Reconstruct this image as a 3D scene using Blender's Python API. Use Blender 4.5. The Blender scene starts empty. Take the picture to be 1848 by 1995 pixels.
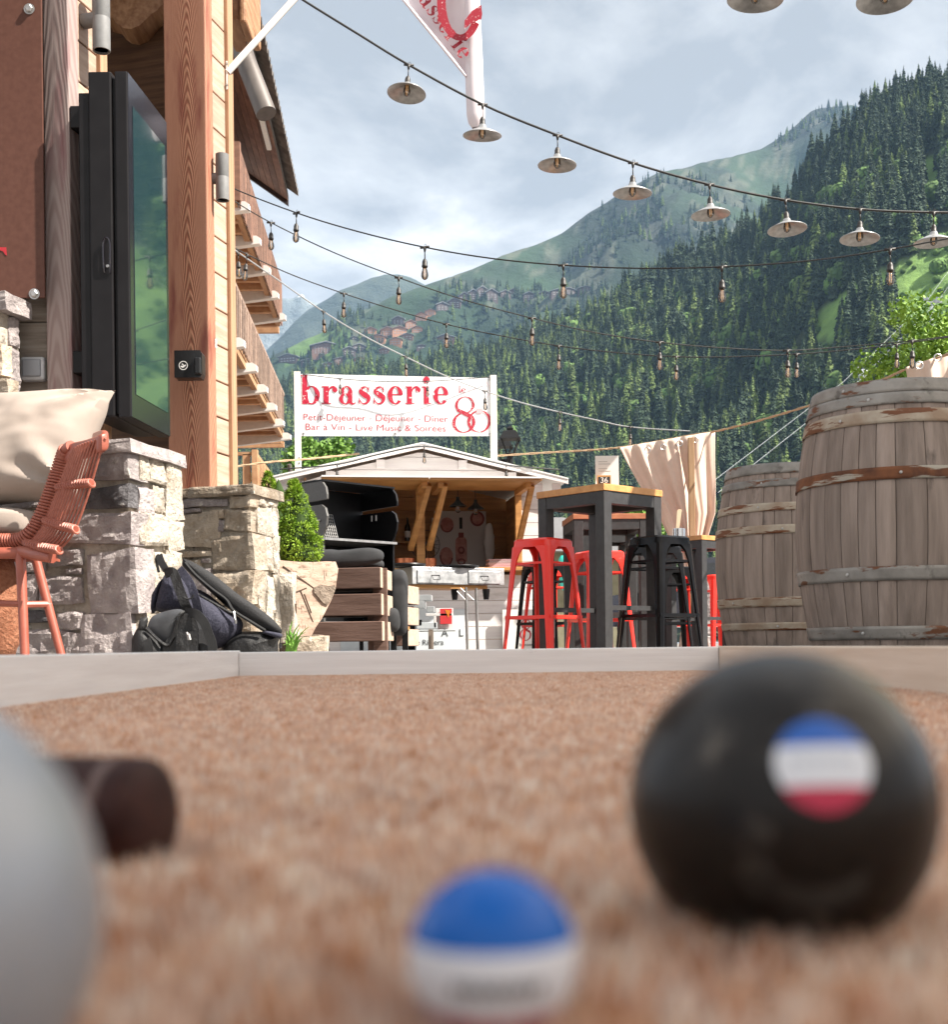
import bpy, bmesh, math, random
from mathutils import Vector, Matrix, noise
R = math.radians
random.seed(7)
scene = bpy.context.scene
C = scene.collection

# ------------------------------------------------------------------ camera
F, CX, HY, CAMZ, ROLL = 2400.0, 924.0, 1258.0, 0.07, 0.012
cam_d = bpy.data.cameras.new('camera')
cam_d.sensor_fit = 'HORIZONTAL'; cam_d.sensor_width = 36.0
cam_d.lens = 36.0 * F / 1848.0
cam_d.shift_y = (HY - 997.5) / 1848.0
cam_d.clip_start = 0.02; cam_d.clip_end = 30000
cam_d.dof.use_dof = True; cam_d.dof.focus_distance = 6.5; cam_d.dof.aperture_fstop = 9.0
cam = bpy.data.objects.new('camera', cam_d); C.objects.link(cam)
_r = Vector((1, 0, -ROLL)).normalized(); _u = Vector((ROLL, 0, 1)).normalized(); _b = Vector((0, -1, 0))
cam.matrix_world = Matrix(((_r.x, _u.x, _b.x, 0), (_r.y, _u.y, _b.y, 0), (_r.z, _u.z, _b.z, CAMZ), (0, 0, 0, 1)))
scene.camera = cam

def P(px, py, D):
    """a point of the place seen at (px,py) of the 1848-wide photograph, D metres ahead"""
    u = (px - CX) / F; v = (HY - py) / F
    return Vector(((u + ROLL * v) * D, D, (v - ROLL * u) * D + CAMZ))
def ray(px, py):
    return (P(px, py, 1.0) - Vector((0, 0, CAMZ))).normalized()
def hit(px, py, p0, n):
    o = Vector((0, 0, CAMZ)); d = ray(px, py)
    return o + d * ((p0 - o).dot(n) / d.dot(n))
def proj(p):
    X = p.x / p.y; Z = (p.z - CAMZ) / p.y
    return (CX + F * (X - ROLL * Z), HY - F * (Z + ROLL * X))

# ------------------------------------------------------------------ sky, sun, exposure
SUN = Vector((0.636, -0.215, 0.743)).normalized()
world = bpy.data.worlds.new('World'); scene.world = world; world.use_nodes = True
wn = world.node_tree; wn.nodes.clear()
def wnode(t, **k):
    n = wn.nodes.new(t)
    for a, b in k.items(): setattr(n, a, b)
    return n
out = wnode('ShaderNodeOutputWorld'); bg = wnode('ShaderNodeBackground'); bg.inputs[1].default_value = 0.1
sky = wnode('ShaderNodeTexSky'); sky.sky_type = 'NISHITA'; sky.sun_disc = False
sky.sun_elevation = math.asin(SUN.z); sky.sun_rotation = math.atan2(SUN.x, SUN.y); sky.air_density = 1.0; sky.dust_density = 1.5
tc = wnode('ShaderNodeTexCoord'); sx = wnode('ShaderNodeSeparateXYZ'); wn.links.new(tc.outputs['Generated'], sx.inputs[0])
add = wnode('ShaderNodeMath', operation='ADD'); add.inputs[1].default_value = 0.22; wn.links.new(sx.outputs[2], add.inputs[0])
mx_ = wnode('ShaderNodeMath', operation='MAXIMUM'); mx_.inputs[1].default_value = 0.05; wn.links.new(add.outputs[0], mx_.inputs[0])
dvx = wnode('ShaderNodeMath', operation='DIVIDE'); dvy = wnode('ShaderNodeMath', operation='DIVIDE')
wn.links.new(sx.outputs[0], dvx.inputs[0]); wn.links.new(mx_.outputs[0], dvx.inputs[1])
wn.links.new(sx.outputs[1], dvy.inputs[0]); wn.links.new(mx_.outputs[0], dvy.inputs[1])
cb = wnode('ShaderNodeCombineXYZ'); wn.links.new(dvx.outputs[0], cb.inputs[0]); wn.links.new(dvy.outputs[0], cb.inputs[1])
def wnoise(scale, detail, rough, off, dist=0.0):
    mp = wnode('ShaderNodeMapping'); mp.inputs['Location'].default_value = off
    wn.links.new(cb.outputs[0], mp.inputs[0])
    n = wnode('ShaderNodeTexNoise'); n.inputs['Scale'].default_value = scale; n.inputs['Detail'].default_value = detail
    n.inputs['Roughness'].default_value = rough; n.inputs['Distortion'].default_value = dist
    wn.links.new(mp.outputs[0], n.inputs['Vector']); return n
def wramp(src, stops):
    r = wnode('ShaderNodeValToRGB'); e = r.color_ramp.elements
    while len(e) < len(stops): e.new(0.5)
    for i, (p, c) in enumerate(stops): e[i].position = p; e[i].color = c if len(c) == 4 else (*c, 1)
    wn.links.new(src, r.inputs[0]); return r
cover = wramp(wnoise(1.15, 7, 0.56, (3.1, 0.4, 0), 0.25).outputs[0], [(0.10, (0, 0, 0)), (0.34, (1, 1, 1))])
shade = wramp(wnoise(2.1, 8, 0.55, (3.3, 7.7, 5.0), 0.25).outputs[0], [(0.375, (1.95, 2.03, 2.13)), (0.47, (3.05, 3.08, 3.12)), (0.555, (4.7, 4.65, 4.6))])
mixc = wnode('ShaderNodeMix', data_type='RGBA')
skymul = wnode('ShaderNodeMix', data_type='RGBA', blend_type='MULTIPLY'); skymul.inputs['Factor'].default_value = 1.0
skymul.inputs['B'].default_value = (0.6, 0.6, 0.6, 1); wn.links.new(sky.outputs[0], skymul.inputs['A'])
wn.links.new(cover.outputs[0], mixc.inputs['Factor']); wn.links.new(skymul.outputs['Result'], mixc.inputs['A']); wn.links.new(shade.outputs[0], mixc.inputs['B'])
wn.links.new(mixc.outputs['Result'], bg.inputs[0]); wn.links.new(bg.outputs[0], out.inputs[0])
sun_d = bpy.data.lights.new('sun', 'SUN'); sun_d.energy = 5.0; sun_d.angle = R(0.6); sun_d.color = (1.0, 0.93, 0.83)
sun = bpy.data.objects.new('sun', sun_d); C.objects.link(sun)
sun.rotation_euler = (-SUN).to_track_quat('-Z', 'Y').to_euler(); sun.location = (30, -10, 40)
scene.view_settings.view_transform = 'Standard'; scene.view_settings.look = 'None'
scene.view_settings.gamma = 1.0; scene.view_settings.use_curve_mapping = False; scene.view_settings.exposure = 1.42
scene.render.engine = 'CYCLES'
scene.cycles.use_denoising = True; scene.cycles.max_bounces = 6; scene.cycles.volume_bounces = 1
scene.cycles.transparent_max_bounces = 16; scene.cycles.sample_clamp_indirect = 6.0
scene.cycles.caustics_reflective = False; scene.cycles.caustics_refractive = False

# ------------------------------------------------------------------ materials
MATS = {}
def sc3(s): return s if isinstance(s, (tuple, list)) else (s, s, s)
def M(name, c1, c2=None, rough=0.6, metal=0.0, scale=6, detail=5, ramp=(0.35, 0.65), bump=0.0, bscale=None, rand=0.0,
      spots=(), coat=0.0, attr=None, trans=0.0, spec=None, gen=False, bdist=0.01):
    if name in MATS: return MATS[name]
    m = bpy.data.materials.new(name); m.use_nodes = True; nt = m.node_tree; b = nt.nodes['Principled BSDF']; L = nt.links.new
    b.inputs['Roughness'].default_value = rough; b.inputs['Metallic'].default_value = metal
    if coat: b.inputs['Coat Weight'].default_value = coat; b.inputs['Coat Roughness'].default_value = 0.08
    if trans: b.inputs['Transmission Weight'].default_value = trans
    if spec is not None: b.inputs['Specular IOR Level'].default_value = spec
    t = nt.nodes.new('ShaderNodeTexCoord'); oi = nt.nodes.new('ShaderNodeObjectInfo')
    def nz(s, d=5, r=0.55, off=0):
        mp = nt.nodes.new('ShaderNodeMapping'); mp.inputs['Scale'].default_value = sc3(s)
        L(t.outputs['Generated' if gen else 'Object'], mp.inputs[0])
        cmb = nt.nodes.new('ShaderNodeMath'); cmb.operation = 'MULTIPLY'; cmb.inputs[1].default_value = 37.0; L(oi.outputs['Random'], cmb.inputs[0])
        if rand: L(cmb.outputs[0], mp.inputs['Location'])
        n = nt.nodes.new('ShaderNodeTexNoise'); n.inputs['Scale'].default_value = 1; n.inputs['Detail'].default_value = d; n.inputs['Roughness'].default_value = r
        L(mp.outputs[0], n.inputs['Vector']); return n.outputs[0]
    def rp(src, stops):
        r = nt.nodes.new('ShaderNodeValToRGB'); e = r.color_ramp.elements
        for i, (p, c) in enumerate(stops): e[i].position = p; e[i].color = (*c, 1)
        L(src, r.inputs[0]); return r.outputs[0]
    if attr:
        a = nt.nodes.new('ShaderNodeAttribute'); a.attribute_name = attr; col = a.outputs['Color']
        if c2:
            mm = nt.nodes.new('ShaderNodeMix'); mm.data_type = 'RGBA'; mm.blend_type = 'MULTIPLY'; mm.inputs['Factor'].default_value = 1
            L(col, mm.inputs['A']); L(rp(nz(scale, detail), [(ramp[0], c1), (ramp[1], c2)]), mm.inputs['B']); col = mm.outputs['Result']
    elif c2: col = rp(nz(scale, detail), [(ramp[0], c1), (ramp[1], c2)])
    else:
        rgb = nt.nodes.new('ShaderNodeRGB'); rgb.outputs[0].default_value = (*c1, 1); col = rgb.outputs[0]
    for (sc, ss, lo, hi) in spots:
        mm = nt.nodes.new('ShaderNodeMix'); mm.data_type = 'RGBA'
        L(rp(nz(ss, 6, 0.62), [(lo, (0, 0, 0)), (hi, (1, 1, 1))]), mm.inputs['Factor']); L(col, mm.inputs['A']); mm.inputs['B'].default_value = (*sc, 1); col = mm.outputs['Result']
    if rand:
        hs = nt.nodes.new('ShaderNodeHueSaturation'); mr = nt.nodes.new('ShaderNodeMapRange')
        mr.inputs['To Min'].default_value = 1 - rand; mr.inputs['To Max'].default_value = 1 + rand
        L(oi.outputs['Random'], mr.inputs[0]); L(mr.outputs[0], hs.inputs['Value']); L(col, hs.inputs['Color']); col = hs.outputs[0]
    L(col, b.inputs['Base Color'])
    if bump:
        bn = nt.nodes.new('ShaderNodeBump'); bn.inputs['Strength'].default_value = bump; bn.inputs['Distance'].default_value = bdist
        L(nz(bscale or scale, 8, 0.65), bn.inputs['Height']); L(bn.outputs[0], b.inputs['Normal'])
    MATS[name] = m; return m

def wood_cathedral(name, c1, c2, x0, k, freq, axis=0, c3=None):
    """flame-grained timber: nested arches up the board"""
    m = bpy.data.materials.new(name); m.use_nodes = True; nt = m.node_tree; b = nt.nodes['Principled BSDF']; L = nt.links.new
    b.inputs['Roughness'].default_value = 0.65
    t = nt.nodes.new('ShaderNodeTexCoord'); s = nt.nodes.new('ShaderNodeSeparateXYZ'); L(t.outputs['Object'], s.inputs[0])
    def mt(op, a, bb):
        n = nt.nodes.new('ShaderNodeMath'); n.operation = op
        for i, v in enumerate((a, bb)):
            if isinstance(v, (int, float)): n.inputs[i].default_value = v
            elif v is not None: L(v, n.inputs[i])
        return n.outputs[0]
    def nz(sc, d=4):
        mp = nt.nodes.new('ShaderNodeMapping'); mp.inputs['Scale'].default_value = sc; L(t.outputs['Object'], mp.inputs[0])
        n = nt.nodes.new('ShaderNodeTexNoise'); n.inputs['Scale'].default_value = 1; n.inputs['Detail'].default_value = d; L(mp.outputs[0], n.inputs['Vector']); return n.outputs[0]
    x = mt('SUBTRACT', s.outputs[axis], x0); x = mt('ADD', x, mt('MULTIPLY', mt('SUBTRACT', nz((0.01, 0.01, 1.7), 2), 0.5), 0.05))
    ax = mt('ABSOLUTE', x, None); arch = mt('MULTIPLY', mt('POWER', ax, 1.75), k)
    h = mt('ADD', s.outputs[2], arch); h = mt('ADD', h, mt('MULTIPLY', nz((4, 4, 1.1), 3), 0.55)); h = mt('ADD', h, mt('MULTIPLY', nz((30, 30, 6), 3), 0.03))
    w = mt('SINE', mt('MULTIPLY', h, freq), None)
    r = nt.nodes.new('ShaderNodeValToRGB'); e = r.color_ramp.elements; e[0].position = 0.30; e[0].color = (*c1, 1); e[1].position = 0.72; e[1].color = (*c2, 1)
    fine = nz((160, 160, 5), 4)
    val = mt('ADD', mt('MULTIPLY', mt('ADD', mt('MULTIPLY', w, 0.5), 0.5), 0.62), mt('MULTIPLY', fine, 0.42)); L(val, r.inputs[0])
    col = r.outputs[0]
    if c3:
        mm = nt.nodes.new('ShaderNodeMix'); mm.data_type = 'RGBA'; r2 = nt.nodes.new('ShaderNodeValToRGB'); r2.color_ramp.elements[0].position = 0.56; r2.color_ramp.elements[1].position = 0.72
        L(nz((14, 14, 2.2), 5), r2.inputs[0]); L(r2.outputs[0], mm.inputs['Factor']); L(col, mm.inputs['A']); mm.inputs['B'].default_value = (*c3, 1); col = mm.outputs['Result']
    L(col, b.inputs['Base Color'])
    bn = nt.nodes.new('ShaderNodeBump'); bn.inputs['Strength'].default_value = 0.35; bn.inputs['Distance'].default_value = 0.004; L(val, bn.inputs['Height']); L(bn.outputs[0], b.inputs['Normal'])
    MATS[name] = m; return m

# ------------------------------------------------------------------ mesh helpers
def perp(d):
    a = Vector((0, 0, 1)) if abs(d.z) < 0.9 else Vector((1, 0, 0))
    x = d.cross(a).normalized(); return x, x.cross(d).normalized()
class MB:
    def __init__(s): s.v = []; s.f = []; s.mi = []; s.cols = None
    def add(s, vs, fs, mi=0):
        o = len(s.v); s.v += [tuple(v) for v in vs]; s.f += [tuple(i + o for i in f) for f in fs]; s.mi += [mi] * len(fs); return s
    def obox(s, o, a, b, c, mi=0):
        o, a, b, c = map(Vector, (o, a, b, c))
        if a.cross(b).dot(c) < 0: o, a = o + a, -a
        vs = [o, o + a, o + a + b, o + b, o + c, o + a + c, o + a + b + c, o + b + c]
        return s.add(vs, [(0, 3, 2, 1), (4, 5, 6, 7), (0, 1, 5, 4), (1, 2, 6, 5), (2, 3, 7, 6), (3, 0, 4, 7)], mi)
    def box(s, c, d, rz=0.0, mi=0):
        c = Vector(c); q = Matrix.Rotation(rz, 3, 'Z')
        a, b, e = q @ Vector((d[0], 0, 0)), q @ Vector((0, d[1], 0)), Vector((0, 0, d[2]))
        return s.obox(c - (a + b + e) / 2, a, b, e, mi)
    def beam(s, p, q, w, h, mi=0, up=(0, 0, 1)):
        p, q = Vector(p), Vector(q); d = (q - p); x = d.cross(Vector(up))
        if x.length < 1e-6: x = Vector((1, 0, 0))
        x = x.normalized(); y = x.cross(d).normalized()
        return s.obox(p - x * w / 2 - y * h / 2, x * w, y * h, d, mi)
    def tube(s, pts, r, n=8, mi=0, closed=False, flat=1.0):
        pts = [Vector(p) for p in pts]; m = len(pts); vs = []; fs = []; x = None
        for i, p in enumerate(pts):
            d = (pts[(i + 1) % m] - pts[i - 1]) if closed else (pts[min(i + 1, m - 1)] - pts[max(i - 1, 0)])
            d = d.normalized() if d.length > 1e-9 else Vector((0, 0, 1))
            if x is None: x, y = perp(d)
            else:
                x = (x - d * x.dot(d)); x = x.normalized() if x.length > 1e-6 else perp(d)[0]; y = x.cross(d).normalized()
            rr = r[i] if isinstance(r, (list, tuple)) else r
            for k in range(n):
                a = 2 * math.pi * k / n; vs.append(p + x * rr * math.cos(a) + y * rr * flat * math.sin(a))
        for i in range(m if closed else m - 1):
            for k in range(n):
                a, b2 = i * n + k, i * n + (k + 1) % n; c2, d2 = ((i + 1) % m) * n + (k + 1) % n, ((i + 1) % m) * n + k
                fs.append((a, d2, c2, b2))
        if not closed: fs += [tuple(range(n)), tuple(reversed(range((m - 1) * n, m * n)))]
        return s.add(vs, fs, mi)
    def lathe(s, prof, c=(0, 0, 0), n=24, q=None, mi=0):
        c = Vector(c); vs = []; fs = []
        for (r, z) in prof:
            for k in range(n):
                a = 2 * math.pi * k / n; p = Vector((r * math.cos(a), r * math.sin(a), z)); vs.append(c + (q @ p if q else p))
        for i in range(len(prof) - 1):
            for k in range(n):
                fs.append((i * n + k, i * n + (k + 1) % n, (i + 1) * n + (k + 1) % n, (i + 1) * n + k))
        if prof[0][0] > 1e-6: fs.append(tuple(reversed(range(n))))
        if prof[-1][0] > 1e-6: fs.append(tuple(range((len(prof) - 1) * n, len(prof) * n)))
        return s.add(vs, fs, mi)
    def prism(s, poly, ext, mi=0, cap_mi=None):
        poly = [Vector(p) for p in poly]; ext = Vector(ext); n = len(poly)
        nn = Vector((0, 0, 0))
        for i in range(n): nn += (poly[i] - poly[0]).cross(poly[(i + 1) % n] - poly[0])
        if nn.dot(ext) > 0: poly.reverse()
        vs = poly + [p + ext for p in poly]
        s.add(vs, [(i, i + n, (i + 1) % n + n, (i + 1) % n) for i in range(n)], mi)
        return s.add(vs, [tuple(range(n)), tuple(reversed(range(n, 2 * n)))], mi if cap_mi is None else cap_mi)
    def grid(s, fn, nu, nv, mi=0, closed=False):
        vs = [fn(i / nu, j / nv) for i in range(nu + 1) for j in range(nv + 1)]; fs = []
        for i in range(nu):
            for j in range(nv):
                a = i * (nv + 1) + j; fs.append((a, a + nv + 1, a + nv + 2, a + 1))
        return s.add(vs, fs, mi)
    def blob(s, c, r, e=2.6, nu=20, nv=12, q=None, nz=0.0, ns=3.0, pinch=0.0, mi=0):
        c = Vector(c); vs = []; fs = []
        f = lambda w: math.copysign(abs(w) ** (2.0 / e), w)
        for j in range(nv + 1):
            th = -math.pi / 2 + math.pi * j / nv
            for i in range(nu):
                ph = 2 * math.pi * i / nu
                p = Vector((r[0] * f(math.cos(th)) * f(math.cos(ph)), r[1] * f(math.cos(th)) * f(math.sin(ph)), r[2] * f(math.sin(th))))
                if nz: p += p.normalized() * nz * noise.noise(p * ns + c * 1.7)
                vs.append(c + (q @ p if q else p))
        for j in range(nv):
            for i in range(nu):
                fs.append((j * nu + i, j * nu + (i + 1) % nu, (j + 1) * nu + (i + 1) % nu, (j + 1) * nu + i))
        return s.add(vs, fs, mi)
    def mesh(s, name):
        me = bpy.data.meshes.new(name); me.from_pydata(s.v, [], s.f)
        me.polygons.foreach_set('material_index', s.mi); me.update(); return me
    def build(s, name, mats, parent=None, smooth=False, bevel=0.0, label=None, kind=None, subdiv=0, solid=0.0):
        me = s.mesh(name); mats = mats if isinstance(mats, (list, tuple)) else [mats]
        for m in mats: me.materials.append(m)
        if smooth:
            bm = bmesh.new(); bm.from_mesh(me)
            bmesh.ops.remove_doubles(bm, verts=bm.verts, dist=1e-5)
            for fc in bm.faces: fc.smooth = True
            for ed in bm.edges:
                if len(ed.link_faces) == 2 and ed.calc_face_angle(0) > 0.75: ed.smooth = False
            bm.to_mesh(me); bm.free()
        return link(name, me, parent, bevel, label, kind, subdiv, solid)
def link(name, me, parent=None, bevel=0.0, label=None, kind=None, subdiv=0, solid=0.0):
    o = bpy.data.objects.new(name, me); C.objects.link(o)
    if parent is not None:
        o.parent = parent
        if parent.type == 'EMPTY' and parent.get('_w'): o.location = -Vector(parent.location)
    if solid: md = o.modifiers.new('thickness', 'SOLIDIFY'); md.thickness = solid; md.offset = 0
    if subdiv: md = o.modifiers.new('smooth', 'SUBSURF'); md.levels = subdiv; md.render_levels = subdiv
    if bevel:
        md = o.modifiers.new('edge', 'BEVEL'); md.width = bevel; md.segments = 2; md.limit_method = 'ANGLE'; md.angle_limit = R(40)
    if label: o['label'] = label
    if kind: o['kind'] = kind
    return o
def tag(o, label, cat, group=None):
    o['label'] = label; o['category'] = cat
    if group: o['group'] = group
    return o
def thing(name, label, cat, loc=(0, 0, 0), rz=0.0, group=None, worldspace=True):
    """an Empty at the thing's base; worldspace: its parts are given in world coordinates"""
    o = bpy.data.objects.new(name, None); C.objects.link(o); o.empty_display_size = 0.1
    o.location = loc; o.rotation_euler = (0, 0, rz)
    if worldspace: o['_w'] = 1
    return tag(o, label, cat, group)
def dup(root, loc, rz=0.0, label=None, group=None, scale=None):
    r = root.copy(); C.objects.link(r); r.location = loc; r.rotation_euler = (0, 0, rz)
    if scale: r.scale = (scale,) * 3
    if label: r['label'] = label
    if group: r['group'] = group
    for ch in root.children:
        c = ch.copy(); C.objects.link(c); c.parent = r
        for g in ch.children:
            d = g.copy(); C.objects.link(d); d.parent = c
    return r
def lerp(a, b, t): return a + (b - a) * t
def interp(tab, x):
    if x <= tab[0][0]: return tab[0][1]
    for (x0, y0), (x1, y1) in zip(tab, tab[1:]):
        if x <= x1: return lerp(y0, y1, (x - x0) / (x1 - x0))
    return tab[-1][1]
def inpoly(x, y, poly):
    c = False; j = len(poly) - 1
    for i in range(len(poly)):
        (xi, yi), (xj, yj) = poly[i], poly[j]
        if (yi > y) != (yj > y) and x < (xj - xi) * (y - yi) / (yj - yi) + xi: c = not c
        j = i
    return c
def smoothpath(pts, n=6):
    pts = [Vector(p) for p in pts]; out_ = []
    for i in range(len(pts) - 1):
        p0 = pts[max(i - 1, 0)]; p1 = pts[i]; p2 = pts[i + 1]; p3 = pts[min(i + 2, len(pts) - 1)]
        for k in range(n):
            t = k / n
            out_.append(0.5 * ((2 * p1) + (p2 - p0) * t + (2 * p0 - 5 * p1 + 4 * p2 - p3) * t * t + (3 * p1 - p0 - 3 * p2 + p3) * t ** 3))
    out_.append(pts[-1]); return out_

# lettering: broad-nib serif letters as flat shapes, plus the built-in face for small print
def g_rect(x0, y0, x1, y1): return [[(x0, y0), (x1, y0), (x1, y1), (x0, y1)]]
def g_ring(cx, cy, rx, ry, wx, wy, a0=0, a1=360, n=28):
    o = []; st = []
    for i in range(n + 1):
        a = R(a0 + (a1 - a0) * i / n); c, s_ = math.cos(a), math.sin(a)
        st.append(((cx + rx * c, cy + ry * s_), (cx + (rx - wx) * c, cy + (ry - wy) * s_)))
    for p, q in zip(st, st[1:]): o.append([p[0], q[0], q[1], p[1]])
    return o
def g_disc(cx, cy, r, n=16): return [[(cx + r * math.cos(2 * math.pi * i / n), cy + r * math.sin(2 * math.pi * i / n)) for i in range(n)]]
def g_stroke(pts, ws):
    pp = smoothpath([(x, y, 0) for x, y in pts], 6); o = []; n = len(pp); e = []
    for i, p in enumerate(pp):
        d = (pp[min(i + 1, n - 1)] - pp[max(i - 1, 0)]).normalized(); q = Vector((-d.y, d.x, 0)) * (interp([(k / (len(ws) - 1), w) for k, w in enumerate(ws)], i / (n - 1)) / 2)
        e.append(((p.x + q.x, p.y + q.y), (p.x - q.x, p.y - q.y)))
    for a, b2 in zip(e, e[1:]): o.append([a[0], b2[0], b2[1], a[1]])
    return o
GL = {
 'b': (1.08, [g_rect(0.0, 0, 0.3, 1.62), g_rect(-0.1, 1.54, 0.05, 1.62), g_ring(0.54, 0.5, 0.5, 0.52, 0.29, 0.07)]),
 'r': (0.95, [g_rect(0.12, 0, 0.42, 1.0), g_rect(0.0, 0, 0.56, 0.06), g_rect(0.0, 0.93, 0.2, 1.0), g_stroke([(0.38, 0.66), (0.5, 0.9), (0.68, 0.96), (0.8, 0.9)], [0.06, 0.09, 0.12, 0.12]), g_disc(0.78, 0.8, 0.15)]),
 'a': (1.05, [g_rect(0.52, 0.1, 0.8, 0.72), g_ring(0.45, 0.66, 0.35, 0.36, 0.2, 0.07, 0, 165), g_disc(0.2, 0.7, 0.13), g_ring(0.38, 0.29, 0.36, 0.31, 0.24, 0.06, 30, 330), g_stroke([(0.66, 0.14), (0.8, 0.02), (1.0, 0.08)], [0.2, 0.12, 0.05])]),
 's': (0.82, [g_stroke([(0.66, 0.76), (0.5, 0.95), (0.26, 0.9), (0.2, 0.7), (0.42, 0.52), (0.64, 0.36), (0.58, 0.1), (0.3, 0.03), (0.1, 0.24)], [0.06, 0.07, 0.12, 0.26, 0.32, 0.27, 0.13, 0.07, 0.06]), g_rect(0.62, 0.66, 0.68, 0.98), g_rect(0.07, 0.02, 0.13, 0.34)]),
 'e': (1.0, [g_ring(0.48, 0.5, 0.46, 0.52, 0.28, 0.07, 8, 322), g_rect(0.2, 0.5, 0.92, 0.57)]),
 'i': (0.6, [g_rect(0.12, 0, 0.42, 1.0), g_rect(0.0, 0, 0.54, 0.06), g_rect(0.0, 0.93, 0.2, 1.0), g_disc(0.27, 1.36, 0.2)]),
 'l': (0.4, [g_rect(0.1, 0, 0.26, 1.6), g_rect(0, 0, 0.36, 0.06), g_rect(0, 1.54, 0.2, 1.6)]),
 'EIGHTY': (1.9, [g_ring(0.55, 1.62, 0.46, 0.5, 0.13, 0.05, 0, 360), g_ring(0.5, 0.58, 0.54, 0.6, 0.15, 0.06, 0, 360), g_stroke([(0.2, 1.35), (0.55, 1.12), (0.9, 0.85)], [0.16, 0.22, 0.2]), g_ring(1.22, 0.62, 0.56, 0.66, 0.14, 0.05, 0, 360)]),
}
def word(text, sp=0.06):
    x = 0; o = []
    for ch in text:
        if ch == ' ': x += 0.5; continue
        w, sh = GL[ch]
        for k in sh: o.append([[(px + x, py) for px, py in poly] for poly in k])
        x += w + sp
    return x - sp, o
def lay(shapes, org, ex, ey, name, mat, parent, step=0.0006, fn=None):
    """lay flat shapes on a surface: org + x*ex + y*ey, each stroke a hair prouder than the last"""
    nrm = Vector(ex).cross(Vector(ey)).normalized(); mb = MB()
    for i, polys in enumerate(shapes):
        for poly in polys:
            vs = [(fn(x, y) if fn else Vector(org) + Vector(ex) * x + Vector(ey) * y) + nrm * step * (1 + i % 4) for x, y in poly]
            mb.add(vs, [tuple(range(len(vs)))])
    return mb.build(name, mat, parent)
def print_text(txt, org, ex, ey, size, mat, parent, name='lettering', off=0.001, align='LEFT', thin=0.0):
    cu = bpy.data.curves.new(name, 'FONT'); cu.body = txt; cu.size = 1.0; cu.offset = thin; cu.align_x = align
    o = bpy.data.objects.new(name, cu); C.objects.link(o); cu.materials.append(mat)
    ex, ey = Vector(ex).normalized(), Vector(ey).normalized(); n = ex.cross(ey)
    m = Matrix(((ex.x, ey.x, n.x, 0), (ex.y, ey.y, n.y, 0), (ex.z, ey.z, n.z, 0), (0, 0, 0, 1)))
    p = Vector(org) + n * off
    if parent is not None:
        o.parent = parent
        if parent.type == 'EMPTY' and parent.get('_w'): p = p - Vector(parent.location)
    bpy.context.view_layer.update()
    me = bpy.data.meshes.new_from_object(o); bpy.data.objects.remove(o); o = bpy.data.objects.new(name, me); C.objects.link(o)
    if parent is not None: o.parent = parent
    o.matrix_basis = Matrix.Translation(p) @ m @ Matrix.Scale(size, 4)
    return o
HAZE = 0.00006
# ================================================================== SETTING: ground, court, mountains, forest
def struct(o): o['kind'] = 'structure'; return o
m_ground = M('paving', (0.16, 0.15, 0.14), (0.24, 0.22, 0.2), 0.85, scale=3, bump=0.3, bscale=40)
g = MB(); S = 2900.0
g.add([(-S, -280, 0), (S, -280, 0), (S, 5300, 0), (-S, 5300, 0), (-.63, -.93, 0), (.654, -.93, 0), (.654, 3.235, 0), (-.63, 3.235, 0)], [(0, 1, 5, 4), (1, 2, 6, 5), (2, 3, 7, 6), (3, 0, 4, 7)])
struct(g.build('ground', m_ground))

# --- the boules lane: carpet, pile, boards
LX0, LX1, LY0, LY1 = -0.612, 0.636, -0.9, 3.2; BED = -0.008
m_carpet = M('carpet_backing', (0.62, 0.42, 0.32), (0.82, 0.63, 0.52), 0.95, scale=160, ramp=(0.3, 0.7), bump=0.5, bscale=300)
cp = MB(); cp.add([(LX0 - .02, LY0, BED), (LX1 + .02, LY0, BED), (LX1 + .02, LY1 + .02, BED), (LX0 - .02, LY1 + .02, BED)], [(0, 1, 2, 3)])
struct(cp.build('carpet', m_carpet))
def pile_patch(seed, size, n):
    rd = random.Random(seed); vs, fs, cols = [], [], []; cells = {}
    pal = [(.78, .60, .50), (.66, .46, .36), (.88, .74, .65), (.52, .27, .16), (.74, .49, .33), (.95, .88, .82), (.60, .46, .40)]
    for i in range(n):
        x, y = rd.uniform(-.003, size + .003) - size / 2, rd.uniform(-.003, size + .003) - size / 2; a = rd.uniform(0, math.pi); h = rd.uniform(0.0115, 0.0175); w = rd.uniform(0.0006, 0.0010)
        dx, dy = math.cos(a) * w, math.sin(a) * w; lx, ly = rd.gauss(0, 0.0032), rd.gauss(0, 0.0032)
        o = len(vs)
        vs += [(x - dx, y - dy, 0), (x + dx, y + dy, 0), (x + dx * .8 + lx * .5, y + dy * .8 + ly * .5, h * .6), (x - dx * .8 + lx * .5, y - dy * .8 + ly * .5, h * .6), (x + lx, y + ly, h)]
        fs += [(o, o + 1, o + 2, o + 3), (o + 3, o + 2, o + 4)]
        cell = (int((x + 1) / .0068), int((y + 1) / .0068)); c = pal[cells.setdefault(cell, rd.randrange(7))] if rd.random() < .93 else pal[rd.randrange(7)]; k = rd.uniform(0.85, 1.1); cols += [(min(.98, c[0] * k * 1.08), min(.95, c[1] * k * 1.05), min(.92, c[2] * k * 1.0), 1)] * 5
    me = bpy.data.meshes.new('pile_tuft'); me.from_pydata(vs, [], fs); at = me.color_attributes.new('col', 'FLOAT_COLOR', 'POINT')
    at.data.foreach_set('color', [x for c in cols for x in c]); me.update(); return me
m_pile = M('carpet_pile', (1, 1, 1), None, 0.9, attr='col', rand=.03)
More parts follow.
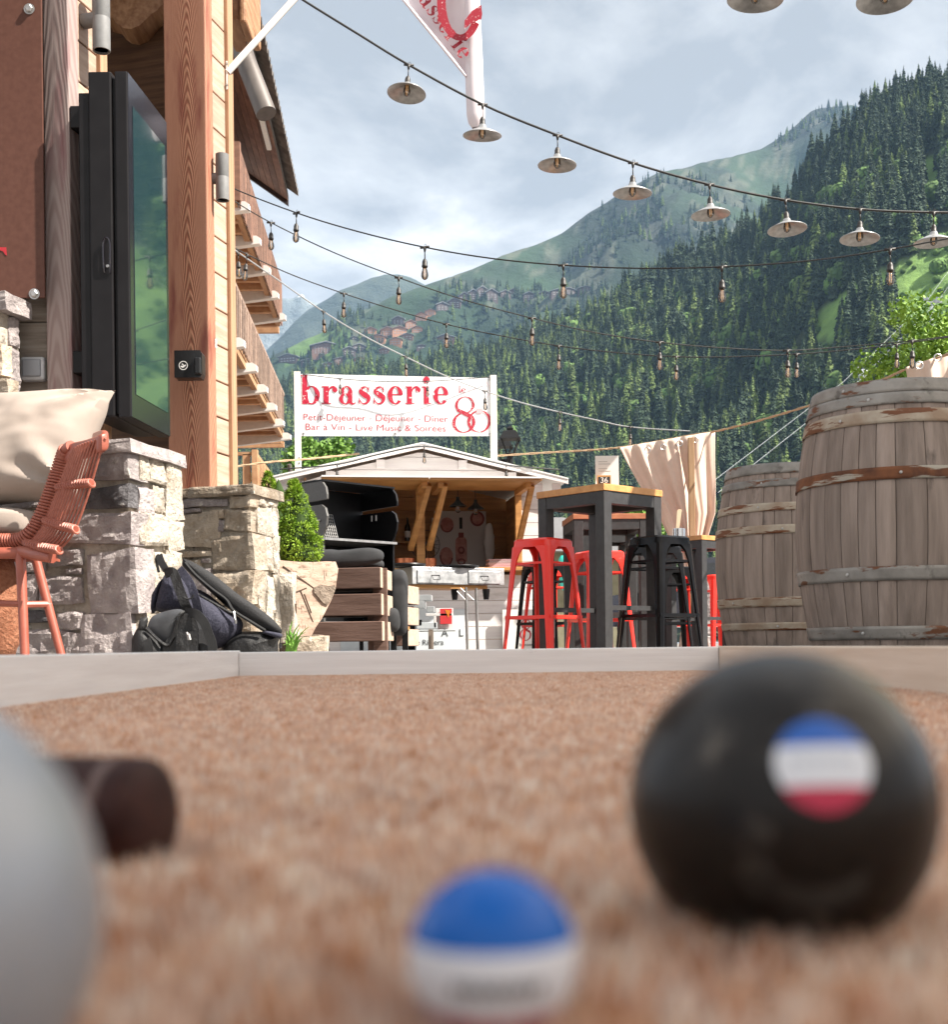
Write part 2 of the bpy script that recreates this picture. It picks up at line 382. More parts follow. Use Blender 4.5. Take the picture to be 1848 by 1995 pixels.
_n = m_pile.node_tree; _b = _n.nodes['Principled BSDF']; _tr = _n.nodes.new('ShaderNodeBsdfTranslucent'); _mx = _n.nodes.new('ShaderNodeMixShader'); _mx.inputs[0].default_value = .55
_n.links.new(_b.inputs['Base Color'].links[0].from_socket, _tr.inputs[0]); _n.links.new(_b.outputs[0], _mx.inputs[1]); _n.links.new(_tr.outputs[0], _mx.inputs[2]); _n.links.new(_mx.outputs[0], _n.nodes['Material Output'].inputs[0]); _b.inputs['Specular IOR Level'].default_value = .2

def scatter(name, label, cat, pts, sources, mat=None, kind='stuff', parent=None):
    """one object: many small alike bits instanced on points by geometry nodes. pts: (co, rotz, scale, source index)"""
    me = bpy.data.meshes.new(name); me.from_pydata([p[0] for p in pts], [], []); n = len(pts)
    for nm, tp, dat in (('rot', 'FLOAT', [p[1] for p in pts]), ('siz', 'FLOAT', [p[2] for p in pts]), ('src', 'INT', [p[3] for p in pts])):
        me.attributes.new(nm, tp, 'POINT').data.foreach_set('value', dat)
    o = bpy.data.objects.new(name, me); C.objects.link(o)
    ng = bpy.data.node_groups.new(name, 'GeometryNodeTree'); ng.interface.new_socket('Geometry', in_out='INPUT', socket_type='NodeSocketGeometry'); ng.interface.new_socket('Geometry', in_out='OUTPUT', socket_type='NodeSocketGeometry')
    N = ng.nodes.new; L = ng.links.new; gi, go = N('NodeGroupInput'), N('NodeGroupOutput'); join = N('GeometryNodeJoinGeometry')
    for k, src in enumerate(sources):
        an = N('GeometryNodeInputNamedAttribute'); an.data_type = 'INT'; an.inputs[0].default_value = 'src'
        cmp = N('FunctionNodeCompare'); cmp.data_type = 'INT'; cmp.operation = 'EQUAL'
        ia = [i for i in cmp.inputs if i.name == 'A' and i.type == 'INT'][0]; ib = [i for i in cmp.inputs if i.name == 'B' and i.type == 'INT'][0]
        L(an.outputs[0], ia); ib.default_value = k
        ar = N('GeometryNodeInputNamedAttribute'); ar.data_type = 'FLOAT'; ar.inputs[0].default_value = 'rot'; asz = N('GeometryNodeInputNamedAttribute'); asz.data_type = 'FLOAT'; asz.inputs[0].default_value = 'siz'
        cx = N('ShaderNodeCombineXYZ'); L(ar.outputs[0], cx.inputs[2])
        oi = N('GeometryNodeObjectInfo'); oi.inputs[0].default_value = src; oi.inputs['As Instance'].default_value = True
        ip = N('GeometryNodeInstanceOnPoints'); L(gi.outputs[0], ip.inputs['Points']); L(cmp.outputs[0], ip.inputs['Selection']); L(oi.outputs['Geometry'], ip.inputs['Instance'])
        L(cx.outputs[0], ip.inputs['Rotation']); L(asz.outputs[0], ip.inputs['Scale']); L(ip.outputs[0], join.inputs[0])
    L(join.outputs[0], go.inputs[0])
    md = o.modifiers.new('scatter', 'NODES'); md.node_group = ng
    o['kind'] = kind
    if parent is not None: o.parent = parent
    else: o['label'] = label; o['category'] = cat
    return o
def source(me, mats):
    """a mesh that only the scatter uses: never linked to the scene"""
    for m in (mats if isinstance(mats, (list, tuple)) else [mats]): me.materials.append(m)
    return bpy.data.objects.new(me.name, me)
PS = 0.12
src = [source(pile_patch(k, PS, 4300), m_pile) for k in range(5)]
pts = []; rd = random.Random(5)
ny = int((LY1 + 0.02) / PS); nx = int((LX1 - LX0) / PS)
for i in range(nx + 1):
    for j in range(-1, ny + 1):
        x, y = LX0 + 0.002 + i * PS, 0.0 + j * PS
        if x + PS > LX1 + 0.01: x = LX1 - PS - 0.001
        if y + PS > LY1: y = LY1 - PS - 0.001
        pts.append(((x + PS / 2, y + PS / 2, BED + 0.0005 + 0.0004 * rd.random() - .0085 * min(1, max(0, (y - .4) / .5))), rd.randrange(4) * math.pi / 2, 1.0, rd.randrange(5)))
scatter('carpet_pile', 'short brown and beige fibre pile of the boules carpet', 'carpet pile', pts, src)

m_board = M('painted_board', (0.72, 0.70, 0.69), (0.80, 0.785, 0.775), 0.55, scale=(3, 60, 60), bump=0.12, bscale=(4, 120, 120), spots=[((0.36, 0.32, 0.29), (5, 18, 18), 0.66, 0.74)])
m_board2 = M('painted_board_long', (0.72, 0.70, 0.69), (0.80, 0.79, 0.78), 0.55, scale=(60, 3, 60), bump=0.12, bscale=(120, 4, 120), spots=[((0.36, 0.32, 0.29), (18, 5, 18), 0.66, 0.74)])
m_board3 = M('pale_beige_board', (0.66, 0.54, 0.43), (0.75, 0.64, 0.53), 0.55, scale=(60, 3, 60), bump=0.12, bscale=(120, 4, 120))  # right board beige, the other two grey
tag(MB().box(((LX0 + LX1) / 2, 3.217, 0.026), (LX1 - LX0 + 0.002, 0.03, 0.069)).build('lane_board', m_board, bevel=0.003), 'grey painted board closing the far end of the boules lane', 'board', 'boards round the boules lane')
tag(MB().box((LX0 - 0.016, 1.16, 0.0285), (0.03, 4.14, 0.073)).build('lane_board', m_board2, bevel=0.003), 'grey painted board along the left side of the boules lane', 'board', 'boards round the boules lane')
tag(MB().box((LX1 + 0.017, 1.16, 0.0268), (0.03, 4.14, 0.0696)).build('lane_board', m_board3, bevel=0.003), 'pale pine board along the right side of the boules lane', 'board', 'boards round the boules lane')

# --- mountains, each a slope with depth
def fbm(x, y, s, o=5):
    return noise.fractal(Vector((x * s, y * s, 3.7)), 1.0, 2.0, o)
class Slope:
    def __init__(s, ridge, d0, d1, z0, amp, sc, curve=1.0):
        s.ridge, s.d0, s.d1, s.z0, s.amp, s.sc, s.curve = ridge, d0, d1, z0, amp, sc, curve
    def at(s, px, t):
        D0, D1 = interp(s.d0, px), interp(s.d1, px); top = P(px, interp(s.ridge, px), D1)
        D = lerp(D0, D1, t); X = top.x / D1 * D
        tt = min(t, 1.0); z = lerp(interp(s.z0, px), top.z, tt ** s.curve)
        if t > 1: z -= (D - D1) * 0.45
        k = s.amp * (4 * tt * (1 - tt) + 0.12)
        z += k * fbm(X, D, s.sc)
        return Vector((X, D, z))
    def build(s, name, mat, x0, x1, nx, nt, colf=None, tmax=1.35):
        mb = MB(); mb.grid(lambda u, v: s.at(lerp(x0, x1, u), v * tmax), nx, nt); me = mb.mesh(name); me.materials.append(mat)
        if colf:
            at = me.color_attributes.new('col', 'FLOAT_COLOR', 'POINT')
            at.data.foreach_set('color', [c for v in me.vertices for c in (*colf(v.co), 1.0)])
        for p in me.polygons: p.use_smooth = True
        o = link(name, me); struct(o); return o

m_rock = M('far_peak', (0.10, 0.12, 0.12), (0.22, 0.24, 0.24), 0.9, scale=(0.006, 0.006, 0.006), spots=[((0.85, 0.87, 0.9), (0.0024, 0.0024, 0.0035), 0.60, 0.64)], bump=0.8, bscale=0.01, bdist=40)
m_far = M('far_mountain', (0.022, 0.036, 0.028), (0.055, 0.072, 0.048), 0.95, scale=0.006, spots=[((0.22, 0.22, 0.2), 0.012, 0.62, 0.72)], bump=0.8, bscale=0.012, bdist=25)
peak = Slope([(300, 660), (400, 640), (500, 600), (548, 577), (570, 581), (588, 566), (601, 579), (626, 585), (660, 602), (760, 680), (900, 740)], [(0, 3900)], [(0, 4600)], [(0, 250)], 100, 0.005)
peak.build('snow_peak', m_rock, 300, 900, 90, 40)
farm = Slope([(420, 760), (480, 715), (545, 655), (575, 622), (600, 600), (640, 575), (662, 560), (700, 545), (722, 534), (750, 527), (775, 529), (800, 536), (835, 553), (880, 580), (1000, 660), (1200, 760)], [(0, 3000)], [(0, 3700)], [(0, 200)], 80, 0.0045)
farm.build('far_mountain', m_far, 420, 1200, 90, 40)
m_mid = M('mountain_meadow', (0.55, 0.6, 0.6), (1.35, 1.3, 1.2), 0.95, scale=0.012, detail=8, ramp=(0.3, 0.72), attr='col', bump=0.7, bscale=0.03, bdist=9)
def mid_col(p):
    a = fbm(p.x, p.y, 0.006, 4); b_ = fbm(p.x + 900, p.y, 0.02, 4)
    c = Vector((0.019, 0.046, 0.019)).lerp(Vector((0.005, 0.015, 0.009)), min(1, max(0, 0.5 + a * 1.3)))
    if b_ > 0.32: c = c.lerp(Vector((0.11, 0.115, 0.09)), 0.5)
    x, y = proj(p)
    if 555 < x < 680 and 640 < y < 705: c = Vector((0.075, 0.14, 0.035))
    return c
mid = Slope([(300, 830), (430, 760), (540, 692), (620, 655), (700, 620), (740, 600), (800, 572), (835, 556), (870, 540), (930, 517), (1000, 492), (1050, 470), (1100, 447), (1150, 412), (1180, 395), (1230, 362), (1290, 331), (1340, 322), (1400, 311), (1440, 300), (1480, 289), (1520, 262), (1545, 243), (1580, 213), (1610, 208), (1660, 206), (1750, 240), (1950, 330)],
            [(300, 1500), (1300, 1300), (1900, 1250)], [(300, 2000), (900, 2200), (1290, 2350), (1640, 2700), (1900, 2700)], [(0, 60)], 120, 0.0042, 1.1)
mid.build('mountain', m_mid, 300, 1950, 170, 70, mid_col)

HB = 26.0   # a grown spruce
TOPS = [(380, 745), (500, 735), (560, 722), (700, 694), (850, 672), (930, 655), (1000, 640), (1080, 598), (1150, 578), (1230, 520), (1300, 490), (1400, 440), (1440, 410), (1480, 378), (1510, 352), (1560, 295), (1600, 235), (1640, 195), (1700, 150), (1760, 130), (1800, 118), (1848, 100), (2100, 40), (2700, -150)]
D1 = [(300, 1500), (560, 1450), (1000, 1200), (1300, 980), (1560, 850), (1848, 750), (2700, 700)]
hill = Slope([(x, y + HB * 0.8 * F / interp(D1, x)) for x, y in TOPS], [(300, 520), (560, 500), (1300, 430), (1848, 370), (2700, 330)], D1, [(0, 0)], 16, 0.009, 1.05)
MEADOW = [(1585, 655), (1592, 610), (1640, 575), (1720, 535), (1790, 500), (1830, 462), (1900, 430), (2700, 250), (2700, 900), (1848, 760), (1760, 700), (1690, 690), (1620, 668)]
CLUMP = [(1635, 672), (1640, 640), (1668, 600), (1700, 580), (1742, 588), (1750, 650), (1745, 700), (1690, 705)]
GLADE = [(1795, 320), (1825, 300), (1835, 380), (1810, 395)]
def is_meadow(x, y): return (inpoly(x, y, MEADOW) and not inpoly(x, y, CLUMP)) or inpoly(x, y, GLADE)
def hill_col(p):
    x, y = proj(p)
    k = 0.5 + 0.5 * fbm(p.x, p.y, 0.03, 4)
    return Vector((0.10, 0.20, 0.045)).lerp(Vector((0.17, 0.27, 0.07)), k) if is_meadow(x, y) else Vector((0.022, 0.034, 0.016)).lerp(Vector((0.035, 0.055, 0.022)), k)
m_hill = M('hillside', (0.7, 0.75, 0.7), (1.3, 1.25, 1.2), 0.95, scale=0.09, detail=8, attr='col', bump=0.6, bscale=0.25, bdist=2)
hill.build('hillside', m_hill, 300, 2700, 260, 110, hill_col)

# --- spruces
m_spruce = M('spruce_needles', (0.017, 0.039, 0.023), (0.048, 0.078, 0.039), 0.9, scale=0.35, rand=0.22, ramp=(0.3, 0.7))
m_spruce2 = M('spruce_needles_light', (0.065, 0.11, 0.03), (0.16, 0.22, 0.06), 0.9, scale=0.35, rand=0.3, ramp=(0.3, 0.7))
m_trunk = M('spruce_bark', (0.07, 0.055, 0.045), (0.14, 0.115, 0.095), 0.95, scale=(4, 4, 0.6))
def spruce_crown(seed, H=26.0, rad=3.6, levels=26, base=0.06):
    rd = random.Random(seed); mb = MB()
    for k in range(levels):
        t = k / (levels - 1); z = H * lerp(base, 0.985, t ** 0.92); r = rad * (1 - t) ** 0.70 * (1 + .14 * math.sin(t * 23 + seed)) + 0.16; n = max(5, int(lerp(13, 5, t)))
        a0 = rd.uniform(0, 6.28)
        for i in range(n):
            a = a0 + 6.283 * i / n + rd.gauss(0, 0.22); rr = r * rd.uniform(0.55, 1.12); w = rr * rd.uniform(0.30, 0.50); dr = rr * rd.uniform(0.14, 0.55)
            c, s_ = math.cos(a), math.sin(a); zz = z + rd.gauss(0, 0.22); tw = rd.gauss(0, 0.12) * rr
            q = lambda d, l, h: (c * d - s_ * l, s_ * d + c * l, zz + h)
            mb.add([q(0.05, -0.06, 0.35), q(0.05, 0.06, 0.35), q(rr * .55, w, -dr * .45 + tw), q(rr * .55, 0, dr * .10), q(rr * .55, -w, -dr * .45 - tw), q(rr, 0, -dr), q(rr * .82, w * .55, -dr * 1.2), q(rr * .82, -w * .55, -dr * 1.2)],
                   [(0, 1, 3), (1, 2, 3), (0, 3, 4), (3, 2, 6), (3, 6, 5), (3, 5, 7), (3, 7, 4)])
    mb.tube([(0, 0, H * .94), (0, 0, H * 1.0)], [0.16, 0.02], 4)
    return mb
CROWNS = [spruce_crown(s, 26, rd_, lv).mesh('crown') for s, rd_, lv in ((1, 4.2, 32), (2, 3.6, 34), (3, 5.0, 30), (4, 4.6, 32), (5, 3.2, 34))]
TRUNK = MB().tube([(0, 0, -1.5), (0, 0, 8), (0, 0, 25)], [0.36, 0.28, 0.04], 6).mesh('trunk'); TRUNK.materials.append(m_trunk)
for i, c in enumerate(CROWNS): c.materials.append(m_spruce if i != 3 else m_spruce2)
rd = random.Random(21); cand = []
while len(cand) < 9500:
    px, t = rd.uniform(380, 2050), rd.random() ** 0.8
    p = hill.at(px, t); x, y = proj(p)
    dens = 1.0
    if is_meadow(x, y): continue
    if x > 1848 and rd.random() < 0.6: continue
    if not inpoly(x, y, CLUMP) and rd.random() > 0.55 + 0.45 * (fbm(p.x, p.y, 0.02, 2) > -0.15): continue
    s = rd.choice((rd.uniform(0.5, .9), rd.uniform(0.75, 1.2))) * (0.8 + 0.25 * (0.5 + fbm(p.x, p.y, 0.012, 2)))
    if rd.random() < 0.12: s *= 0.55
    hp = s * 26 * F / p.y
    if not inpoly(x, y, CLUMP) and (is_meadow(x, y - hp * .45) or is_meadow(x, y - hp * .9)): continue
    s *= .9
    light = 3 if rd.random() < (0.30 if y > 600 else 0.10) else rd.choice((0, 1, 2, 4, 0, 1, 2))
    cand.append((p, s, light, x, y))
def shown(c):
    p, s, l, x, y = c; yt = y - s * 26 * F / p.y
    if not (620 < x < 1850): return False
    if yt > 960 or yt < -20: return False
    if x < 990 and yt > 690: return False
    if x > 1385 and yt > 735: return False
    return True
vis = sorted([c for c in cand if shown(c)], key=lambda c: -c[1] / c[0].y)
solo = vis[:300]; solo_ids = set(id(c) for c in solo)
for k, (p, s, l, x, y) in enumerate(solo):
    col = 'pale green' if l == 3 else 'dark green'; tt_ = y - s * 26 * F / p.y
    reg = 'by the sloping meadow' if inpoly(x, y, CLUMP) else ('on the ridge crest' if y < interp(TOPS, x) + 95 else ('low on the slope' if tt_ > 700 else ('on the middle of the slope' if tt_ > 480 else 'high on the slope')))
    t = thing('spruce_tree', '%s spruce %s of the wooded hillside' % (col, reg), 'tree', p, rd.uniform(0, 6.28), '%s spruces %s' % (col, reg), worldspace=False)
    t.scale = (s, s, s)
    link('crown', CROWNS[l], t); link('trunk', TRUNK, t)
srcs = [bpy.data.objects.new('spruce', me) for me in CROWNS]
scatter('spruce_forest', 'dense dark green spruce forest covering the hillside', 'forest', [(tuple(c[0]), rd.uniform(0, 6.28), c[1], c[2]) for c in cand if id(c) not in solo_ids], srcs)
# lighter broadleaf scrub on the meadow and the mountain
m_scrub = M('scrub_leaves', (0.055, 0.12, 0.025), (0.13, 0.22, 0.05), 0.9, scale=0.5, rand=0.3)
def scrub(seed, n=420):
    rd = random.Random(seed); mb = MB()
    for i in range(n):
        d = Vector((rd.gauss(0, 1), rd.gauss(0, 1), rd.gauss(0, 1))).normalized() * rd.uniform(0.7, 1.05); c = Vector((d.x * 1.7, d.y * 1.7, 1.5 + d.z * 1.5)); a, b_ = perp(d); w = rd.uniform(0.2, 0.42)
        ang = rd.uniform(0, 6.28); u = a * math.cos(ang) + b_ * math.sin(ang); v_ = d * rd.uniform(-.4, .4) + u.cross(d)
        mb.add([c - u * w, c + v_ * w, c + u * w, c - v_ * w], [(0, 1, 2, 3)])
    return mb.mesh('scrub')
ssrc = [source(scrub(s), m_scrub) for s in (1, 2, 3)]
pts = []
while len(pts) < 330:
    px, t = rd.uniform(1500, 2300), rd.random(); p = hill.at(px, t); x, y = proj(p)
    if is_meadow(x, y) and fbm(p.x, p.y, 0.03, 2) > 0.0: pts.append((tuple(p), rd.uniform(0, 6.28), rd.uniform(0.35, 1.3) * (2.0 if x > 1800 and rd.random() < .25 else 1), rd.randrange(3)))
bp = []
while len(bp) < 420:
    px, t = rd.uniform(500, 1900), rd.random() ** 1.3; p = hill.at(px, t); x, y = proj(p)
    if fbm(p.x, p.y, 0.012, 2) > -.05 and not is_meadow(x, y): bp.append((tuple(p), rd.uniform(0, 6.28), rd.uniform(2.2, 4.6), rd.randrange(3)))
scatter('broadleaf_wood', 'rounder lighter green broadleaf trees mixed into the spruce forest', 'forest', bp, ssrc)
scatter('meadow_scrub', 'light green scrub bushes dotted over the sloping meadow', 'scrub', pts, ssrc)
pts = []
while len(pts) < 5200:
    px, t = rd.uniform(400, 1700), rd.uniform(0.05, 0.985) ** 1.0; p = mid.at(px, t); x, y = proj(p)
    f = fbm(p.x, p.y, 0.006, 4)
    lower = y > 560 and x < 1300
    if f + (0.35 if lower else -0.02) - (0.35 * max(0, t - .7)) > 0.1 + rd.uniform(-.12, .15):
        if 565 < x < 640 and 650 < y < 690: continue
        pts.append((tuple(p), rd.uniform(0, 6.28), rd.uniform(0.35, 0.85), rd.randrange(5)))
scatter('mountain_wood', 'scattered dark spruce woods on the far mountainside', 'forest', pts, srcs)
# ================================================================== THE RESTAURANT ON THE LEFT
TH = R(15); ES = Vector((math.sin(TH), math.cos(TH), 0)); EF = Vector((-math.cos(TH), math.sin(TH), 0)); ZZ = Vector((0, 0, 1))
m_stone_c = M('stone_cool', (0.29, 0.25, 0.25), (0.47, 0.42, 0.41), 0.9, scale=12, bump=.8, bscale=45, bdist=0.022, rand=0.28, spots=[((0.62, 0.58, 0.54), 22, 0.60, 0.68), ((0.10, 0.09, 0.085), 13, 0.64, 0.74)])
m_stone_w = M('stone_warm', (0.34, 0.27, 0.20), (0.54, 0.46, 0.37), 0.9, scale=11, bump=.8, bscale=42, bdist=0.022, rand=0.25, spots=[((0.36, 0.22, 0.13), 7, 0.60, 0.74), ((0.66, 0.60, 0.52), 25, 0.62, 0.7)])
m_stone_p = M('stone_pale_sunlit', (0.44, 0.38, 0.31), (0.66, 0.59, 0.50), 0.9, scale=11, bump=1.0, bscale=42, bdist=0.03, rand=0.12, spots=[((0.40, 0.28, 0.19), 8, 0.62, 0.76), ((0.30, 0.26, 0.22), 25, 0.66, 0.72)])  # paler copy for the pier sides: the sun there is put into the colour
m_stone_d = M('stone_dark', (0.07, 0.065, 0.07), (0.20, 0.19, 0.20), 0.85, scale=10, bump=1.0, bscale=45, bdist=0.03, spots=[((0.5, 0.48, 0.47), 25, 0.64, 0.70)])
m_mortar = M('mortar', (0.34, 0.30, 0.25), (0.52, 0.47, 0.40), 0.95, scale=14, bump=1.0, bscale=60, bdist=0.012, spots=[((0.07, 0.06, 0.05), 12, 0.58, 0.68)])
def stone_mesh(o, a, b, c, seed, rough=0.008):
    """a rough block: o corner, edge vectors a (along), b (up), c (into the wall); front face is at o"""
    rd = random.Random(seed); na, nb, nc = 10, 9, 3
    la, lb, lc = a.length, b.length, c.length; ua, ub, uc = a / la, b / lb, c / lc
    jit = [[Vector((rd.uniform(-.5, .5), rd.uniform(-.5, .5))) * min(0.045, 0.24 * min(la, lb)) for _ in range(2)] for _ in range(2)]
    mb = MB(); cache = {}
    def pt(i, j, k):
        u, v, w = i / na, j / nb, k / nc
        e = (jit[0][0] * (1 - u) + jit[1][0] * u) * (1 - v) + (jit[0][1] * (1 - u) + jit[1][1] * u) * v
        p = o + a * u + b * v + c * w + ua * e.x + ub * e.y
        ed = min(u * la, (1 - u) * la, v * lb, (1 - v) * lb, 0.012) / 0.012
        n1 = noise.fractal(p * 9 + Vector((seed * 1.3, 0, 0)), 1.0, 2.0, 5)
        n2 = noise.fractal(p * 34 + Vector((seed * 2.3, 5, 0)), 1.0, 2.0, 3)
        p = p - uc * (rough * (n1 * 1.1) - 0.012 * (1 - ed) ** 2 if False else 0)
        p = p + uc * ((1 - ed) ** 2 * 0.005 if k == 0 else 0) - uc * (rough * 1.7 * (n1 + .5 * abs(n2)) if k == 0 else 0)
        if k and (i in (0, na)): p = p + ua * (rough * 1.3 * n1) * (1 if i else -1)
        if j in (0, nb): p = p + ub * rough * 0.8 * n1
        return p
    def face(fn, n, m):
        mb.grid(lambda u, v: fn(round(u * n), round(v * m)), n, m)
    face(lambda i, j: pt(i, j, 0), na, nb)
    face(lambda i, k: pt(i, nb, k), na, nc); face(lambda k, i: pt(i, 0, k), nc, na)
    face(lambda j, k: pt(0, j, k), nb, nc); face(lambda k, j: pt(na, j, k), nc, nb)
    return mb
def stone(parent, o, a, b, c, seed, mat, rough=0.008):
    mb = stone_mesh(Vector(o), Vector(a), Vector(b), Vector(c), seed, rough); s_ = mb.build('stone', mat, parent)
    bm = bmesh.new(); bm.from_mesh(s_.data); bmesh.ops.remove_doubles(bm, verts=bm.verts, dist=1e-4); bmesh.ops.recalc_face_normals(bm, faces=bm.faces)
    for f in bm.faces: f.smooth = False
    bm.to_mesh(s_.data); bm.free(); return s_
def zoomxy(x, y, ox, oy, sc): return ((ox + x / sc) / 1.38528, (oy + y / sc) / 1.38528)
def pier(name, label, corner, wf, ws, H, front, side, zp, matf, cap=0.045, seed=0):
    base = Vector((corner[0], corner[1], 0))
    t = thing(name, label, 'stone pier', base)
    core = MB(); core.obox(base + EF * 0.022 + ES * 0.022, EF * (wf - .03), ES * (ws - .044), ZZ * (H - .03)); core.build('mortar', m_mortar, t)
    k = seed
    for r_ in front:
        x0, x1, y0, y1 = r_[:4]; mt = r_[4] if len(r_) > 4 else None
        a0 = hit(*zoomxy(x0, y1, *zp), base, ES); a1 = hit(*zoomxy(x1, y0, *zp), base, ES)
        u0, u1 = (a1 - base).dot(EF), (a0 - base).dot(EF); z0, z1 = a0.z, a1.z
        u0 = max(u0, 0.0); u1 = min(u1, wf); z0 = max(z0, 0.0)
        if u1 - u0 < 0.015: continue
        if z0 < 0.11: z0 = 0.0
        dep = 0.13 if u0 < 0.02 else 0.08
        k += 1; stone(t, base + EF * u1 + ZZ * z0, -EF * (u1 - u0), ZZ * (z1 - z0), ES * dep, k, mt or matf(k))
    for r_ in side:
        x0, x1, y0, y1 = r_[:4]; mt = r_[4] if len(r_) > 4 else None
        a0 = hit(*zoomxy(x0, y1, *zp), base, EF); a1 = hit(*zoomxy(x1, y0, *zp), base, EF)
        v0, v1 = (a0 - base).dot(ES), (a1 - base).dot(ES); z0, z1 = a0.z, a1.z
        v0 = max(v0, 0.01); v1 = min(v1, ws); z0 = max(z0, 0.0)
        if z0 < 0.11: z0 = 0.0
        if v1 - v0 < 0.012: continue
        k += 1; stone(t, base + ES * v0 + ZZ * z0, ES * (v1 - v0), ZZ * (z1 - z0), EF * 0.08, k, mt or matf(k))
    nslab = max(2, int(wf / 0.45)); 
    for i in range(nslab):
        k += 1; u0, u1 = wf * i / nslab, wf * (i + 1) / nslab - 0.006; hh = cap * random.uniform(0.85, 1.25)
        stone(t, base - ES * 0.015 + EF * (u1 if i else u1) + ZZ * (H - 0.035), -EF * (u1 - u0 + (0.015 if i == 0 else 0)), ZZ * hh, ES * (ws + 0.03), k, matf(k), 0.006)
    return t
Z1 = (0, 1150, 3.166)
front1 = [(770, 1165, 150, 472), (720, 1125, 497, 708, m_stone_d), (1012, 1125, 724, 782, m_stone_w), (530, 1135, 745, 1012), (722, 1140, 1055, 1552), (700, 1142, 1600, 1990),
          (400, 690, 1036, 1205), (560, 690, 1212, 1262), (335, 700, 1268, 1550), (20, 310, 1280, 1545), (480, 692, 1590, 1752), (520, 705, 1770, 1990), (40, 470, 1700, 1895), (-200, 450, 1575, 1690, m_stone_d), (-220, 20, 1705, 1900), (100, 390, 1040, 1260), (-150, 90, 1030, 1270),
          (430, 760, 150, 470), (380, 710, 497, 720), (60, 520, 745, 1012), (-300, 50, 745, 1012), (-250, 370, 497, 730), (-200, 420, 150, 470), (-200, 510, 1900, 1990)]
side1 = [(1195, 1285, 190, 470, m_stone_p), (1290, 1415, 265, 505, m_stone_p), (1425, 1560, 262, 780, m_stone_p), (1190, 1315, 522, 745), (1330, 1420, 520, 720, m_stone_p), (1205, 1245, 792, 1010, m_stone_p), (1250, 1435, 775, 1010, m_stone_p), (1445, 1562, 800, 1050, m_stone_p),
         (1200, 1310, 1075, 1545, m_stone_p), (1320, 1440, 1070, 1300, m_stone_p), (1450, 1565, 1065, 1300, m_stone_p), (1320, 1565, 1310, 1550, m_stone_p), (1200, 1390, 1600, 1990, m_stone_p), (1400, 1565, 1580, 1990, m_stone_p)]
mf1 = lambda k: m_stone_c
pier('stone_pier', 'rough grey stone pier behind the terracotta chair, below the screen', (-1.277, 4.6), 1.15, 0.40, 0.845, front1, side1, Z1, mf1, seed=10)
Z2 = (330, 1280, 3.132)
front2 = [(470, 700, 160, 190), (720, 1100, 150, 178), (470, 885, 195, 285), (905, 1100, 180, 292), (660, 850, 300, 382), (440, 655, 290, 330), (440, 800, 337, 625), (850, 1090, 300, 485), (800, 850, 385, 480), (745, 1112, 508, 792), (440, 738, 640, 702), (665, 738, 706, 742), (440, 655, 712, 800), (760, 1112, 805, 1120), (440, 745, 810, 1130), (440, 780, 1140, 1300), (790, 1112, 1135, 1330), (440, 1112, 1340, 1530)]
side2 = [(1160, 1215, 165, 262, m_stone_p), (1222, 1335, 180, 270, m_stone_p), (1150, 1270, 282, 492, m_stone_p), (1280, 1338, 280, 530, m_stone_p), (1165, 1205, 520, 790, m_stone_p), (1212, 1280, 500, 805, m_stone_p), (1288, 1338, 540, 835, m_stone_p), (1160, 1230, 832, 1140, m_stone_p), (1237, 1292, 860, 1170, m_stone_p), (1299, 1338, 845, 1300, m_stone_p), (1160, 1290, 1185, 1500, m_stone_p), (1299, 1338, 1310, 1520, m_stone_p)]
mf2 = lambda k: m_stone_w if k % 3 else m_stone_c
pier('stone_pier', 'low beige stone pier carrying the carved timber column, right of the first', (-1.004, 5.58), 0.62, 0.31, 0.80, front2, side2, Z2, mf2, seed=60)
# low stub of wall with the big stone right of the second pier
t = thing('stone_kerb', 'small pale stones at the foot of the sawn log planter', 'stones', (-0.83, 5.95, 0))
stone(t, P(543, 1250, 6.0), (0.075, 0.01, 0), (0, 0, 0.20), (0, 0.12, 0), 200, m_stone_p)
stone(t, P(545, 1175, 6.02), (0.06, 0.01, 0), (0, 0, 0.15), (0, 0.12, 0), 201, m_stone_p)
stone(t, Vector((P(560, 1262, 5.95).x, 5.95, 0)), (0.17, 0, 0), (0, 0, 0.125), (0, 0.2, 0), 203, m_stone_w)
# tall stone pillar cut by the left edge
pb = Vector((P(2, 700, 4.86).x, 4.86, 0)); t = thing('stone_pillar', 'tall rubble stone pillar cut by the left edge of the picture', 'stone pillar', pb)
MB().obox(pb + EF * 0.02 + ES * 0.02 + ZZ * 0.8, EF * 0.4, ES * 0.12, ZZ * 0.62).build('mortar', m_mortar, t)
zc = 0.82; k = 300
while zc < 1.40:
    hh = random.uniform(0.09, 0.15); k += 1
    stone(t, pb + EF * random.uniform(.2, .3) + ZZ * zc, -EF * 0.2 - EF * random.uniform(0, .08) + EF * 0.0, ZZ * (hh - 0.012), ES * 0.07, k, m_stone_w)
    stone(t, pb + EF * 0.008 + ES * 0.075 + ZZ * zc, ES * 0.06, ZZ * (hh - 0.012), EF * 0.1, k + 50, m_stone_c)
    zc += hh
stone(t, pb + EF * 0.4 - ES * 0.02 + ZZ * zc, -EF * 0.44, ZZ * 0.07, ES * 0.18, 399, m_stone_c)

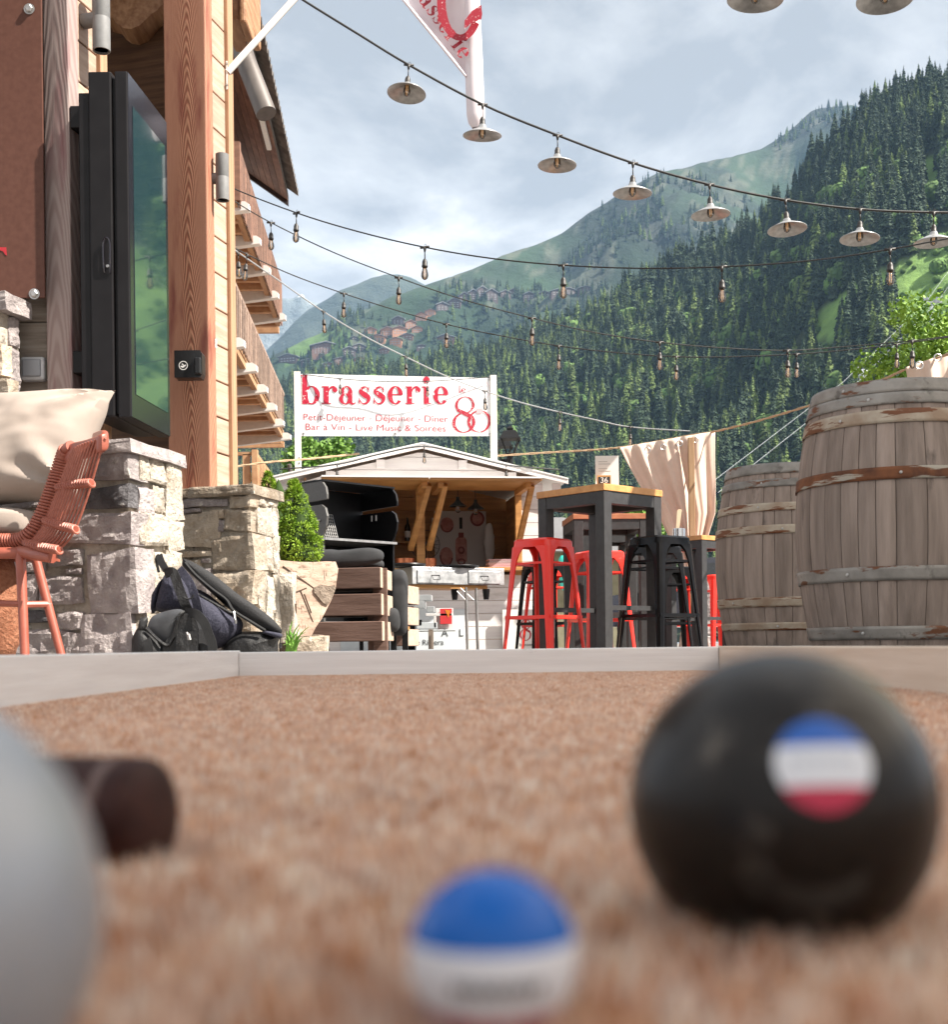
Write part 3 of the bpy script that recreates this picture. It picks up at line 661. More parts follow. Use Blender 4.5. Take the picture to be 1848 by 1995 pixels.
# ---- timber columns: grained front post, planked sunny side, corner board
m_post1 = wood_cathedral('weathered_post', (0.28, 0.205, 0.19), (0.35, 0.275, 0.255), P(104, 400, 5.02).x, 60.0, 42.0, c3=(0.23, 0.12, 0.12))
m_post2 = wood_cathedral('flame_grain_post', (0.27, 0.10, 0.058), (0.44, 0.215, 0.13), P(366, 500, 5.72).x, 62.0, 96.0, c3=(0.20, 0.05, 0.03))
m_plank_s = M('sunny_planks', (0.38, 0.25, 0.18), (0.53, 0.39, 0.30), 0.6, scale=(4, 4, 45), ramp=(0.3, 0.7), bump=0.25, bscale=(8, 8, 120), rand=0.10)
m_trim = M('corner_board', (0.36, 0.19, 0.11), (0.48, 0.29, 0.17), 0.6, scale=(60, 60, 2.5), bump=0.2, bscale=(140, 140, 4))
m_plank_g = M('grey_planks', (0.24, 0.20, 0.165), (0.38, 0.33, 0.28), 0.75, scale=(3, 3, 40), bump=0.4, bscale=(5, 5, 110), rand=0.12, spots=[((0.17, 0.13, 0.10), (9, 9, 30), 0.66, 0.72)])
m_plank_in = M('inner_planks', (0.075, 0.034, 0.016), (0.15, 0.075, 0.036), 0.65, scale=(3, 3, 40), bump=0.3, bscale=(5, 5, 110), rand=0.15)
def column(name, label, K, wf, z0, z1, mpost):
    t = thing(name, label, 'timber column', K + ZZ * z0)
    MB().obox(K + ZZ * z0, EF * wf, ES * 0.075, ZZ * (z1 - z0)).build('front_post', mpost, t, bevel=0.006)
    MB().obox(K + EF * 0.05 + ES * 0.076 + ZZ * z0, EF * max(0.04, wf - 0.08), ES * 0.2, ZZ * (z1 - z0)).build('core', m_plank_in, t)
    z = z0 + 0.04; me = None
    while z < z1:
        o = K + EF * 0.022 + ES * 0.077; 
        b = MB().obox(o + ZZ * (z + 0.003), EF * 0.028, ES * 0.168, ZZ * 0.164); b.build('plank', m_plank_s, t, bevel=0.004); z += 0.171
    MB().obox(K + EF * 0.004 + ES * 0.247 + ZZ * z0, EF * 0.06, ES * 0.055, ZZ * (z1 - z0)).build('corner_board', m_trim, t, bevel=0.004)
    return t
K1 = P(139, 600, 5.02); K1.z = 0; K2 = P(406, 600, 5.72); K2.z = 0
column('timber_column', 'weathered pinkish timber column beside the brown metal panel', K1, 0.118, 0.86, 3.4, m_post1)
column('timber_column', 'reddish flame-grained timber column standing on the second stone pier', K2, 0.215, 0.79, 3.7, m_post2)
# grey planks behind the socket
t = thing('plank_wall', 'weathered grey plank wall behind the switch box', 'plank wall', P(-40, 1258, 5.12))
for i in range(13):
    zz = 0.86 + i * 0.192; a = P(-160, 700, 5.11); b = P(92, 700, 5.11)
    MB().obox((a.x, 5.11, zz), (b.x - a.x, 0.0, 0), (0, 0.03, 0), (0, 0, 0.188)).build('plank', m_plank_g, t, bevel=0.003)
# recess behind the screen
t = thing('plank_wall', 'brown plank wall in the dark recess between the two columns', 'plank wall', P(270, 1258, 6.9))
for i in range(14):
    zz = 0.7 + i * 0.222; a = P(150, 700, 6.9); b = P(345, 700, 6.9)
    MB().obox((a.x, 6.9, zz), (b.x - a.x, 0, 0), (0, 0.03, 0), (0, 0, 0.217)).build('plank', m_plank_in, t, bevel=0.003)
t = thing('porch_roof', 'timber porch roof over the restaurant, its purlin ends jutting out', 'porch roof', P(430, 20, 6.1))
m_beam = M('carved_beam', (0.26, 0.12, 0.055), (0.46, 0.26, 0.14), 0.6, scale=(30, 5, 30), bump=0.3, bscale=(70, 8, 70))
a = K1 + EF * 0.1 - ES * 0.3
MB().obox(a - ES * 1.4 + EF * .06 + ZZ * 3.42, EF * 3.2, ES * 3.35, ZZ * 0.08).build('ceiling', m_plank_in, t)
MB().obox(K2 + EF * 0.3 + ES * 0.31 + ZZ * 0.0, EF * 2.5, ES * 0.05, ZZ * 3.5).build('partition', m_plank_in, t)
for (x0, x1, y1, D) in ((438, 466, 36, 6.15), (466, 480, 44, 6.12), (478, 493, 56, 6.3), (440, 470, 58, 6.35)):
    p, q = P(x0, y1, D), P(x1, y1, D); MB().obox(p, (q.x - p.x, 0, 0), (0, 0.25, 0), (0, 0, 3.55 - p.z)).build('purlin_end', m_beam, t, bevel=0.012)
mb = MB(); mb.prism([P(x, y, 5.98) for x, y in [(200, -60), (350, -60), (350, -6), (322, 4), (312, 14), (305, 22), (296, 27), (287, 36), (272, 50), (255, 57), (240, 55), (228, 46), (220, 36), (200, 30)]], (0, 0.16, 0))
tag(mb.build('carved_beam', m_beam, bevel=0.015), 'carved wooden beam with scalloped underside at the top of the recess', 'beam')
# brown metal panel
m_panel = M('brown_metal', (0.095, 0.040, 0.028), (0.115, 0.050, 0.036), 0.5, spec=.25, scale=40, bump=0.05, bscale=300)
m_zinc = M('zinc', (0.40, 0.39, 0.38), (0.55, 0.54, 0.53), 0.4, metal=0.9, scale=20)
m_redprint = M('red_print', (0.42, 0.02, 0.03), None, 0.5)
t = thing('metal_panel', 'brown metal sign panel with hex bolts at the upper left', 'sign panel', P(0, 583, 4.98))
p, q = P(-400, 586, 4.98), P(80, -40, 4.98); MB().obox((p.x, 4.98, p.z), (q.x - p.x, 0, 0), (0, 0.012, 0), (0, 0, q.z - p.z)).build('plate', m_panel, t, bevel=0.002)
for (x, y) in ((57, 18), (67, 573)):
    q90 = Matrix.Rotation(R(90), 3, 'X'); MB().lathe([(0.0, 0.014), (0.012, 0.014), (0.016, 0.010), (0.016, 0)], P(x, y, 4.978), 6, q90).lathe([(0.022, 0.002), (0.022, 0)], P(x, y, 4.979), 14, q90).build('bolt', m_zinc, t)
mb = MB(); mb.prism([P(x, y, 4.978) for x, y in [(-14, 482), (12, 482), (13, 498), (10, 496), (6, 490), (-2, 487), (-2, 540), (-14, 540)]], (0, 0.0015, 0)); mb.build('letter', m_redprint, t)
# switch box
m_grey_pl = M('grey_plastic', (0.42, 0.43, 0.44), (0.5, 0.5, 0.51), 0.35, scale=30); m_grey_lid = M('grey_lid', (0.27, 0.28, 0.30), None, 0.25)
t = thing('switch_box', 'square grey weatherproof switch box on the grey planks', 'switch', P(63, 718, 5.09))
p = P(38, 741, 5.06); MB().obox(p, (0.102, 0, 0), (0, 0.05, 0), (0, 0, 0.098)).build('housing', m_grey_pl, t, bevel=0.012)
MB().obox(p + Vector((0.012, -0.008, 0.014)), (0.076, 0, 0), (0, 0.02, 0), (0, 0, 0.072)).build('cover', m_grey_lid, t, bevel=0.006)

# ---- outdoor screen
m_blk = M('black_cabinet', (0.006, 0.005, 0.006), (0.009, 0.008, 0.009), 0.45, scale=12, spec=.25); m_bezel = M('screen_bezel', (0.012, 0.010, 0.016), None, 0.12, spec=0.6)
m_screen = M('screen_glass', (0.012, 0.035, 0.042), None, 0.03, spec=1.0, coat=1.0)
SX, SN, SF = -1.352, 4.9, 5.38; zb, zt = 0.995, 2.372
t = thing('outdoor_screen', 'tall black outdoor display cabinet mounted above the stone pier', 'screen', (SX - 0.1, 5.2, zb))
tw = 0.036
mb = MB(); mb.obox((SX - 0.052, SN, zb), (0.05, 0, 0), (tw, SF - SN, 0), (0, 0, zt - zb)); mb.build('screen_frame', m_blk, t, bevel=0.004)
MB().obox((SX - 0.066, SN + .02, zb + .02), (0.014, 0, 0), (tw, SF - SN - .04, 0), (0, 0, zt - zb - .04)).build('gap_seal', m_blk, t)
MB().obox((SX - 0.158, SN, zb + .004), (0.092, 0, 0), (tw, SF - SN, 0), (0, 0, zt - zb - .004)).build('cabinet', m_blk, t, bevel=0.006)
MB().obox((SX - 0.20, SN + .01, zb + .02), (0.042, 0, 0), (tw, SF - SN - .03, 0), (0, 0, zt - zb - .10)).build('back_box', m_blk, t, bevel=0.004)
MB().obox((SX - 0.0018, SN + .005, zb + .004), (0.003, 0, 0), (tw, SF - SN - .01, 0), (0, 0, zt - zb - .008)).build('bezel', m_bezel, t)
MB().obox((SX + 0.0016 + tw * .1, SN + (SF - SN) * .1, zb + .10), (0.002, 0, 0), (tw * .82, (SF - SN) * .82, 0), (0, 0, zt - zb - .22)).build('glass', m_screen, t)
for zq in (1.2, 2.2): MB().obox((SX - 0.27, SN + .12, zq), (0.08, 0, 0), (0, 0.25, 0), (0, 0, 0.09)).build('mounting_bracket', m_blk, t, bevel=0.004)
p = P(209, 500, SN - 0.004); h = MB(); h.tube(smoothpath([p + Vector((-.011, 0, -.065)), p + Vector((-.013, -.008, -.03)), p + Vector((-.013, -.008, .05)), p + Vector((0, -.008, .072)), p + Vector((.013, -.008, .05)), p + Vector((.013, -.008, -.03)), p + Vector((.011, 0, -.065))], 4), 0.0035, 6)
h.build('handle', m_bezel, t, smooth=True)
MB().lathe([(0.0, 0.006), (0.006, 0.005), (0.007, 0)], P(210, 519, SN), 12, Matrix.Rotation(R(90), 3, 'X')).build('lock', m_zinc, t, smooth=True)

# ---- wall lamps
m_lampg = M('lamp_grey', (0.15, 0.15, 0.15), (0.18, 0.18, 0.18), 0.65, metal=0.0, scale=40); m_lens = M('lamp_lens', (0.5, 0.5, 0.48), None, 0.2)
def wall_lamp(label, top, bot, wall, r):
    t = thing('wall_lamp', label, 'wall lamp', bot); L_ = (top - bot).z
    MB().lathe([(r * .82, 0.012), (r * .84, 0.0), (r, 0.0), (r, L_ * .49), (r * .985, L_ * .495), (r * .985, L_ * .505), (r, L_ * .51), (r, L_), (r * .84, L_), (r * .82, L_ - .012)], bot, 28).build('tube', m_lampg, t, smooth=True)
    MB().lathe([(0, 0.008), (r * .83, 0.008)], bot, 20).build('lens', m_lens, t)
    d = wall - (top + bot) / 2; q = Vector((0, 0, 1)).rotation_difference(d).to_matrix()
    MB().lathe([(r * .82, 0), (r * .82, d.length - .002), (r * .75, d.length)], (top + bot) / 2, 24, q).build('mount', m_lampg, t, smooth=True)
b1 = P(198, 100, 5.14); wall_lamp('grey tube wall lamp at the top, left of the dark recess', b1 + ZZ * 0.27, b1, b1 + ZZ * 0.135 - EF * -0.085, 0.0365)
b2 = P(434, 391, 5.78); wall_lamp('grey tube wall lamp on the sunlit side of the flame-grained column', b2 + ZZ * 0.215, b2, b2 + ZZ * 0.107 - EF * -0.075, 0.031)
# black dispenser box on the column
m_white = M('white_paint', (0.72, 0.71, 0.69), (0.8, 0.79, 0.77), 0.45, scale=10); m_blackpl = M('black_plastic', (0.012, 0.012, 0.013), None, 0.35)
p = P(340, 736, 5.60); t = thing('dispenser', 'black plastic dispenser box with a round white emblem on the column', 'dispenser', p)
mb = MB(); mb.prism([p + Vector((x, 0, z)) for x, z in ((0, 0), (0.118, 0), (0.126, 0.02), (0.126, 0.108), (0.118, 0.124), (0, 0.124))], (0, 0.07, 0)); mb.build('case', m_blackpl, t, bevel=0.006)
MB().obox(p + Vector((0.094, -0.02, 0.012)), (0.03, 0, 0), (0, 0.03, 0), (0, 0, 0.076)).build('front_cover', m_blackpl, t, bevel=0.006)
lay([g_ring(0, 0, 1, 1, .16, .16), g_stroke([(-.6, -.15), (-.1, -.3), (.35, -.05), (.6, .15)], [.2, .45, .3, .1]), g_stroke([(-.3, .4), (0, .1), (.1, .2)], [.2, .3, .1])], p + Vector((0.041, 0, 0.055)), Vector((0.0205, 0, 0)), Vector((0, 0, 0.0205)), 'emblem', m_white, t)
p = hit(410, 669, K2 + EF * 0.02, EF); t = MB().obox(p - ZZ * 0.02, -EF * 0.02, ES * 0.03, ZZ * 0.045).build('sensor_box', m_white, bevel=0.003); tag(t, 'tiny white sensor box on the sunlit planks of the column', 'sensor')
# white flag arm
t = thing('flag_arm', 'white diagonal metal arm fixed to the corner board of the column', 'flagpole arm', P(442, 145, 6.0))
m_wmetal = M('white_metal', (0.66, 0.63, 0.60), (0.74, 0.71, 0.68), 0.35, scale=20)
MB().tube([P(443, 142, 5.97), P(580, -8, 6.15), P(760, -200, 6.4)], 0.0165, 12).build('pole', m_wmetal, t, smooth=True)
p = P(440, 175, 5.96); MB().obox(p, (0.012, 0, 0), (0, 0.03, 0), (0, 0, 0.14)).build('plate', m_wmetal, t, bevel=0.003)
for y in (125, 166): MB().lathe([(0, 0.006), (0.006, 0.005), (0.007, 0)], P(442, y, 5.955), 8, Matrix.Rotation(R(90), 3, 'X')).build('screw', m_zinc, t)
# hidden post that carries the light strings
tag(MB().box((-1.84, 8.95, 1.9), (0.1, 0.1, 3.8)).build('string_post', m_trim, bevel=0.005), 'timber post behind the flame-grained column carrying the light strings', 'post')

# ================================================================== THE CHALET WITH BALCONIES
EDD = Vector((-0.064, 1, 0))
def CH(c, D, z): return Vector((c - 0.064 * D, D, z))
m_chb = M('chalet_brown', (0.14, 0.07, 0.048), (0.23, 0.125, 0.085), 0.75, scale=(2, 2, 9), bump=0.2, rand=0.34)
m_chw = M('chalet_render', (0.62, 0.60, 0.56), (0.7, 0.68, 0.64), 0.9, scale=3)
m_cho = M('chalet_orange', (0.38, 0.20, 0.10), (0.52, 0.31, 0.17), 0.7, scale=(5, 1, 5), rand=0.15)
m_chgrey = M('chalet_greyed', (0.20, 0.135, 0.105), (0.32, 0.225, 0.175), 0.75, scale=(2, 2, 9), rand=0.3)
m_tile = M('roof_tile', (0.11, 0.095, 0.085), (0.20, 0.18, 0.165), 0.7, scale=6, rand=0.2)
m_gutter = M('gutter_zinc', (0.085, 0.068, 0.06), (0.14, 0.12, 0.108), 0.5, metal=0.1, scale=(9, 9, 3), spots=[((0.13, 0.11, 0.10), 7, 0.55, 0.7)])
t = thing('chalet', 'brown timber chalet with stacked balconies at the left', 'chalet', CH(-5.4, 25, 0))
DN, DF = 17.0, 36.0
mb = MB(); mb.obox(CH(-4.85, DN, 0), CH(-4.85, DF - .6, 0) - CH(-4.85, DN, 0), (-6, 0, 0), (0, 0, 15)); mb.build('wall', m_chb, t)
MB().obox(CH(-4.84, 24, 5.9), EDD * 2.0, (0.02, 0, 0), (0, 0, 1.9)).build('rendered_panel', m_chw, t)
for (d, z, w, h) in ((26.5, 8.95, 1.3, 1.9), (29.5, 8.95, 1.3, 1.9), (27.5, 6.05, 1.4, 1.6), (31, 6.05, 1.4, 1.6)):
    MB().obox(CH(-4.84, d, z), EDD * w, (0.03, 0, 0), (0, 0, h)).build('window', m_bezel, t)
# roof
ez = 13.1; ridge_dx, ridge_dz = -5.0, 3.6
a0, a1 = CH(-2.97, DN, ez), CH(-2.97, DF, ez); up = Vector((ridge_dx, 0, ridge_dz))
ro = MB().obox(a0 + Vector((0, 0, .12)), a1 - a0, up, (0, 0, .14)).build('roof', m_tile, t)
nb = 26; un = up.normalized()
for i in range(nb):
    o = a0 + un * (0.02 + i * 0.235); MB().obox(o + Vector((0, 0, .03)), a1 - a0, un * 0.222, (0, 0, .085)).build('soffit_board', m_cho if i > 90 else m_chb, t)
MB().obox(a1 + Vector((0, 0, -.10)), up, EDD * 0.12, (0, 0, .34)).build('verge_board', M('verge_dark', (0.05, 0.03, 0.025), None, .7), t)
tm = MB(); tm.grid(lambda u, v: Vector((0.55 - 0.55 * v, 0, 0)) * 0 + Vector((0.30 - 0.9 * v, (u - .5) * 0.35, -0.02 + 0.15 * math.sin(math.pi * u) + 0.64 * v)), 8, 1); tme = tm.mesh('tile'); tme.materials.append(m_tile)
d = DN
while d < DF:
    o = link('tile', tme, ro, solid=0.03); o.location = CH(-2.97, d, ez + .16); o.rotation_euler = (0, 0, R(3.6)); d += 0.36
mb = MB(); mb.tube(smoothpath([P(478, 30, 9.2), P(468, 70, 9.2), P(476, 110, 9.1), P(502, 178, 9.0), P(519, 222, 8.95)], 6), 0.075, 18)
tag(mb.build('downpipe', m_gutter, smooth=True), 'fat weathered metal rain pipe bending under the eaves', 'rain pipe')
MB().obox(CH(-3.2, 29, ez - .02), EDD * 3.2, (0.12, 0, 0), (0, 0, .10)).build('gutter_pipe', m_wmetal, t)
def balcony(zf, c, d0, d1, solid, rail_m, label, joist_white=True, h=1.05):
    b = MB().obox(CH(c + .02, d0, zf - .06), EDD * (d1 - d0), (-4.85 - c + .3, 0, 0), (0, 0, .06)).build('balcony_floor', m_cho, t, label=label)
    # rail, boards
    MB().obox(CH(c - .05, d0, zf + h - .07), EDD * (d1 - d0), (0.1, 0, 0), (0, 0, .07)).build('rail', rail_m, b)
    MB().obox(CH(c - .03, d0, zf + .10), EDD * (d1 - d0), (0.06, 0, 0), (0, 0, .07)).build('rail', rail_m, b)
    st, w = (0.19, 0.165) if solid else (0.30, 0.17)
    n = int((d1 - d0) / st); bz0, bh = (-0.22, h + .14) if solid else (0.0, h - .08)
    me = MB().obox((0, 0, 0), EDD * w, (0.03, 0, 0), (0, 0, bh)).mesh('baluster'); me.materials.append(rail_m)
    for i in range(n):
        o = link('baluster', me, b); o.location = CH(c + .035, d0 + i * st, zf + bz0)
    for i in range(5):   # near end of the railing
        MB().obox(CH(c - .25 - i * .27, d0, zf + .1), (0.16, 0, 0), (0, 0.03, 0), (0, 0, h - .15)).build('baluster', rail_m, b)
    MB().obox(CH(c, d0, zf + h - .07), (-1.5, 0, 0), (0, 0.08, 0), (0, 0, .07)).build('rail', rail_m, b); MB().obox(CH(c, d0, zf + .0), (-1.5, 0, 0), (0, 0.08, 0), (0, 0, .12)).build('rail', rail_m, b)
    MB().obox(CH(c - .05, d0 - .06, zf - .1), (0.12, 0, 0), (0, .12, 0), (0, 0, h + .14)).build('corner_post', rail_m, b)
    d = d0 + 0.1
    while d < d1 + .3:
        mb = MB(); p0 = CH(c + .14, d, zf - .07); mb.prism([p0, p0 + Vector((0.08, 0, -.05)), p0 + Vector((0.08, 0, -.17)), p0 + Vector((-1.9, 0, -.40)), p0 + Vector((-1.9, 0, 0))], (0, 0.2, 0)); mb.build('joist', m_white if joist_white else rail_m, b)
        for q in (0.7, 1.4): MB().obox(CH(c - .1, d + q, zf - .24), (-1.6, 0, 0), (0, 0.14, 0), (0, 0, .17)).build('joist', m_cho, b)
        d += 2.1
    MB().obox(CH(c - .12, d0, zf - .20), EDD * (d1 - d0), (0.12, 0, 0), (0, 0, .13)).build('edge_beam', m_cho, b)
    return b
balcony(9.25, -3.1, 25.0, 34.4, True, m_chb, 'upper balcony with close red-brown boards')
balcony(6.1, -3.05, 23.5, 34.3, False, m_chgrey, 'middle balcony with spaced greyed boards')
balcony(3.2, -2.95, 26.2, 33.2, False, m_cho, 'low orange timber deck railing', joist_white=False)
m_yel = M('yellow_plastic', (0.75, 0.42, 0.03), None, 0.4)
tag(MB().blob(P(482, 930, 27.0), (0.09, 0.06, 0.15), 3).build('watering_can', m_yel, smooth=True), 'small yellow container behind the orange deck railing', 'container')
MB().tube(smoothpath([CH(-2.9, 34.4, 5.2), CH(-2.9, 34.6, 4.6), CH(-3.6, 34.8, 4.4)], 5), 0.06, 8).build('drain_pipe', m_gutter, t, smooth=True)
# ================================================================== THE WHITE HUT
PH = R(8); HX = Vector((math.cos(PH), math.sin(PH), 0)); HYV = Vector((-math.sin(PH), math.cos(PH), 0))
HO = P(826, 1258, 13.4); HO.z = 0
def H(x, y, z): return HO + HX * x + HYV * y + ZZ * z
m_hutw = M('hut_white', (0.66, 0.61, 0.60), (0.76, 0.72, 0.70), 0.7, scale=(2, 2, 25), bump=0.15, bscale=(4, 4, 60), rand=0.07, spots=[((0.45, 0.38, 0.35), 9, 0.72, 0.76), ((0.50, 0.45, 0.42), (3, 3, 14), 0.60, 0.78)])
m_hutp = M('hut_orange', (0.38, 0.17, 0.045), (0.55, 0.28, 0.09), 0.55, scale=(3, 3, 20), bump=0.15, rand=0.12)
m_hutin = M('hut_inside', (0.38, 0.17, 0.055), (0.54, 0.27, 0.095), 0.6, scale=(2, 2, 25), bump=0.15, rand=0.15)
m_felt = M('roof_white', (0.72, 0.71, 0.70), None, 0.6)
t = hut = thing('hut', 'white wooden market hut with open serving hatches', 'hut', HO)
WL, WR, DEP = -1.30, 1.34, 2.3; EL, ERt, APX = -1.60, 1.60, 0.0
zE, zA = 1.86, 2.235
def roof_z(x): return lerp(zA, zE, abs(x) / 1.6)
OL, OR_, OZ0, OZ1 = -1.12, 1.10, 0.92, 1.765
# front planks
ph = 0.142; z = 0.0
def clipx(z): return min(WR, 1.6 * (zA - .05 - z) / (zA - zE))
while z < zA - 0.07:
    z1 = min(z + ph - 0.005, zA - 0.06)
    spans = []
    if z1 <= OZ0 + .02: spans = [(WL, WR)]
    elif z >= OZ1 - .02:
        a = clipx(z); b = clipx(z1); spans = [(max(WL, -a), min(WR, a), max(WL, -b), min(WR, b))]
    else: spans = [(WL, OL), (OR_, WR)]
    for s_ in spans:
        if len(s_) == 2: s_ = (s_[0], s_[1], s_[0], s_[1])
        mb = MB(); mb.prism([H(s_[0], 0, z), H(s_[1], 0, z), H(s_[3], 0, z1), H(s_[2], 0, z1)], HYV * 0.03); mb.build('plank', m_hutw, t, bevel=0.003)
    z += ph
for sx_ in (WL, WR - .03): MB().obox(H(sx_, .031, 0), HX * .03, HYV * DEP, ZZ * zE).build('side_wall', m_hutw, t)
MB().obox(H(WL + .035, DEP - .062, 0), HX * (WR - WL - .07), HYV * .02, ZZ * 2.0).build('back_wall', m_hutin, t)
z = 0.0
while z < 2.1:
    MB().obox(H(WL + .04, DEP - .1, z), HX * (WR - WL - .08), HYV * .03, ZZ * .158).build('inner_plank', m_hutin, t); z += .163
MB().obox(H(WL + .032, .035, .3), HX * .02, HYV * (DEP - .2), ZZ * 1.6).build('inner_lining', m_hutin, t); MB().obox(H(WR - .055, .035, .3), HX * .02, HYV * (DEP - .2), ZZ * 1.6).build('inner_lining', m_hutin, t)
for s in (-1, 1):
    o = H(0, -.13, zA); d = H(s * 1.6, -.13, zE) - o
    r_ = MB().obox(o, d, HYV * (DEP + .55), ZZ * .022).build('roof', m_felt, t)
    MB().obox(o - HYV * 0.004 - ZZ * .03, d, HYV * .028, ZZ * .03).build('fascia_board', m_hutw, r_)
    MB().obox(o + ZZ * .020 - HYV * .012, d, HYV * .05, ZZ * .014).build('edge_trim', m_felt, r_)
    for q in (0.28, 0.62, 0.93):
        p = o + d * q - ZZ * .13; MB().obox(p - HX * .045 + HYV * .08, HX * .09, HYV * .045, ZZ * .09).build('purlin_end', m_hutw, r_)
# hatches, braces, posts
for (x0, x1) in ((-1.10, -0.012), (0.0, 1.16)):
    o = H(x0, -.02, OZ1 + .0); mb = MB(); mb.obox(o, HX * (x1 - x0), -HYV * .85 + ZZ * .0, ZZ * .02); ht = mb.build('hatch', m_hutp, t)
    MB().obox(H(x0, -.885, OZ1 + .0215), HX * (x1 - x0), HYV * .86, ZZ * .016).build('hatch_face', m_felt, ht)
for (xb, xt_) in ((-.135, .03), (.065, .20), (1.04, 1.12)):
    MB().beam(H(xb, -.05, 1.12), H(xt_ - .02, -.62, OZ1 - .02), .055, .05).build('brace', m_hutp, t); MB().obox(H(xt_ - .10, -.72, OZ1 - .055), HX * .055, HYV * .66, ZZ * .065).build('hatch_rail', m_hutp, t)
for (x, w) in ((-.02, .09), (OR_ - .04, .07), (OL - .02, .06)): MB().obox(H(x - w / 2, -.035, OZ0 - .08), HX * w, HYV * .07, ZZ * (OZ1 - OZ0 + .1)).build('post', m_hutp, t, bevel=.004)
MB().obox(H(OL - .05, -.22, OZ0 - .04), HX * (OR_ - OL + .12), HYV * .5, ZZ * .035).build('counter', m_hutp, t, bevel=.004)
MB().obox(H(WL + .1, DEP - .32, 1.36), HX * 1.55, HYV * .2, ZZ * .025).build('shelf', m_hutp, t)
# things inside
m_bot = M('dark_bottle', (0.015, 0.012, 0.01), None, 0.15); m_paper = M('paper', (0.74, 0.72, 0.69), (0.8, 0.78, 0.75), 0.7, scale=5); m_ink = M('ink', (0.02, 0.02, 0.022), None, 0.6); m_glass = M('clear_glass', (0.95, 0.95, 0.95), None, 0.03, trans=1.0)
for i, (x, cm) in enumerate(((-1.0, m_bot), (-.5, m_bot), (.02, m_bot), (.18, m_paper), (.34, m_paper))):
    b = H(x, DEP - .22, 1.386); bt = thing('bottle', ['far left dark bottle on the hut shelf', 'second dark bottle on the hut shelf', 'dark bottle beside the hut post on the shelf', 'pale carton on the hut shelf', 'rightmost pale jar on the hut shelf'][i], 'bottle', b, group='bottles on the hut shelf')
    MB().lathe([(0.035, 0), (0.037, .02), (.037, .17), (.03, .2), (.013, .235), (.013, .29), (.015, .3), (0, .3)], b, 14).build('body', cm, bt, smooth=True); MB().lathe([(.0385, .05), (.0385, .13)], b, 14).build('sticker', m_paper, bt)
m_shade = M('pendant_shade', (0.03, 0.035, 0.035), (0.05, 0.055, 0.05), 0.4, scale=20, metal=.4)
for i, x in enumerate((.47, .71)):
    b = H(x, .6 + .25 * i, 1.66); lp = thing('pendant_lamp', ['left', 'right'][i] + ' dark pendant lamp hanging inside the hut', 'pendant lamp', b, group='pendants in the hut')
    MB().lathe([(.10, 0), (.098, .006), (.04, .05), (.02, .08), (.02, .11), (0, .11)], b, 20).build('lamp_shade', m_shade, lp, smooth=True, solid=0) ; MB().tube([b + ZZ * .1, b + ZZ * .4], .004, 5).build('cord', m_ink, lp); MB().blob(b - ZZ * .03, (.028, .028, .04)).build('bulb', m_glass, lp, smooth=True)
m_pink = M('print_pink', (0.45, 0.16, 0.14), (0.62, 0.32, 0.27), 0.6, scale=14); m_pinkd = M('print_dark_red', (0.16, 0.03, 0.03), (0.33, 0.08, 0.07), 0.6, scale=18)
m_post = M('poster_paper', (0.62, 0.58, 0.56), None, 0.45)
b = H(.70, DEP - .14, .98); po = thing('poster', 'tall poster of a bottle and round pink slices inside the hut', 'poster', b); px, pz = .66, .80
MB().obox(b - HX * px / 2, HX * px, HYV * .012, ZZ * pz).build('sheet', m_post, po)
L1 = lambda sh, nm, mt: lay(sh, b - HX * px / 2 - HYV * .0005, HX * px, ZZ * pz, nm, mt, po)
L1([g_ring(.24, .78, .13, .12, .13, .12), g_ring(.22, .28, .13, .15, .13, .15), g_ring(.83, .88, .14, .12, .14, .12), g_rect(.40, .2, .62, .52), g_ring(.51, .52, .11, .08, .11, .08)], 'print', m_pink)
for sh_ in (g_ring(.24, .78, .13, .12, .03, .02, 180, 340), g_ring(.22, .28, .13, .15, .03, .02, 170, 350), g_ring(.83, .88, .14, .12, .04, .03), g_ring(.51, .38, .07, .06, .035, .03), g_rect(.46, .58, .56, .66), g_ring(.51, .2, .08, .05, .03, .02)): lay([sh_], b - HX * px / 2 - HYV * .003, HX * px, ZZ * pz, 'print_outline', m_pinkd, po)
L1([g_rect(.48, .72, .54, .90)], 'bottle_neck', m_ink)
print_text('MIRAVAL', b - HYV * .002 + ZZ * .02, HX, ZZ, .05, m_ink, po, align='CENTER')
tag(MB().blob(H(1.02, DEP - .45, 1.35), (.07, .04, .24), 2.2, nz=.05, ns=9).build('cloth_bag', m_paper, smooth=True), 'crumpled pale cloth bag hanging in the hut corner', 'bag')
m_copper = M('copper', (0.55, 0.16, 0.07), (0.7, 0.28, 0.14), 0.35, metal=.8, scale=30)
for i, x in enumerate((-.17, .1)):
    b = H(x - .02, .02, OZ0 - .004); MBx = MB().lathe([(.10 if i == 0 else .07, 0), (.105 if i == 0 else .072, .11), (.098 if i == 0 else .068, .11), (.094 if i == 0 else .065, .01), (0, .01)], b, 20); tag(MBx.build('copper_pot', m_copper, smooth=True), ['large hammered copper pot left of the hut post', 'smaller copper pot right of the hut post'][i], 'pot', 'copper pots on the hut counter')
b = H(.12, .9, OZ0 + .0); fn = thing('desk_fan', 'dark wire desk fan inside the hut', 'fan', b)
cen = b + ZZ * .33
for i in range(10):
    a = math.pi * i / 10; MB().tube([cen + (HX * math.cos(a + k * .52) * .17 + ZZ * math.sin(a + k * .52) * .17) * 1 for k in range(2)] if False else [cen + HX * .17 * math.cos(a) * s + ZZ * .17 * math.sin(a) * s + HYV * (-.05 * (1 - s * s)) for s in (-1, -.5, 0, .5, 1)], .002, 4).build('guard_wire', m_ink, fn)
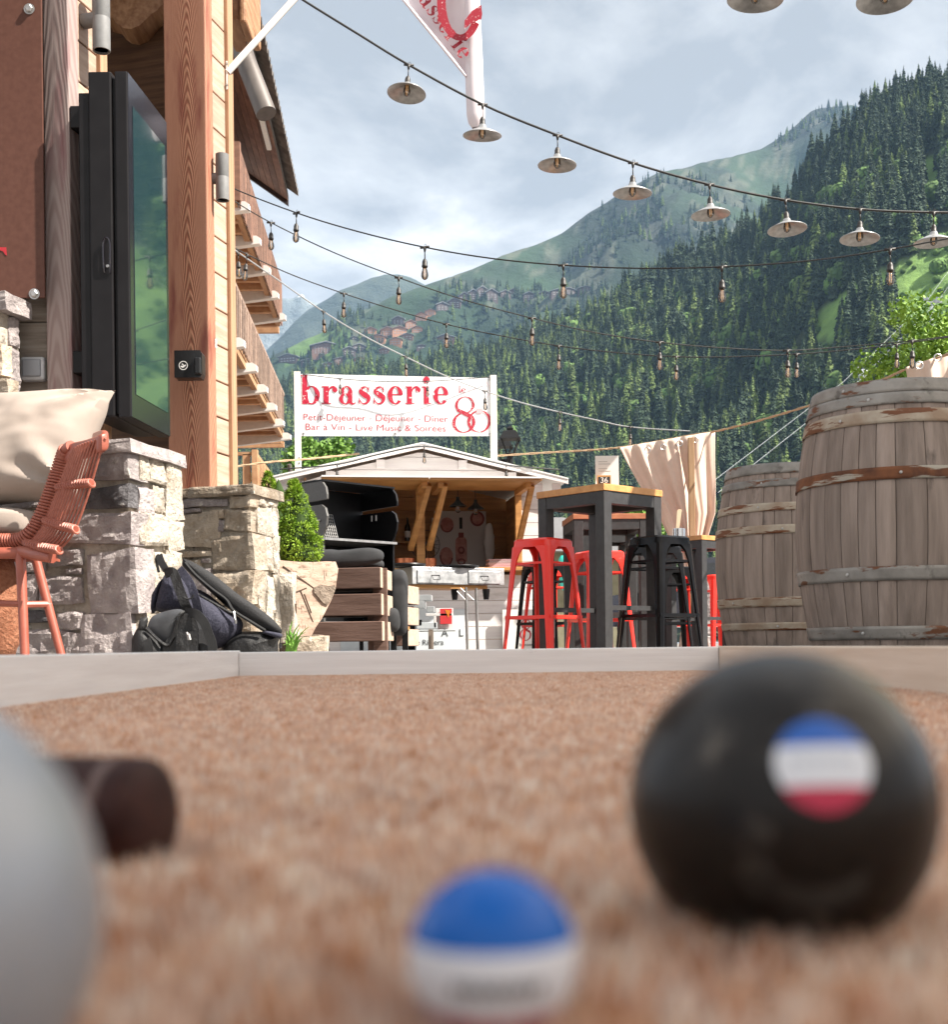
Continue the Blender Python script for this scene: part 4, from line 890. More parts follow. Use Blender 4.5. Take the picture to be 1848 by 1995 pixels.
MB().tube([cen + HX * .17 * math.cos(2 * math.pi * k / 20) + ZZ * .17 * math.sin(2 * math.pi * k / 20) for k in range(20)], .004, 5, closed=True).build('guard_ring', m_ink, fn); MB().tube([b, cen], .012, 8).build('stand', m_ink, fn); MB().lathe([(.09, 0), (.08, .02), (0, .025)], b, 16).build('base', m_ink, fn); MB().blob(cen, (.04, .06, .04)).build('motor', m_ink, fn)
m_mag = M('magazine', (0.35, 0.16, 0.18), (0.62, 0.5, 0.5), 0.5, scale=(2, 2, 90), rand=.3)
for i in range(6): tag(MB().box(H(.86 + .008 * math.sin(i * 2), -.02, OZ0 + .004 + i * .0155), (.30, .21, .0145), PH + .03 * math.sin(i * 3)).build('menu_folder', m_mag), ['lowest', 'second', 'third', 'fourth', 'fifth', 'topmost'][i] + ' menu folder of the stack on the hut counter', 'menu', 'menus stacked on the hut counter')
# posters on the hut front
m_bl = M('pale_blue_print', (0.55, 0.60, 0.63), (0.66, 0.70, 0.72), 0.5, scale=4)
b = H(-.90, -.025, .03); pn = thing('advert_panel', 'pale blue advertising panel low on the hut front', 'sign', b)
MB().obox(b, HX * 1.35, HYV * .015, ZZ * .44).build('sheet', m_bl, pn)
m_ink2 = M('dark_print', (0.05, 0.055, 0.06), None, .6)
print_text('A', H(.19, -.028, .175), HX, ZZ, .115, m_ink2, pn); print_text('L', H(.38, -.028, .175), HX, ZZ, .115, m_ink2, pn); print_text('the Riviera', H(-.155, -.028, .085), HX, ZZ, .085, m_ink2, pn)
b = H(.86, -.09, .0); sg = thing('logo_board', 'white board with the red 80 emblem low on the hut front', 'sign', b)
MB().obox(b, HX * .46, HYV * .015, ZZ * .46).build('sheet', m_paper, sg)
m_red = M('brasserie_red', (0.42, 0.006, 0.032), None, 0.5, spots=[((0.8, 0.78, 0.77), 26, 0.62, 0.64)])
m_redd = M('emblem_red', (0.36, 0.010, 0.028), None, 0.5, spots=[((0.78, 0.76, 0.75), 70, 0.62, 0.64)])
lay(GL['EIGHTY'][1][:3], b + HX * .19 - HYV * .001 + ZZ * .12, HX * .12, ZZ * .11, 'emblem', m_redd, sg)
print_text('brasserie', b + HX * .18 - HYV * .002 + ZZ * .06, HX, ZZ, .05, m_ink2, sg)

# ================================================================== BANNER
BD = 13.75
bt = thing('banner', 'white brasserie banner with red lettering between two posts', 'banner', P(770, 1258, BD))
def BP(px, py): 
    return hit(px, py, P(770, 800, BD), (HYV * 1.0))
m_bpost = M('banner_post', (0.60, 0.56, 0.50), (0.72, 0.68, 0.62), 0.7, scale=(20, 20, 2))
for (x0, x1, yt, yb) in ((575, 588, 725, 930), (957, 969.5, 732, 930)):
    p, q = BP(x0, yb), BP(x1, yt); w = (BP(x1, yt) - BP(x0, yt)).length
    MB().obox(Vector((p.x, p.y, 1.9)) - HYV * .03, HX * w, HYV * .06, ZZ * (q.z - 1.9)).build('post', m_bpost, bt, bevel=.003)
for y in (893, 903):
    MB().lathe([(0, .008), (.010, .007), (.012, 0)], BP(583.5, y) - HYV * .031, 8, Matrix.Rotation(R(90), 3, 'X')).build('bolt', m_zinc, bt)
A_, B_, C_, D_ = BP(587, 850), BP(958.5, 850), BP(958.5, 737), BP(587, 729)
m_vinyl = M('banner_vinyl', (0.72, 0.72, 0.73), (0.80, 0.80, 0.81), 0.4, scale=3, bump=.35, bscale=(2.2, 2.2, 1.2), bdist=.06)
def bsurf(u, v): return lerp(lerp(A_, B_, u), lerp(D_, C_, u), v) - HYV * (0.012 + 0.002 * math.sin(u * 9 + v * 2) * 0.5)
mb = MB(); mb.grid(lambda u, v: bsurf(u, v), 30, 8); sheet = mb.build('sheet', m_vinyl, bt, smooth=True)
mbk = MB(); mbk.grid(lambda u, v: bsurf(1 - u, v) + HYV * .004, 10, 4); mbk.build('sheet_back', m_vinyl, bt)
OB = A_ - HYV * .0125; bw = (B_ - A_).length; bh = (D_ - A_).length
EXu, EYu = HX, (D_ - A_).normalized()
def band(px, py): q = BP(px, py); return (q - A_)
def lay_px(text, x0, x1, yb, yx, name, mat, off=.004):
    w, sh = word(text); p0 = band(x0, yb); p1 = band(x1, yb); p2 = band(x0, yx)
    lay(sh, OB + p0 - HYV * off, (p1 - p0) / w, (p2 - p0), name, mat, bt)
for x_, y_ in ((591, 733), (955, 740), (591, 846), (955, 847), (770, 846)): MB().tube([OB + band(x_, y_) - HYV * .003 + HX * .012 * math.cos(2 * math.pi * k / 10) + ZZ * .012 * math.sin(2 * math.pi * k / 10) for k in range(10)], .004, 5, closed=True).build('eyelet', m_zinc, bt)
lay_px('brasserie', 589, 876, 788, 753, 'lettering', m_red)
lay_px('le', 894, 908, 766, 757, 'lettering', m_red)
_, = (0,)
p0 = band(883, 844); p1 = band(958, 841); p2 = band(883, 774)
lay([s_ for s_ in GL['EIGHTY'][1]], OB + p0 - HYV * .004, (p1 - p0) / 1.80, (p2 - p0) / 2.12, 'emblem', m_redd, bt)
m_faint = M('faint_red', (0.62, 0.38, 0.40), None, .5)
p0 = band(934, 760); p1 = band(948, 760); p2 = band(934, 746)
lay([g_ring(0, 0, 1.5, 1.35, .05, .05, -40, 220), g_ring(0, 0, .7, 1.35, .05, .05, -40, 220), g_stroke([(-1.1, -.9), (-.5, -2.4)], [.06, .06]), g_stroke([(1.1, -.9), (.5, -2.4)], [.06, .06]), g_rect(-.42, -3.3, .42, -2.6)], OB + p0 - HYV * .006, (p1 - p0), (p2 - p0), 'balloon_drawing', m_faint, bt)
lp = lambda s, x0, yb, x1, size: print_text(s, OB + band(x0, yb) - HYV * .003, HX, ZZ, size, M('thin_red', (0.40, 0.06, 0.08), None, .5), bt, thin=-.003)
def fit_text(s, x0, x1, yb, size):
    o = lp(s, x0, yb, x1, size)
    wdt = max(v.co.x for v in o.data.vertices) * size; tgt = (band(x1, yb) - band(x0, yb)).length
    for v in o.data.vertices: v.co.x *= tgt / wdt
fit_text('Petit-Déjeuner - Déjeuner - Dîner', 590, 873, 819, .105)
fit_text('Bar à Vin - Live Music & Soirées', 594, 869, 838, .105)

# ================================================================== FLAG
fl = thing('hanging_flag', 'white brasserie flag with red print hanging at the top', 'flag', P(925, 250, 8.6))
m_flag = M('flag_cloth', (0.74, 0.66, 0.70), (0.80, 0.74, 0.77), 0.8, scale=4, bump=.1, bscale=9)
sl = [(899, 931, -60), (901, 935, 0), (904, 938, 60), (906, 941, 120), (908, 943, 180), (910, 946, 225), (913, 944, 240), (920, 938, 250)]
mb = MB(); rows = []
for (x0, x1, y) in sl:
    a, b = P(x0, y, 8.6), P(x1, y, 8.6); c, r_ = (a + b) / 2, (b - a).length / 2; rows.append((c, r_))
mb.grid(lambda u, v: (lambda k: (lambda c, r_: c + Vector((r_ * math.cos(2 * math.pi * u), r_ * .7 * math.sin(2 * math.pi * u), 0)))(*rows[k]))(round(v * (len(rows) - 1))), 20, len(rows) - 1); mb.build('sleeve', m_flag, fl, smooth=True)
FA, FB, FC = P(735, -60, 8.75), P(905, -60, 8.6), P(909, 152, 8.6)
def fsurf(u, v): # u along top, v down to the point
    top = lerp(FA, FB, u); q = lerp(top, FC, v); s_ = 1 - v
    return q + Vector((0, 0.05 * math.sin(u * 5) * s_, 0))
mb = MB(); mb.grid(lambda u, v: fsurf(u, v * .999), 16, 14); mb.build('sail', m_flag, fl, smooth=True)
mb = MB(); mb.tube([lerp(FA, FC, k / 8) - Vector((0, .02, 0)) for k in range(9)], .012, 5); mb.build('hem', m_flag, fl, smooth=True)
ex = (P(907, 124, 8.55) - P(792, -36, 8.55)); ey = Vector((-ex.z, 0, ex.x)); wd, sh = word('brasserie')
lay(sh, P(787, -38, 8.52), ex / wd * .98, ey.normalized() * ex.length / wd * 1.0, 'lettering', m_redd, fl)
lay([g_ring(0, 0, 1.0, 1.35, .38, .22, 150, 325), g_ring(-.9, .9, 1.1, .6, .3, .25, 250, 330)], P(897, 4, 8.50), Vector((.16, 0, 0)), Vector((0, 0, .20)), 'emblem', m_redd, fl)
mb = MB(); mb.prism([P(x, y, 8.46) for x, y in [(905, 57), (906, 40), (920, 22), (938, 10), (940, 28), (938, 38), (918, 46)]], (0, .0015, 0)); mb.build('emblem', m_redd, fl)

# ================================================================== STRING LIGHTS
m_cable = M('black_cable', (0.012, 0.012, 0.012), None, 0.6); m_sock = M('bakelite', (0.022, 0.018, 0.016), (0.035, 0.03, 0.027), 0.5, scale=40)
m_fil = M('filament', (0.95, 0.55, 0.2), None, 0.4); _b = m_fil.node_tree.nodes['Principled BSDF']; _b.inputs['Emission Color'].default_value = (1.0, .48, .14, 1); _b.inputs['Emission Strength'].default_value = .2
m_bulb = bpy.data.materials.new('bulb_glass'); m_bulb.use_nodes = True; nt = m_bulb.node_tree; nt.nodes.clear()
o_ = nt.nodes.new('ShaderNodeOutputMaterial'); mx = nt.nodes.new('ShaderNodeMixShader'); tr = nt.nodes.new('ShaderNodeBsdfTransparent'); gl = nt.nodes.new('ShaderNodeBsdfGlossy'); fr = nt.nodes.new('ShaderNodeLayerWeight')
tr.inputs[0].default_value = (1.0, 0.98, 0.95, 1); gl.inputs['Roughness'].default_value = .03; fr.inputs[0].default_value = .6
mx2 = nt.nodes.new('ShaderNodeMixShader'); tl = nt.nodes.new('ShaderNodeBsdfTranslucent'); tl.inputs[0].default_value = (1, .97, .93, 1); mx2.inputs[0].default_value = .10; nt.links.new(tr.outputs[0], mx2.inputs[1]); nt.links.new(tl.outputs[0], mx2.inputs[2])
nt.links.new(fr.outputs['Fresnel'], mx.inputs[0]); nt.links.new(mx2.outputs[0], mx.inputs[1]); nt.links.new(gl.outputs[0], mx.inputs[2]); nt.links.new(mx.outputs[0], o_.inputs[0])
def holder_meshes():
    h = MB(); h.tube([(-.03, 0, 0), (.03, 0, 0)], .0075, 8); h.tube([(0, 0, 0), (0, 0, -.03)], [.012, .005], 8); h.tube([(0, 0, -.02), (.001, 0, -.075)], .0035, 6)
    h.tube([Vector((.004 + .007 * math.cos(2 * math.pi * k / 10), 0, .012 + .007 * math.sin(2 * math.pi * k / 10))) for k in range(10)], .0014, 4, closed=True)
    h.lathe([(.006, -.072), (.011, -.078), (.0165, -.092), (.0165, -.112), (.019, -.114), (.019, -.122), (.015, -.128)][::-1], (0, 0, 0), 14); hm = h.mesh('bulb_holder')
    g_ = MB(); g_.lathe([(0, -.203), (.008, -.2015), (.0175, -.193), (.0225, -.178), (.0215, -.162), (.016, -.142), (.013, -.127)], (0, 0, 0), 18); gm = g_.mesh('glass_bulb')
    f_ = MB(); f_.tube([(-.005, 0, -.13), (-.005, 0, -.18)], .0018, 5); f_.tube([(.005, 0, -.13), (.005, 0, -.18)], .0018, 5); fm = f_.mesh('filament')
    s_ = MB(); s_.lathe([(.019, -.118), (.022, -.122), (.028, -.140), (.060, -.152), (.100, -.172), (.118, -.182), (.1185, -.186), (.116, -.1855), (.098, -.176), (.058, -.156), (.027, -.144), (.019, -.125)], (0, 0, 0), 36); sm = s_.mesh('lamp_shade')
    for me, mt in ((hm, m_sock), (gm, m_bulb), (fm, m_fil), (sm, None)):
        if mt: me.materials.append(mt)
        for p in me.polygons: p.use_smooth = True
    return hm, gm, fm, sm
hm, gm, fm, sm = holder_meshes(); m_enamel = M('shade_enamel', (0.30, 0.30, 0.30), (0.46, 0.46, 0.46), 0.35, metal=.5, scale=30); sm.materials.append(m_enamel)
def string(label, pts, bulbs, rad=.0045, shade=False, sc=1.0, mat=None):
    """pts: (px,py,D) along the cable; bulbs: indices of the points that carry a bulb"""
    w = [P(*p) for p in pts]; t = thing('string_light', label, 'string light', w[0]); MB().tube(smoothpath(w, 5), rad, 6).build('cable', mat or m_cable, t, smooth=True)
    for i in bulbs:
        h = link('bulb_holder', hm, t); h.location = w[i] - w[0]; d = w[min(i + 1, len(w) - 1)] - w[max(i - 1, 0)]
        h.rotation_euler = (random.gauss(0, .05), 0 if not shade else random.gauss(0, .05), math.atan2(d.y, d.x)); h.scale = (sc,) * 3
        link('glass_bulb', gm, h); link('filament', fm, h)
        if shade: link('lamp_shade', sm, h)
    return t
string('black cable of enamel shaded lamps running down from the flag arm', [(500, -60, 7.5), (590, 0, 7.5), (700, 68, 7.5), (797, 127, 7.5), (941, 204, 7.5), (1087, 264, 7.5), (1234, 318, 7.5), (1383, 360, 7.5), (1531, 390, 7.5), (1677, 408, 7.5), (1820, 414, 7.5), (1980, 414, 7.5)], range(3, 11), rad=.007, shade=True)
string('near shaded lamps just peeking in at the top right edge', [(1250, -120, 5.2), (1478, -87, 5.2), (1725, -84, 5.2), (1980, -100, 5.2)], [1, 2], rad=.007, shade=True)
string('topmost black bulb string from the column across the sky', [(438, 348, 8.85), (452, 366, 8.75), (578, 415, 8.3), (700, 452, 7.9), (828, 482, 7.6), (960, 504, 7.5), (1098, 517, 7.4), (1250, 523, 7.25), (1407, 520, 7.1), (1580, 508, 7.0), (1735, 486, 6.9), (1900, 455, 6.8)], [2, 4, 6, 8, 10])
string('second bulb string, crossing the village and the dark forest', [(438, 375, 8.9), (452, 389, 8.9), (528, 434, 8.95), (650, 492, 9.0), (777, 541, 9.0), (900, 583, 9.0), (1037, 620, 9.0), (1160, 648, 9.0), (1286, 667, 9.0), (1410, 678, 9.0), (1535, 683, 9.0), (1640, 676, 9.0), (1778, 664, 8.9), (1900, 648, 8.8)], [2, 4, 6, 8, 10, 12])
string('third bulb string ending above the leafy tree', [(438, 470, 9.0), (452, 480, 9.2), (482, 496, 9.7), (570, 536, 10.2), (670, 572, 10.4), (770, 604, 10.5), (870, 632, 10.5), (980, 655, 10.5), (1089, 674, 10.5), (1200, 687, 10.5), (1318, 695, 10.5), (1430, 695, 10.5), (1553, 690, 10.5), (1650, 682, 10.5), (1748, 671, 10.5), (1900, 650, 10.4)], [2, 4, 6, 8, 10, 12, 14])
string('lowest grey bulb string sloping over the banner to the curtain post', [(438, 472, 9.0), (452, 483, 9.4), (464, 492, 9.9), (545, 548, 10.8), (630, 607, 11.4), (710, 655, 11.9), (790, 695, 12.3), (870, 733, 12.6), (945, 762, 12.8), (1018, 785, 12.9), (1091, 803, 13.0), (1160, 818, 13.05), (1229, 832, 13.1), (1345, 840, 13.1)], [2, 4, 6, 8, 10, 12], rad=.006, mat=M('grey_cable', (0.33, 0.34, 0.35), None, .5))
string('short bulb string looped across the top of the banner', [(588, 729, 13.6), (663, 738, 13.55), (740, 743, 13.6), (833, 743, 13.65), (955, 735, 13.85)], [1, 3], sc=.85)
string('bulb string following the gable edge of the hut', [(545, 914, 12.85), (657, 905, 12.95), (740, 885, 13.05), (827, 870, 13.15), (910, 887, 13.25), (987, 906, 13.35), (1090, 915, 13.5)], [1, 3, 5], sc=.9, rad=.008)

# ================================================================== ROPE, CURTAINS
m_rope = M('hemp_rope', (0.36, 0.24, 0.14), (0.50, 0.36, 0.23), 0.9, scale=(150, 60, 150), bump=.5, bscale=(200, 60, 200))
def rope(label, pts, r=.012):
    w = smoothpath([P(*p) for p in pts], 8); mb = MB()
    for s in range(2):
        mb.tube([p + Vector((0, math.cos(i * 1.3 + s * math.pi), math.sin(i * 1.3 + s * math.pi))) * r * .45 for i, p in enumerate(w)], r * .7, 6)
    return tag(mb.build('rope', m_rope, smooth=True), label, 'rope')
rope('hemp rope strung left of the hut below the banner', [(440, 912, 12.6), (520, 901, 12.9), (612, 893, 13.4), (700, 884, 13.9)])
rope('hemp rope from the banner post to the curtain and on behind the barrels', [(969, 888, 13.9), (1060, 882, 13.7), (1150, 877, 13.5), (1215, 871, 13.4), (1300, 857, 13.25), (1346, 848, 13.15), (1392, 841, 13.0), (1470, 822, 12.6), (1556, 797, 12.1), (1640, 770, 11.5), (1715, 742, 10.9), (1770, 718, 10.5), (1850, 690, 10.1), (1960, 660, 9.7)])
m_curt = M('beige_canvas', (0.60, 0.46, 0.38), (0.66, 0.52, 0.43), 0.85, scale=4, bump=.12, bscale=160)
def curtain(label, rows, D, folds, amp, post=None, grom=()):
    t = thing('curtain', label, 'curtain', P((rows[0][0] + rows[0][1]) / 2, 1262, D)); n = len(rows) - 1
    def f(u, v):
        k = v * n; i = min(int(k), n - 1); q = k - i; r0, r1 = rows[i], rows[i + 1]
        x = lerp(lerp(r0[0], r1[0], q), lerp(r0[1], r1[1], q), u); y = lerp(lerp(r0[2], r1[2], q), lerp(r0[3], r1[3], q), u)
        d = D + amp * math.sin(u * folds * 6.283 + v * 1.2) * (0.3 + .6 * v) + amp * .2 * math.sin(u * folds * 2.3 * 6.283 + 1) + .05 * math.sin(v * 5 + u * 7)
        return P(x, y, d)
    mb = MB(); mb.grid(f, 90, n * 5); mb.build('cloth', m_curt, t, smooth=True, solid=.008)
    for (x, y) in grom:
        c = P(x, y, D - amp * 1.1); MB().tube([c + Vector((.030 * math.cos(2 * math.pi * k / 14), 0, .030 * math.sin(2 * math.pi * k / 14))) for k in range(14)], .006, 6, closed=True).build('grommet', m_zinc, t, smooth=True)
    return t
curtain('beige canvas curtain tied back beside the wooden pole', [(1208, 1394, 872, 840), (1222, 1394, 900, 890), (1247, 1395, 945, 945), (1282, 1394, 1000, 1000), (1306, 1380, 1050, 1045), (1330, 1370, 1100, 1100), (1336, 1368, 1150, 1150), (1330, 1376, 1210, 1210), (1322, 1384, 1275, 1275)], 13.0, 3.5, .06, grom=((1262, 877), (1293, 871), (1325, 864), (1356, 857)))
tag(MB().obox(P(1347, 1262, 12.86) * 1.0 - Vector((0, 0, .1)), (.062, 0, 0), (0, .06, 0), (0, 0, P(1347, 843, 12.86).z + .03)).build('wooden_pole', M('pole_pine', (0.30, 0.185, 0.095), (0.40, 0.26, 0.145), .6, scale=(30, 30, 3)), bevel=.004), 'square pine pole in front of the tied-back curtain', 'pole')
curtain('beige canvas curtain with steel grommets behind the near barrel', [(1766, 2100, 716, 600), (1770, 2100, 740, 640), (1775, 2100, 800, 760), (1780, 2100, 950, 950), (1790, 2100, 1275, 1275)], 10.2, 5, .07, grom=((1792, 712), (1828, 697)))
# ================================================================== HIGH TABLES AND STOOLS
m_ttop = M('orange_tabletop', (0.46, 0.20, 0.06), (0.66, 0.34, 0.12), 0.4, scale=(14, 14, 14), ramp=(.3, .7), bump=.05)
m_ttopr = M('red_tabletop', (0.30, 0.10, 0.05), (0.45, 0.19, 0.09), 0.4, scale=(14, 14, 14), ramp=(.3, .7))
m_tleg = M('anthracite_steel', (0.024, 0.023, 0.024), (0.036, 0.035, 0.036), 0.5, scale=30, spots=[((0.10, 0.10, 0.10), (90, 90, 30), 0.70, 0.73)])
def hi_table(label, c, s, h, rz, top=None, foot=True):
    t = thing('high_table', label, 'high table', c, rz, 'high tables on the terrace', worldspace=False); w = .075; a = s / 2 - .006
    tp = MB().box((0, 0, h - .02), (s, s, .04)).build('tabletop', top or m_ttop, t, bevel=.003)
    n = 5
    for i in range(n): MB().box((-s / 2 + s * (i + .5) / n, 0, h + .0008), (s / n - .003, s - .006, .004)).build('plank', top or m_ttop, tp)
    for sx_ in (-1, 1):
        for sy in (-1, 1): MB().box((sx_ * (a - w / 2), sy * (a - w / 2), (h - .041) / 2), (w, w, h - .041)).build('leg', m_tleg, t, bevel=.004)
    for k in range(4):
        q = Matrix.Rotation(k * math.pi / 2, 3, 'Z'); c_ = q @ Vector((0, a - w / 2, h - .041 - .0375)); MB().box(c_, (s - .012 - 2 * w - .001, w - .006, .074), k * math.pi / 2).build('apron', m_tleg, t)
    if foot:
        for k in (0, 2):
            q = Matrix.Rotation(k * math.pi / 2, 3, 'Z'); c_ = q @ Vector((0, a - w / 2, .30)); MB().box(c_, (s - .012 - 2 * w - .001, .03, .03), k * math.pi / 2).build('foot_rail', m_tleg, t)
    return t
def gxy(px, D): p = P(px, 1258, D); return Vector((p.x, p.y, 0))
T1 = gxy(1172, 8.08)
hi_table('nearest orange-topped high table holding the tall menu card', T1, .585, 1.07, R(43))
T2 = gxy(1182, 9.75); hi_table('second red-brown high table with number 35, behind the nearest', T2, .60, 1.07, R(4), m_ttopr)
T3 = gxy(1181, 10.9); hi_table('third and farthest high table in the row, only its edge showing', T3, .49, 1.07, R(4), m_ttopr)
T4 = gxy(1364, 11.75); hi_table('orange-topped high table with the cutlery jar, beside the far barrel', T4, .46, 1.07, R(40))
T5 = gxy(1262, 12.3); hi_table('small orange-topped high table far back between the stools', T5, .36, 1.05, R(10))

def stool_mesh_set():
    hs, ht, hb = .76, .148, .205; out_ = {}
    st = MB(); n = 8; ring = []
    def rsq(a, r):  # rounded square
        pts_ = []
        for k in range(4):
            for j in range(5):
                an = R(90 * k + 90 * j / 4); cx = (a - r) * (1 if k in (0, 3) else -1); cy = (a - r) * (1 if k in (0, 1) else -1)
                pts_.append((cx + r * math.cos(an), cy + r * math.sin(an)))
        return pts_
    def layer(a, r, z): return [(x, y, z) for x, y in rsq(a, r)]
    L_ = [layer(ht + .004, .045, hs - .055), layer(ht + .001, .045, hs - .012), layer(ht - .012, .04, hs), layer(ht - .03, .03, hs - .001), layer(ht - .04, .025, hs - .008)]
    for a, b in zip(L_, L_[1:]):
        st.add(a + b, [(i, (i + 1) % 20, 20 + (i + 1) % 20, 20 + i) for i in range(20)])
    st.add(L_[-1], [tuple(range(20))]); out_['seat'] = st
    lg = MB()   # one folded-sheet leg at the +x+y corner, wide at the top
    zt, zb = hs - .05, 0.0; c0, c1 = ht + .004, hb; w0, w1 = .125, .042; rows = 16
    def row(t):
        c = lerp(c0, c1, t); z = lerp(zt, zb, t); w = .034 + .020 * (1 - t) + .055 * math.exp(-t * 16); ch = .026
        return [(c - w, c, z), (c - ch, c, z), (c - ch * .3, c - ch * .3, z), (c, c - ch, z), (c, c - w, z), (c - .012, c - w, z), (c - .010, c - ch - .01, z), (c - ch * .3 - .01, c - ch * .3 - .01, z), (c - ch - .01, c - .010, z), (c - w, c - .012, z)]
    rr = [row(k / rows) for k in range(rows + 1)]
    for a, b in zip(rr, rr[1:]): lg.add(a + b, [(i, 10 + i, 10 + (i + 1) % 10, (i + 1) % 10) for i in range(10)])
    lg.add(rr[-1], [tuple(range(10))]); out_['leg'] = lg
    br = MB(); z = .25; c = lerp(c0, c1, (zt - z) / (zt - zb)) - .008; br.beam((-c, c, z), (c, c, z), .012, .022); out_['foot_bar'] = br
    ub = MB(); z = .60; c = lerp(c0, c1, (zt - z) / (zt - zb)) - .01; ub.beam((-c, c, z), (c, c, z), .008, .014); out_['upper_bar'] = ub
    return out_
m_red_st = M('red_lacquer', (0.84, 0.030, 0.018), (0.88, 0.036, 0.022), 0.3, scale=8, coat=.25, bump=.05, bscale=30, spots=[((0.42, 0.10, 0.08), (60, 60, 25), 0.68, 0.71)]); m_blk_st = M('black_lacquer', (0.006, 0.006, 0.007), (0.010, 0.010, 0.011), 0.2, scale=8, spec=.15)
SM = stool_mesh_set(); proto = {}
def stool(label, c, rz, color):
    t = thing('bar_stool', label, 'bar stool', c, rz, '%s metal bar stools' % color, worldspace=False); mt = m_red_st if color == 'red' else m_blk_st
    if color not in proto:
        proto[color] = {}
        for nm, mb in SM.items():
            me = mb.mesh(nm); me.materials.append(mt)
            for p in me.polygons: p.use_smooth = nm in ('seat',)
            proto[color][nm] = me
    pr = proto[color]; link('seat', pr['seat'], t)
    for k in range(4):
        for nm in ('leg', 'foot_bar', 'upper_bar'):
            o = link(nm, pr[nm], t); o.rotation_euler = (0, 0, k * math.pi / 2)
    return t
stool('nearest red metal bar stool left of the front table leg', gxy(1061, 8.08), R(50), 'red')
stool('red metal bar stool partly behind the front table leg', gxy(1170, 9.2), R(22), 'red')
stool('nearest glossy black bar stool right of the front table leg', gxy(1288, 8.0), R(36), 'black')
stool('black bar stool tucked right behind the nearest black one', gxy(1276, 8.75), R(33), 'black')
stool('black bar stool behind the nearest red stool', gxy(1063, 10.4), R(22), 'black')
stool('red bar stool at the back beneath the black stool, left', gxy(1072, 11.5), R(30), 'red')
stool('far red bar stool between the black stool and the right table', gxy(1326, 12.3), R(15), 'red')
stool('far red bar stool half hidden by the weathered barrel', gxy(1398, 12.6), R(25), 'red')
stool('far black bar stool in front of the tied curtain', gxy(1312, 11.2), R(12), 'black')
# cards, numbers, jar on the tables
def card(label, num, p, w, h, rz=0.0):
    t = thing('menu_card', label, 'menu card', p); q = Matrix.Rotation(rz, 3, 'Z'); ex = q @ Vector((1, 0, 0)); ey = q @ Vector((0, 1, 0))
    MB().obox(p - ex * w / 2, ex * w, ey * .002 + Vector((0, 0, 0)), ZZ * h).build('card', m_paper, t)
    for i in range(9):
        if i in (0, 3, 6): continue
        MB().obox(p - ex * w * .36 - ey * .0012 + ZZ * (h * .88 - i * h * .075), ex * w * (.25 + .13 * (i % 3)), ey * .0008, ZZ * .003).build('print_line', M('grey_print', (.35, .33, .32), None, .6), t)
    return t
zt1 = 1.0745
card('tall white menu card on the nearest high table', '36', T1 + Vector((.03, -.20, zt1)), .15, .20)
m_slate = M('slate', (.02, .02, .022), None, .5)
def numblock(label, num, p, w=.085, h=.065):
    t = thing('number_stand', label, 'table number', p); MB().obox(p - Vector((w / 2, 0, 0)), (w, 0, 0), (0, .02, 0), (0, 0, h)).build('frame', m_ttop, t); MB().obox(p + Vector((-w / 2 + .006, -.003, .004)), (w - .012, 0, 0), (0, .004, 0), (0, 0, h - .014)).build('slate', m_slate, t)
    print_text(num, p + Vector((0, -.003, .014)), (1, 0, 0), (0, 0, 1), .05, m_white, t, align='CENTER')
numblock('small slate number 36 on the nearest high table', '36', T1 + Vector((.0, -.30, zt1)), .085, .062)
card('white menu card on the second high table', '', T2 + Vector((-.20, -.22, zt1)), .12, .085); card('white folded card right of number 35', '', T2 + Vector((-.05, -.2, zt1)), .08, .085)
numblock('black slate number 35 on the second high table', '35', T2 + Vector((-.125, -.275, zt1)), .09, .062)
jp = P(1324, 1056, 11.66); jp.z = 1.075; T5j = thing('cutlery_jar', 'steel cutlery jar with napkin on the right-hand high table', 'jar', jp)
MB().lathe([(.055, 0), (.06, .005), (.06, .075), (.055, .08), (.05, .075), (.05, .01), (0, .01)], jp, 20).build('jar', M('steel', (.6, .6, .6), None, .15, metal=1), T5j, smooth=True)
MB().prism([jp + Vector(v) for v in ((-.03, 0, .06), (.0, 0, .06), (.03, 0, .26), (.0, 0, .265), (-.015, 0, .25))], (0, .02, 0)).build('napkin', M('napkin', (.72, .58, .40), None, .8), T5j)

# ================================================================== BARRELS
m_stave = M('oak_stave', (0.185, 0.145, 0.122), (0.335, 0.27, 0.235), 0.8, scale=(26, 26, 2.2), ramp=(.3, .7), bump=.5, bscale=(70, 70, 5), rand=.16, spots=[((0.09, 0.07, 0.06), (10, 10, 3), .62, .74)])
m_hoop = M('galvanised_hoop', (0.17, 0.16, 0.148), (0.31, 0.295, 0.275), 0.6, metal=.25, scale=9, bump=.1, bscale=60, spots=[((0.14, 0.055, 0.025), (7, 7, 26), .57, .62), ((0.13, 0.12, 0.11), 12, .58, .66)])
m_hooprust = M('rusty_hoop', (0.085, 0.032, 0.016), (0.20, 0.075, 0.03), 0.85, scale=14, bump=.3, bscale=70, spots=[((0.36, 0.33, 0.28), (4, 4, 30), .56, .60)])
m_hoopmid = M('stained_hoop', (0.28, 0.20, 0.14), (0.42, 0.37, 0.30), 0.7, scale=9, bump=.15, bscale=60, spots=[((0.15, 0.055, 0.022), (5, 5, 40), .55, .58)])
BHT = .95
def br_(z): k = (z / BHT - .5) * 2; return .342 - .066 * abs(k) ** 1.9
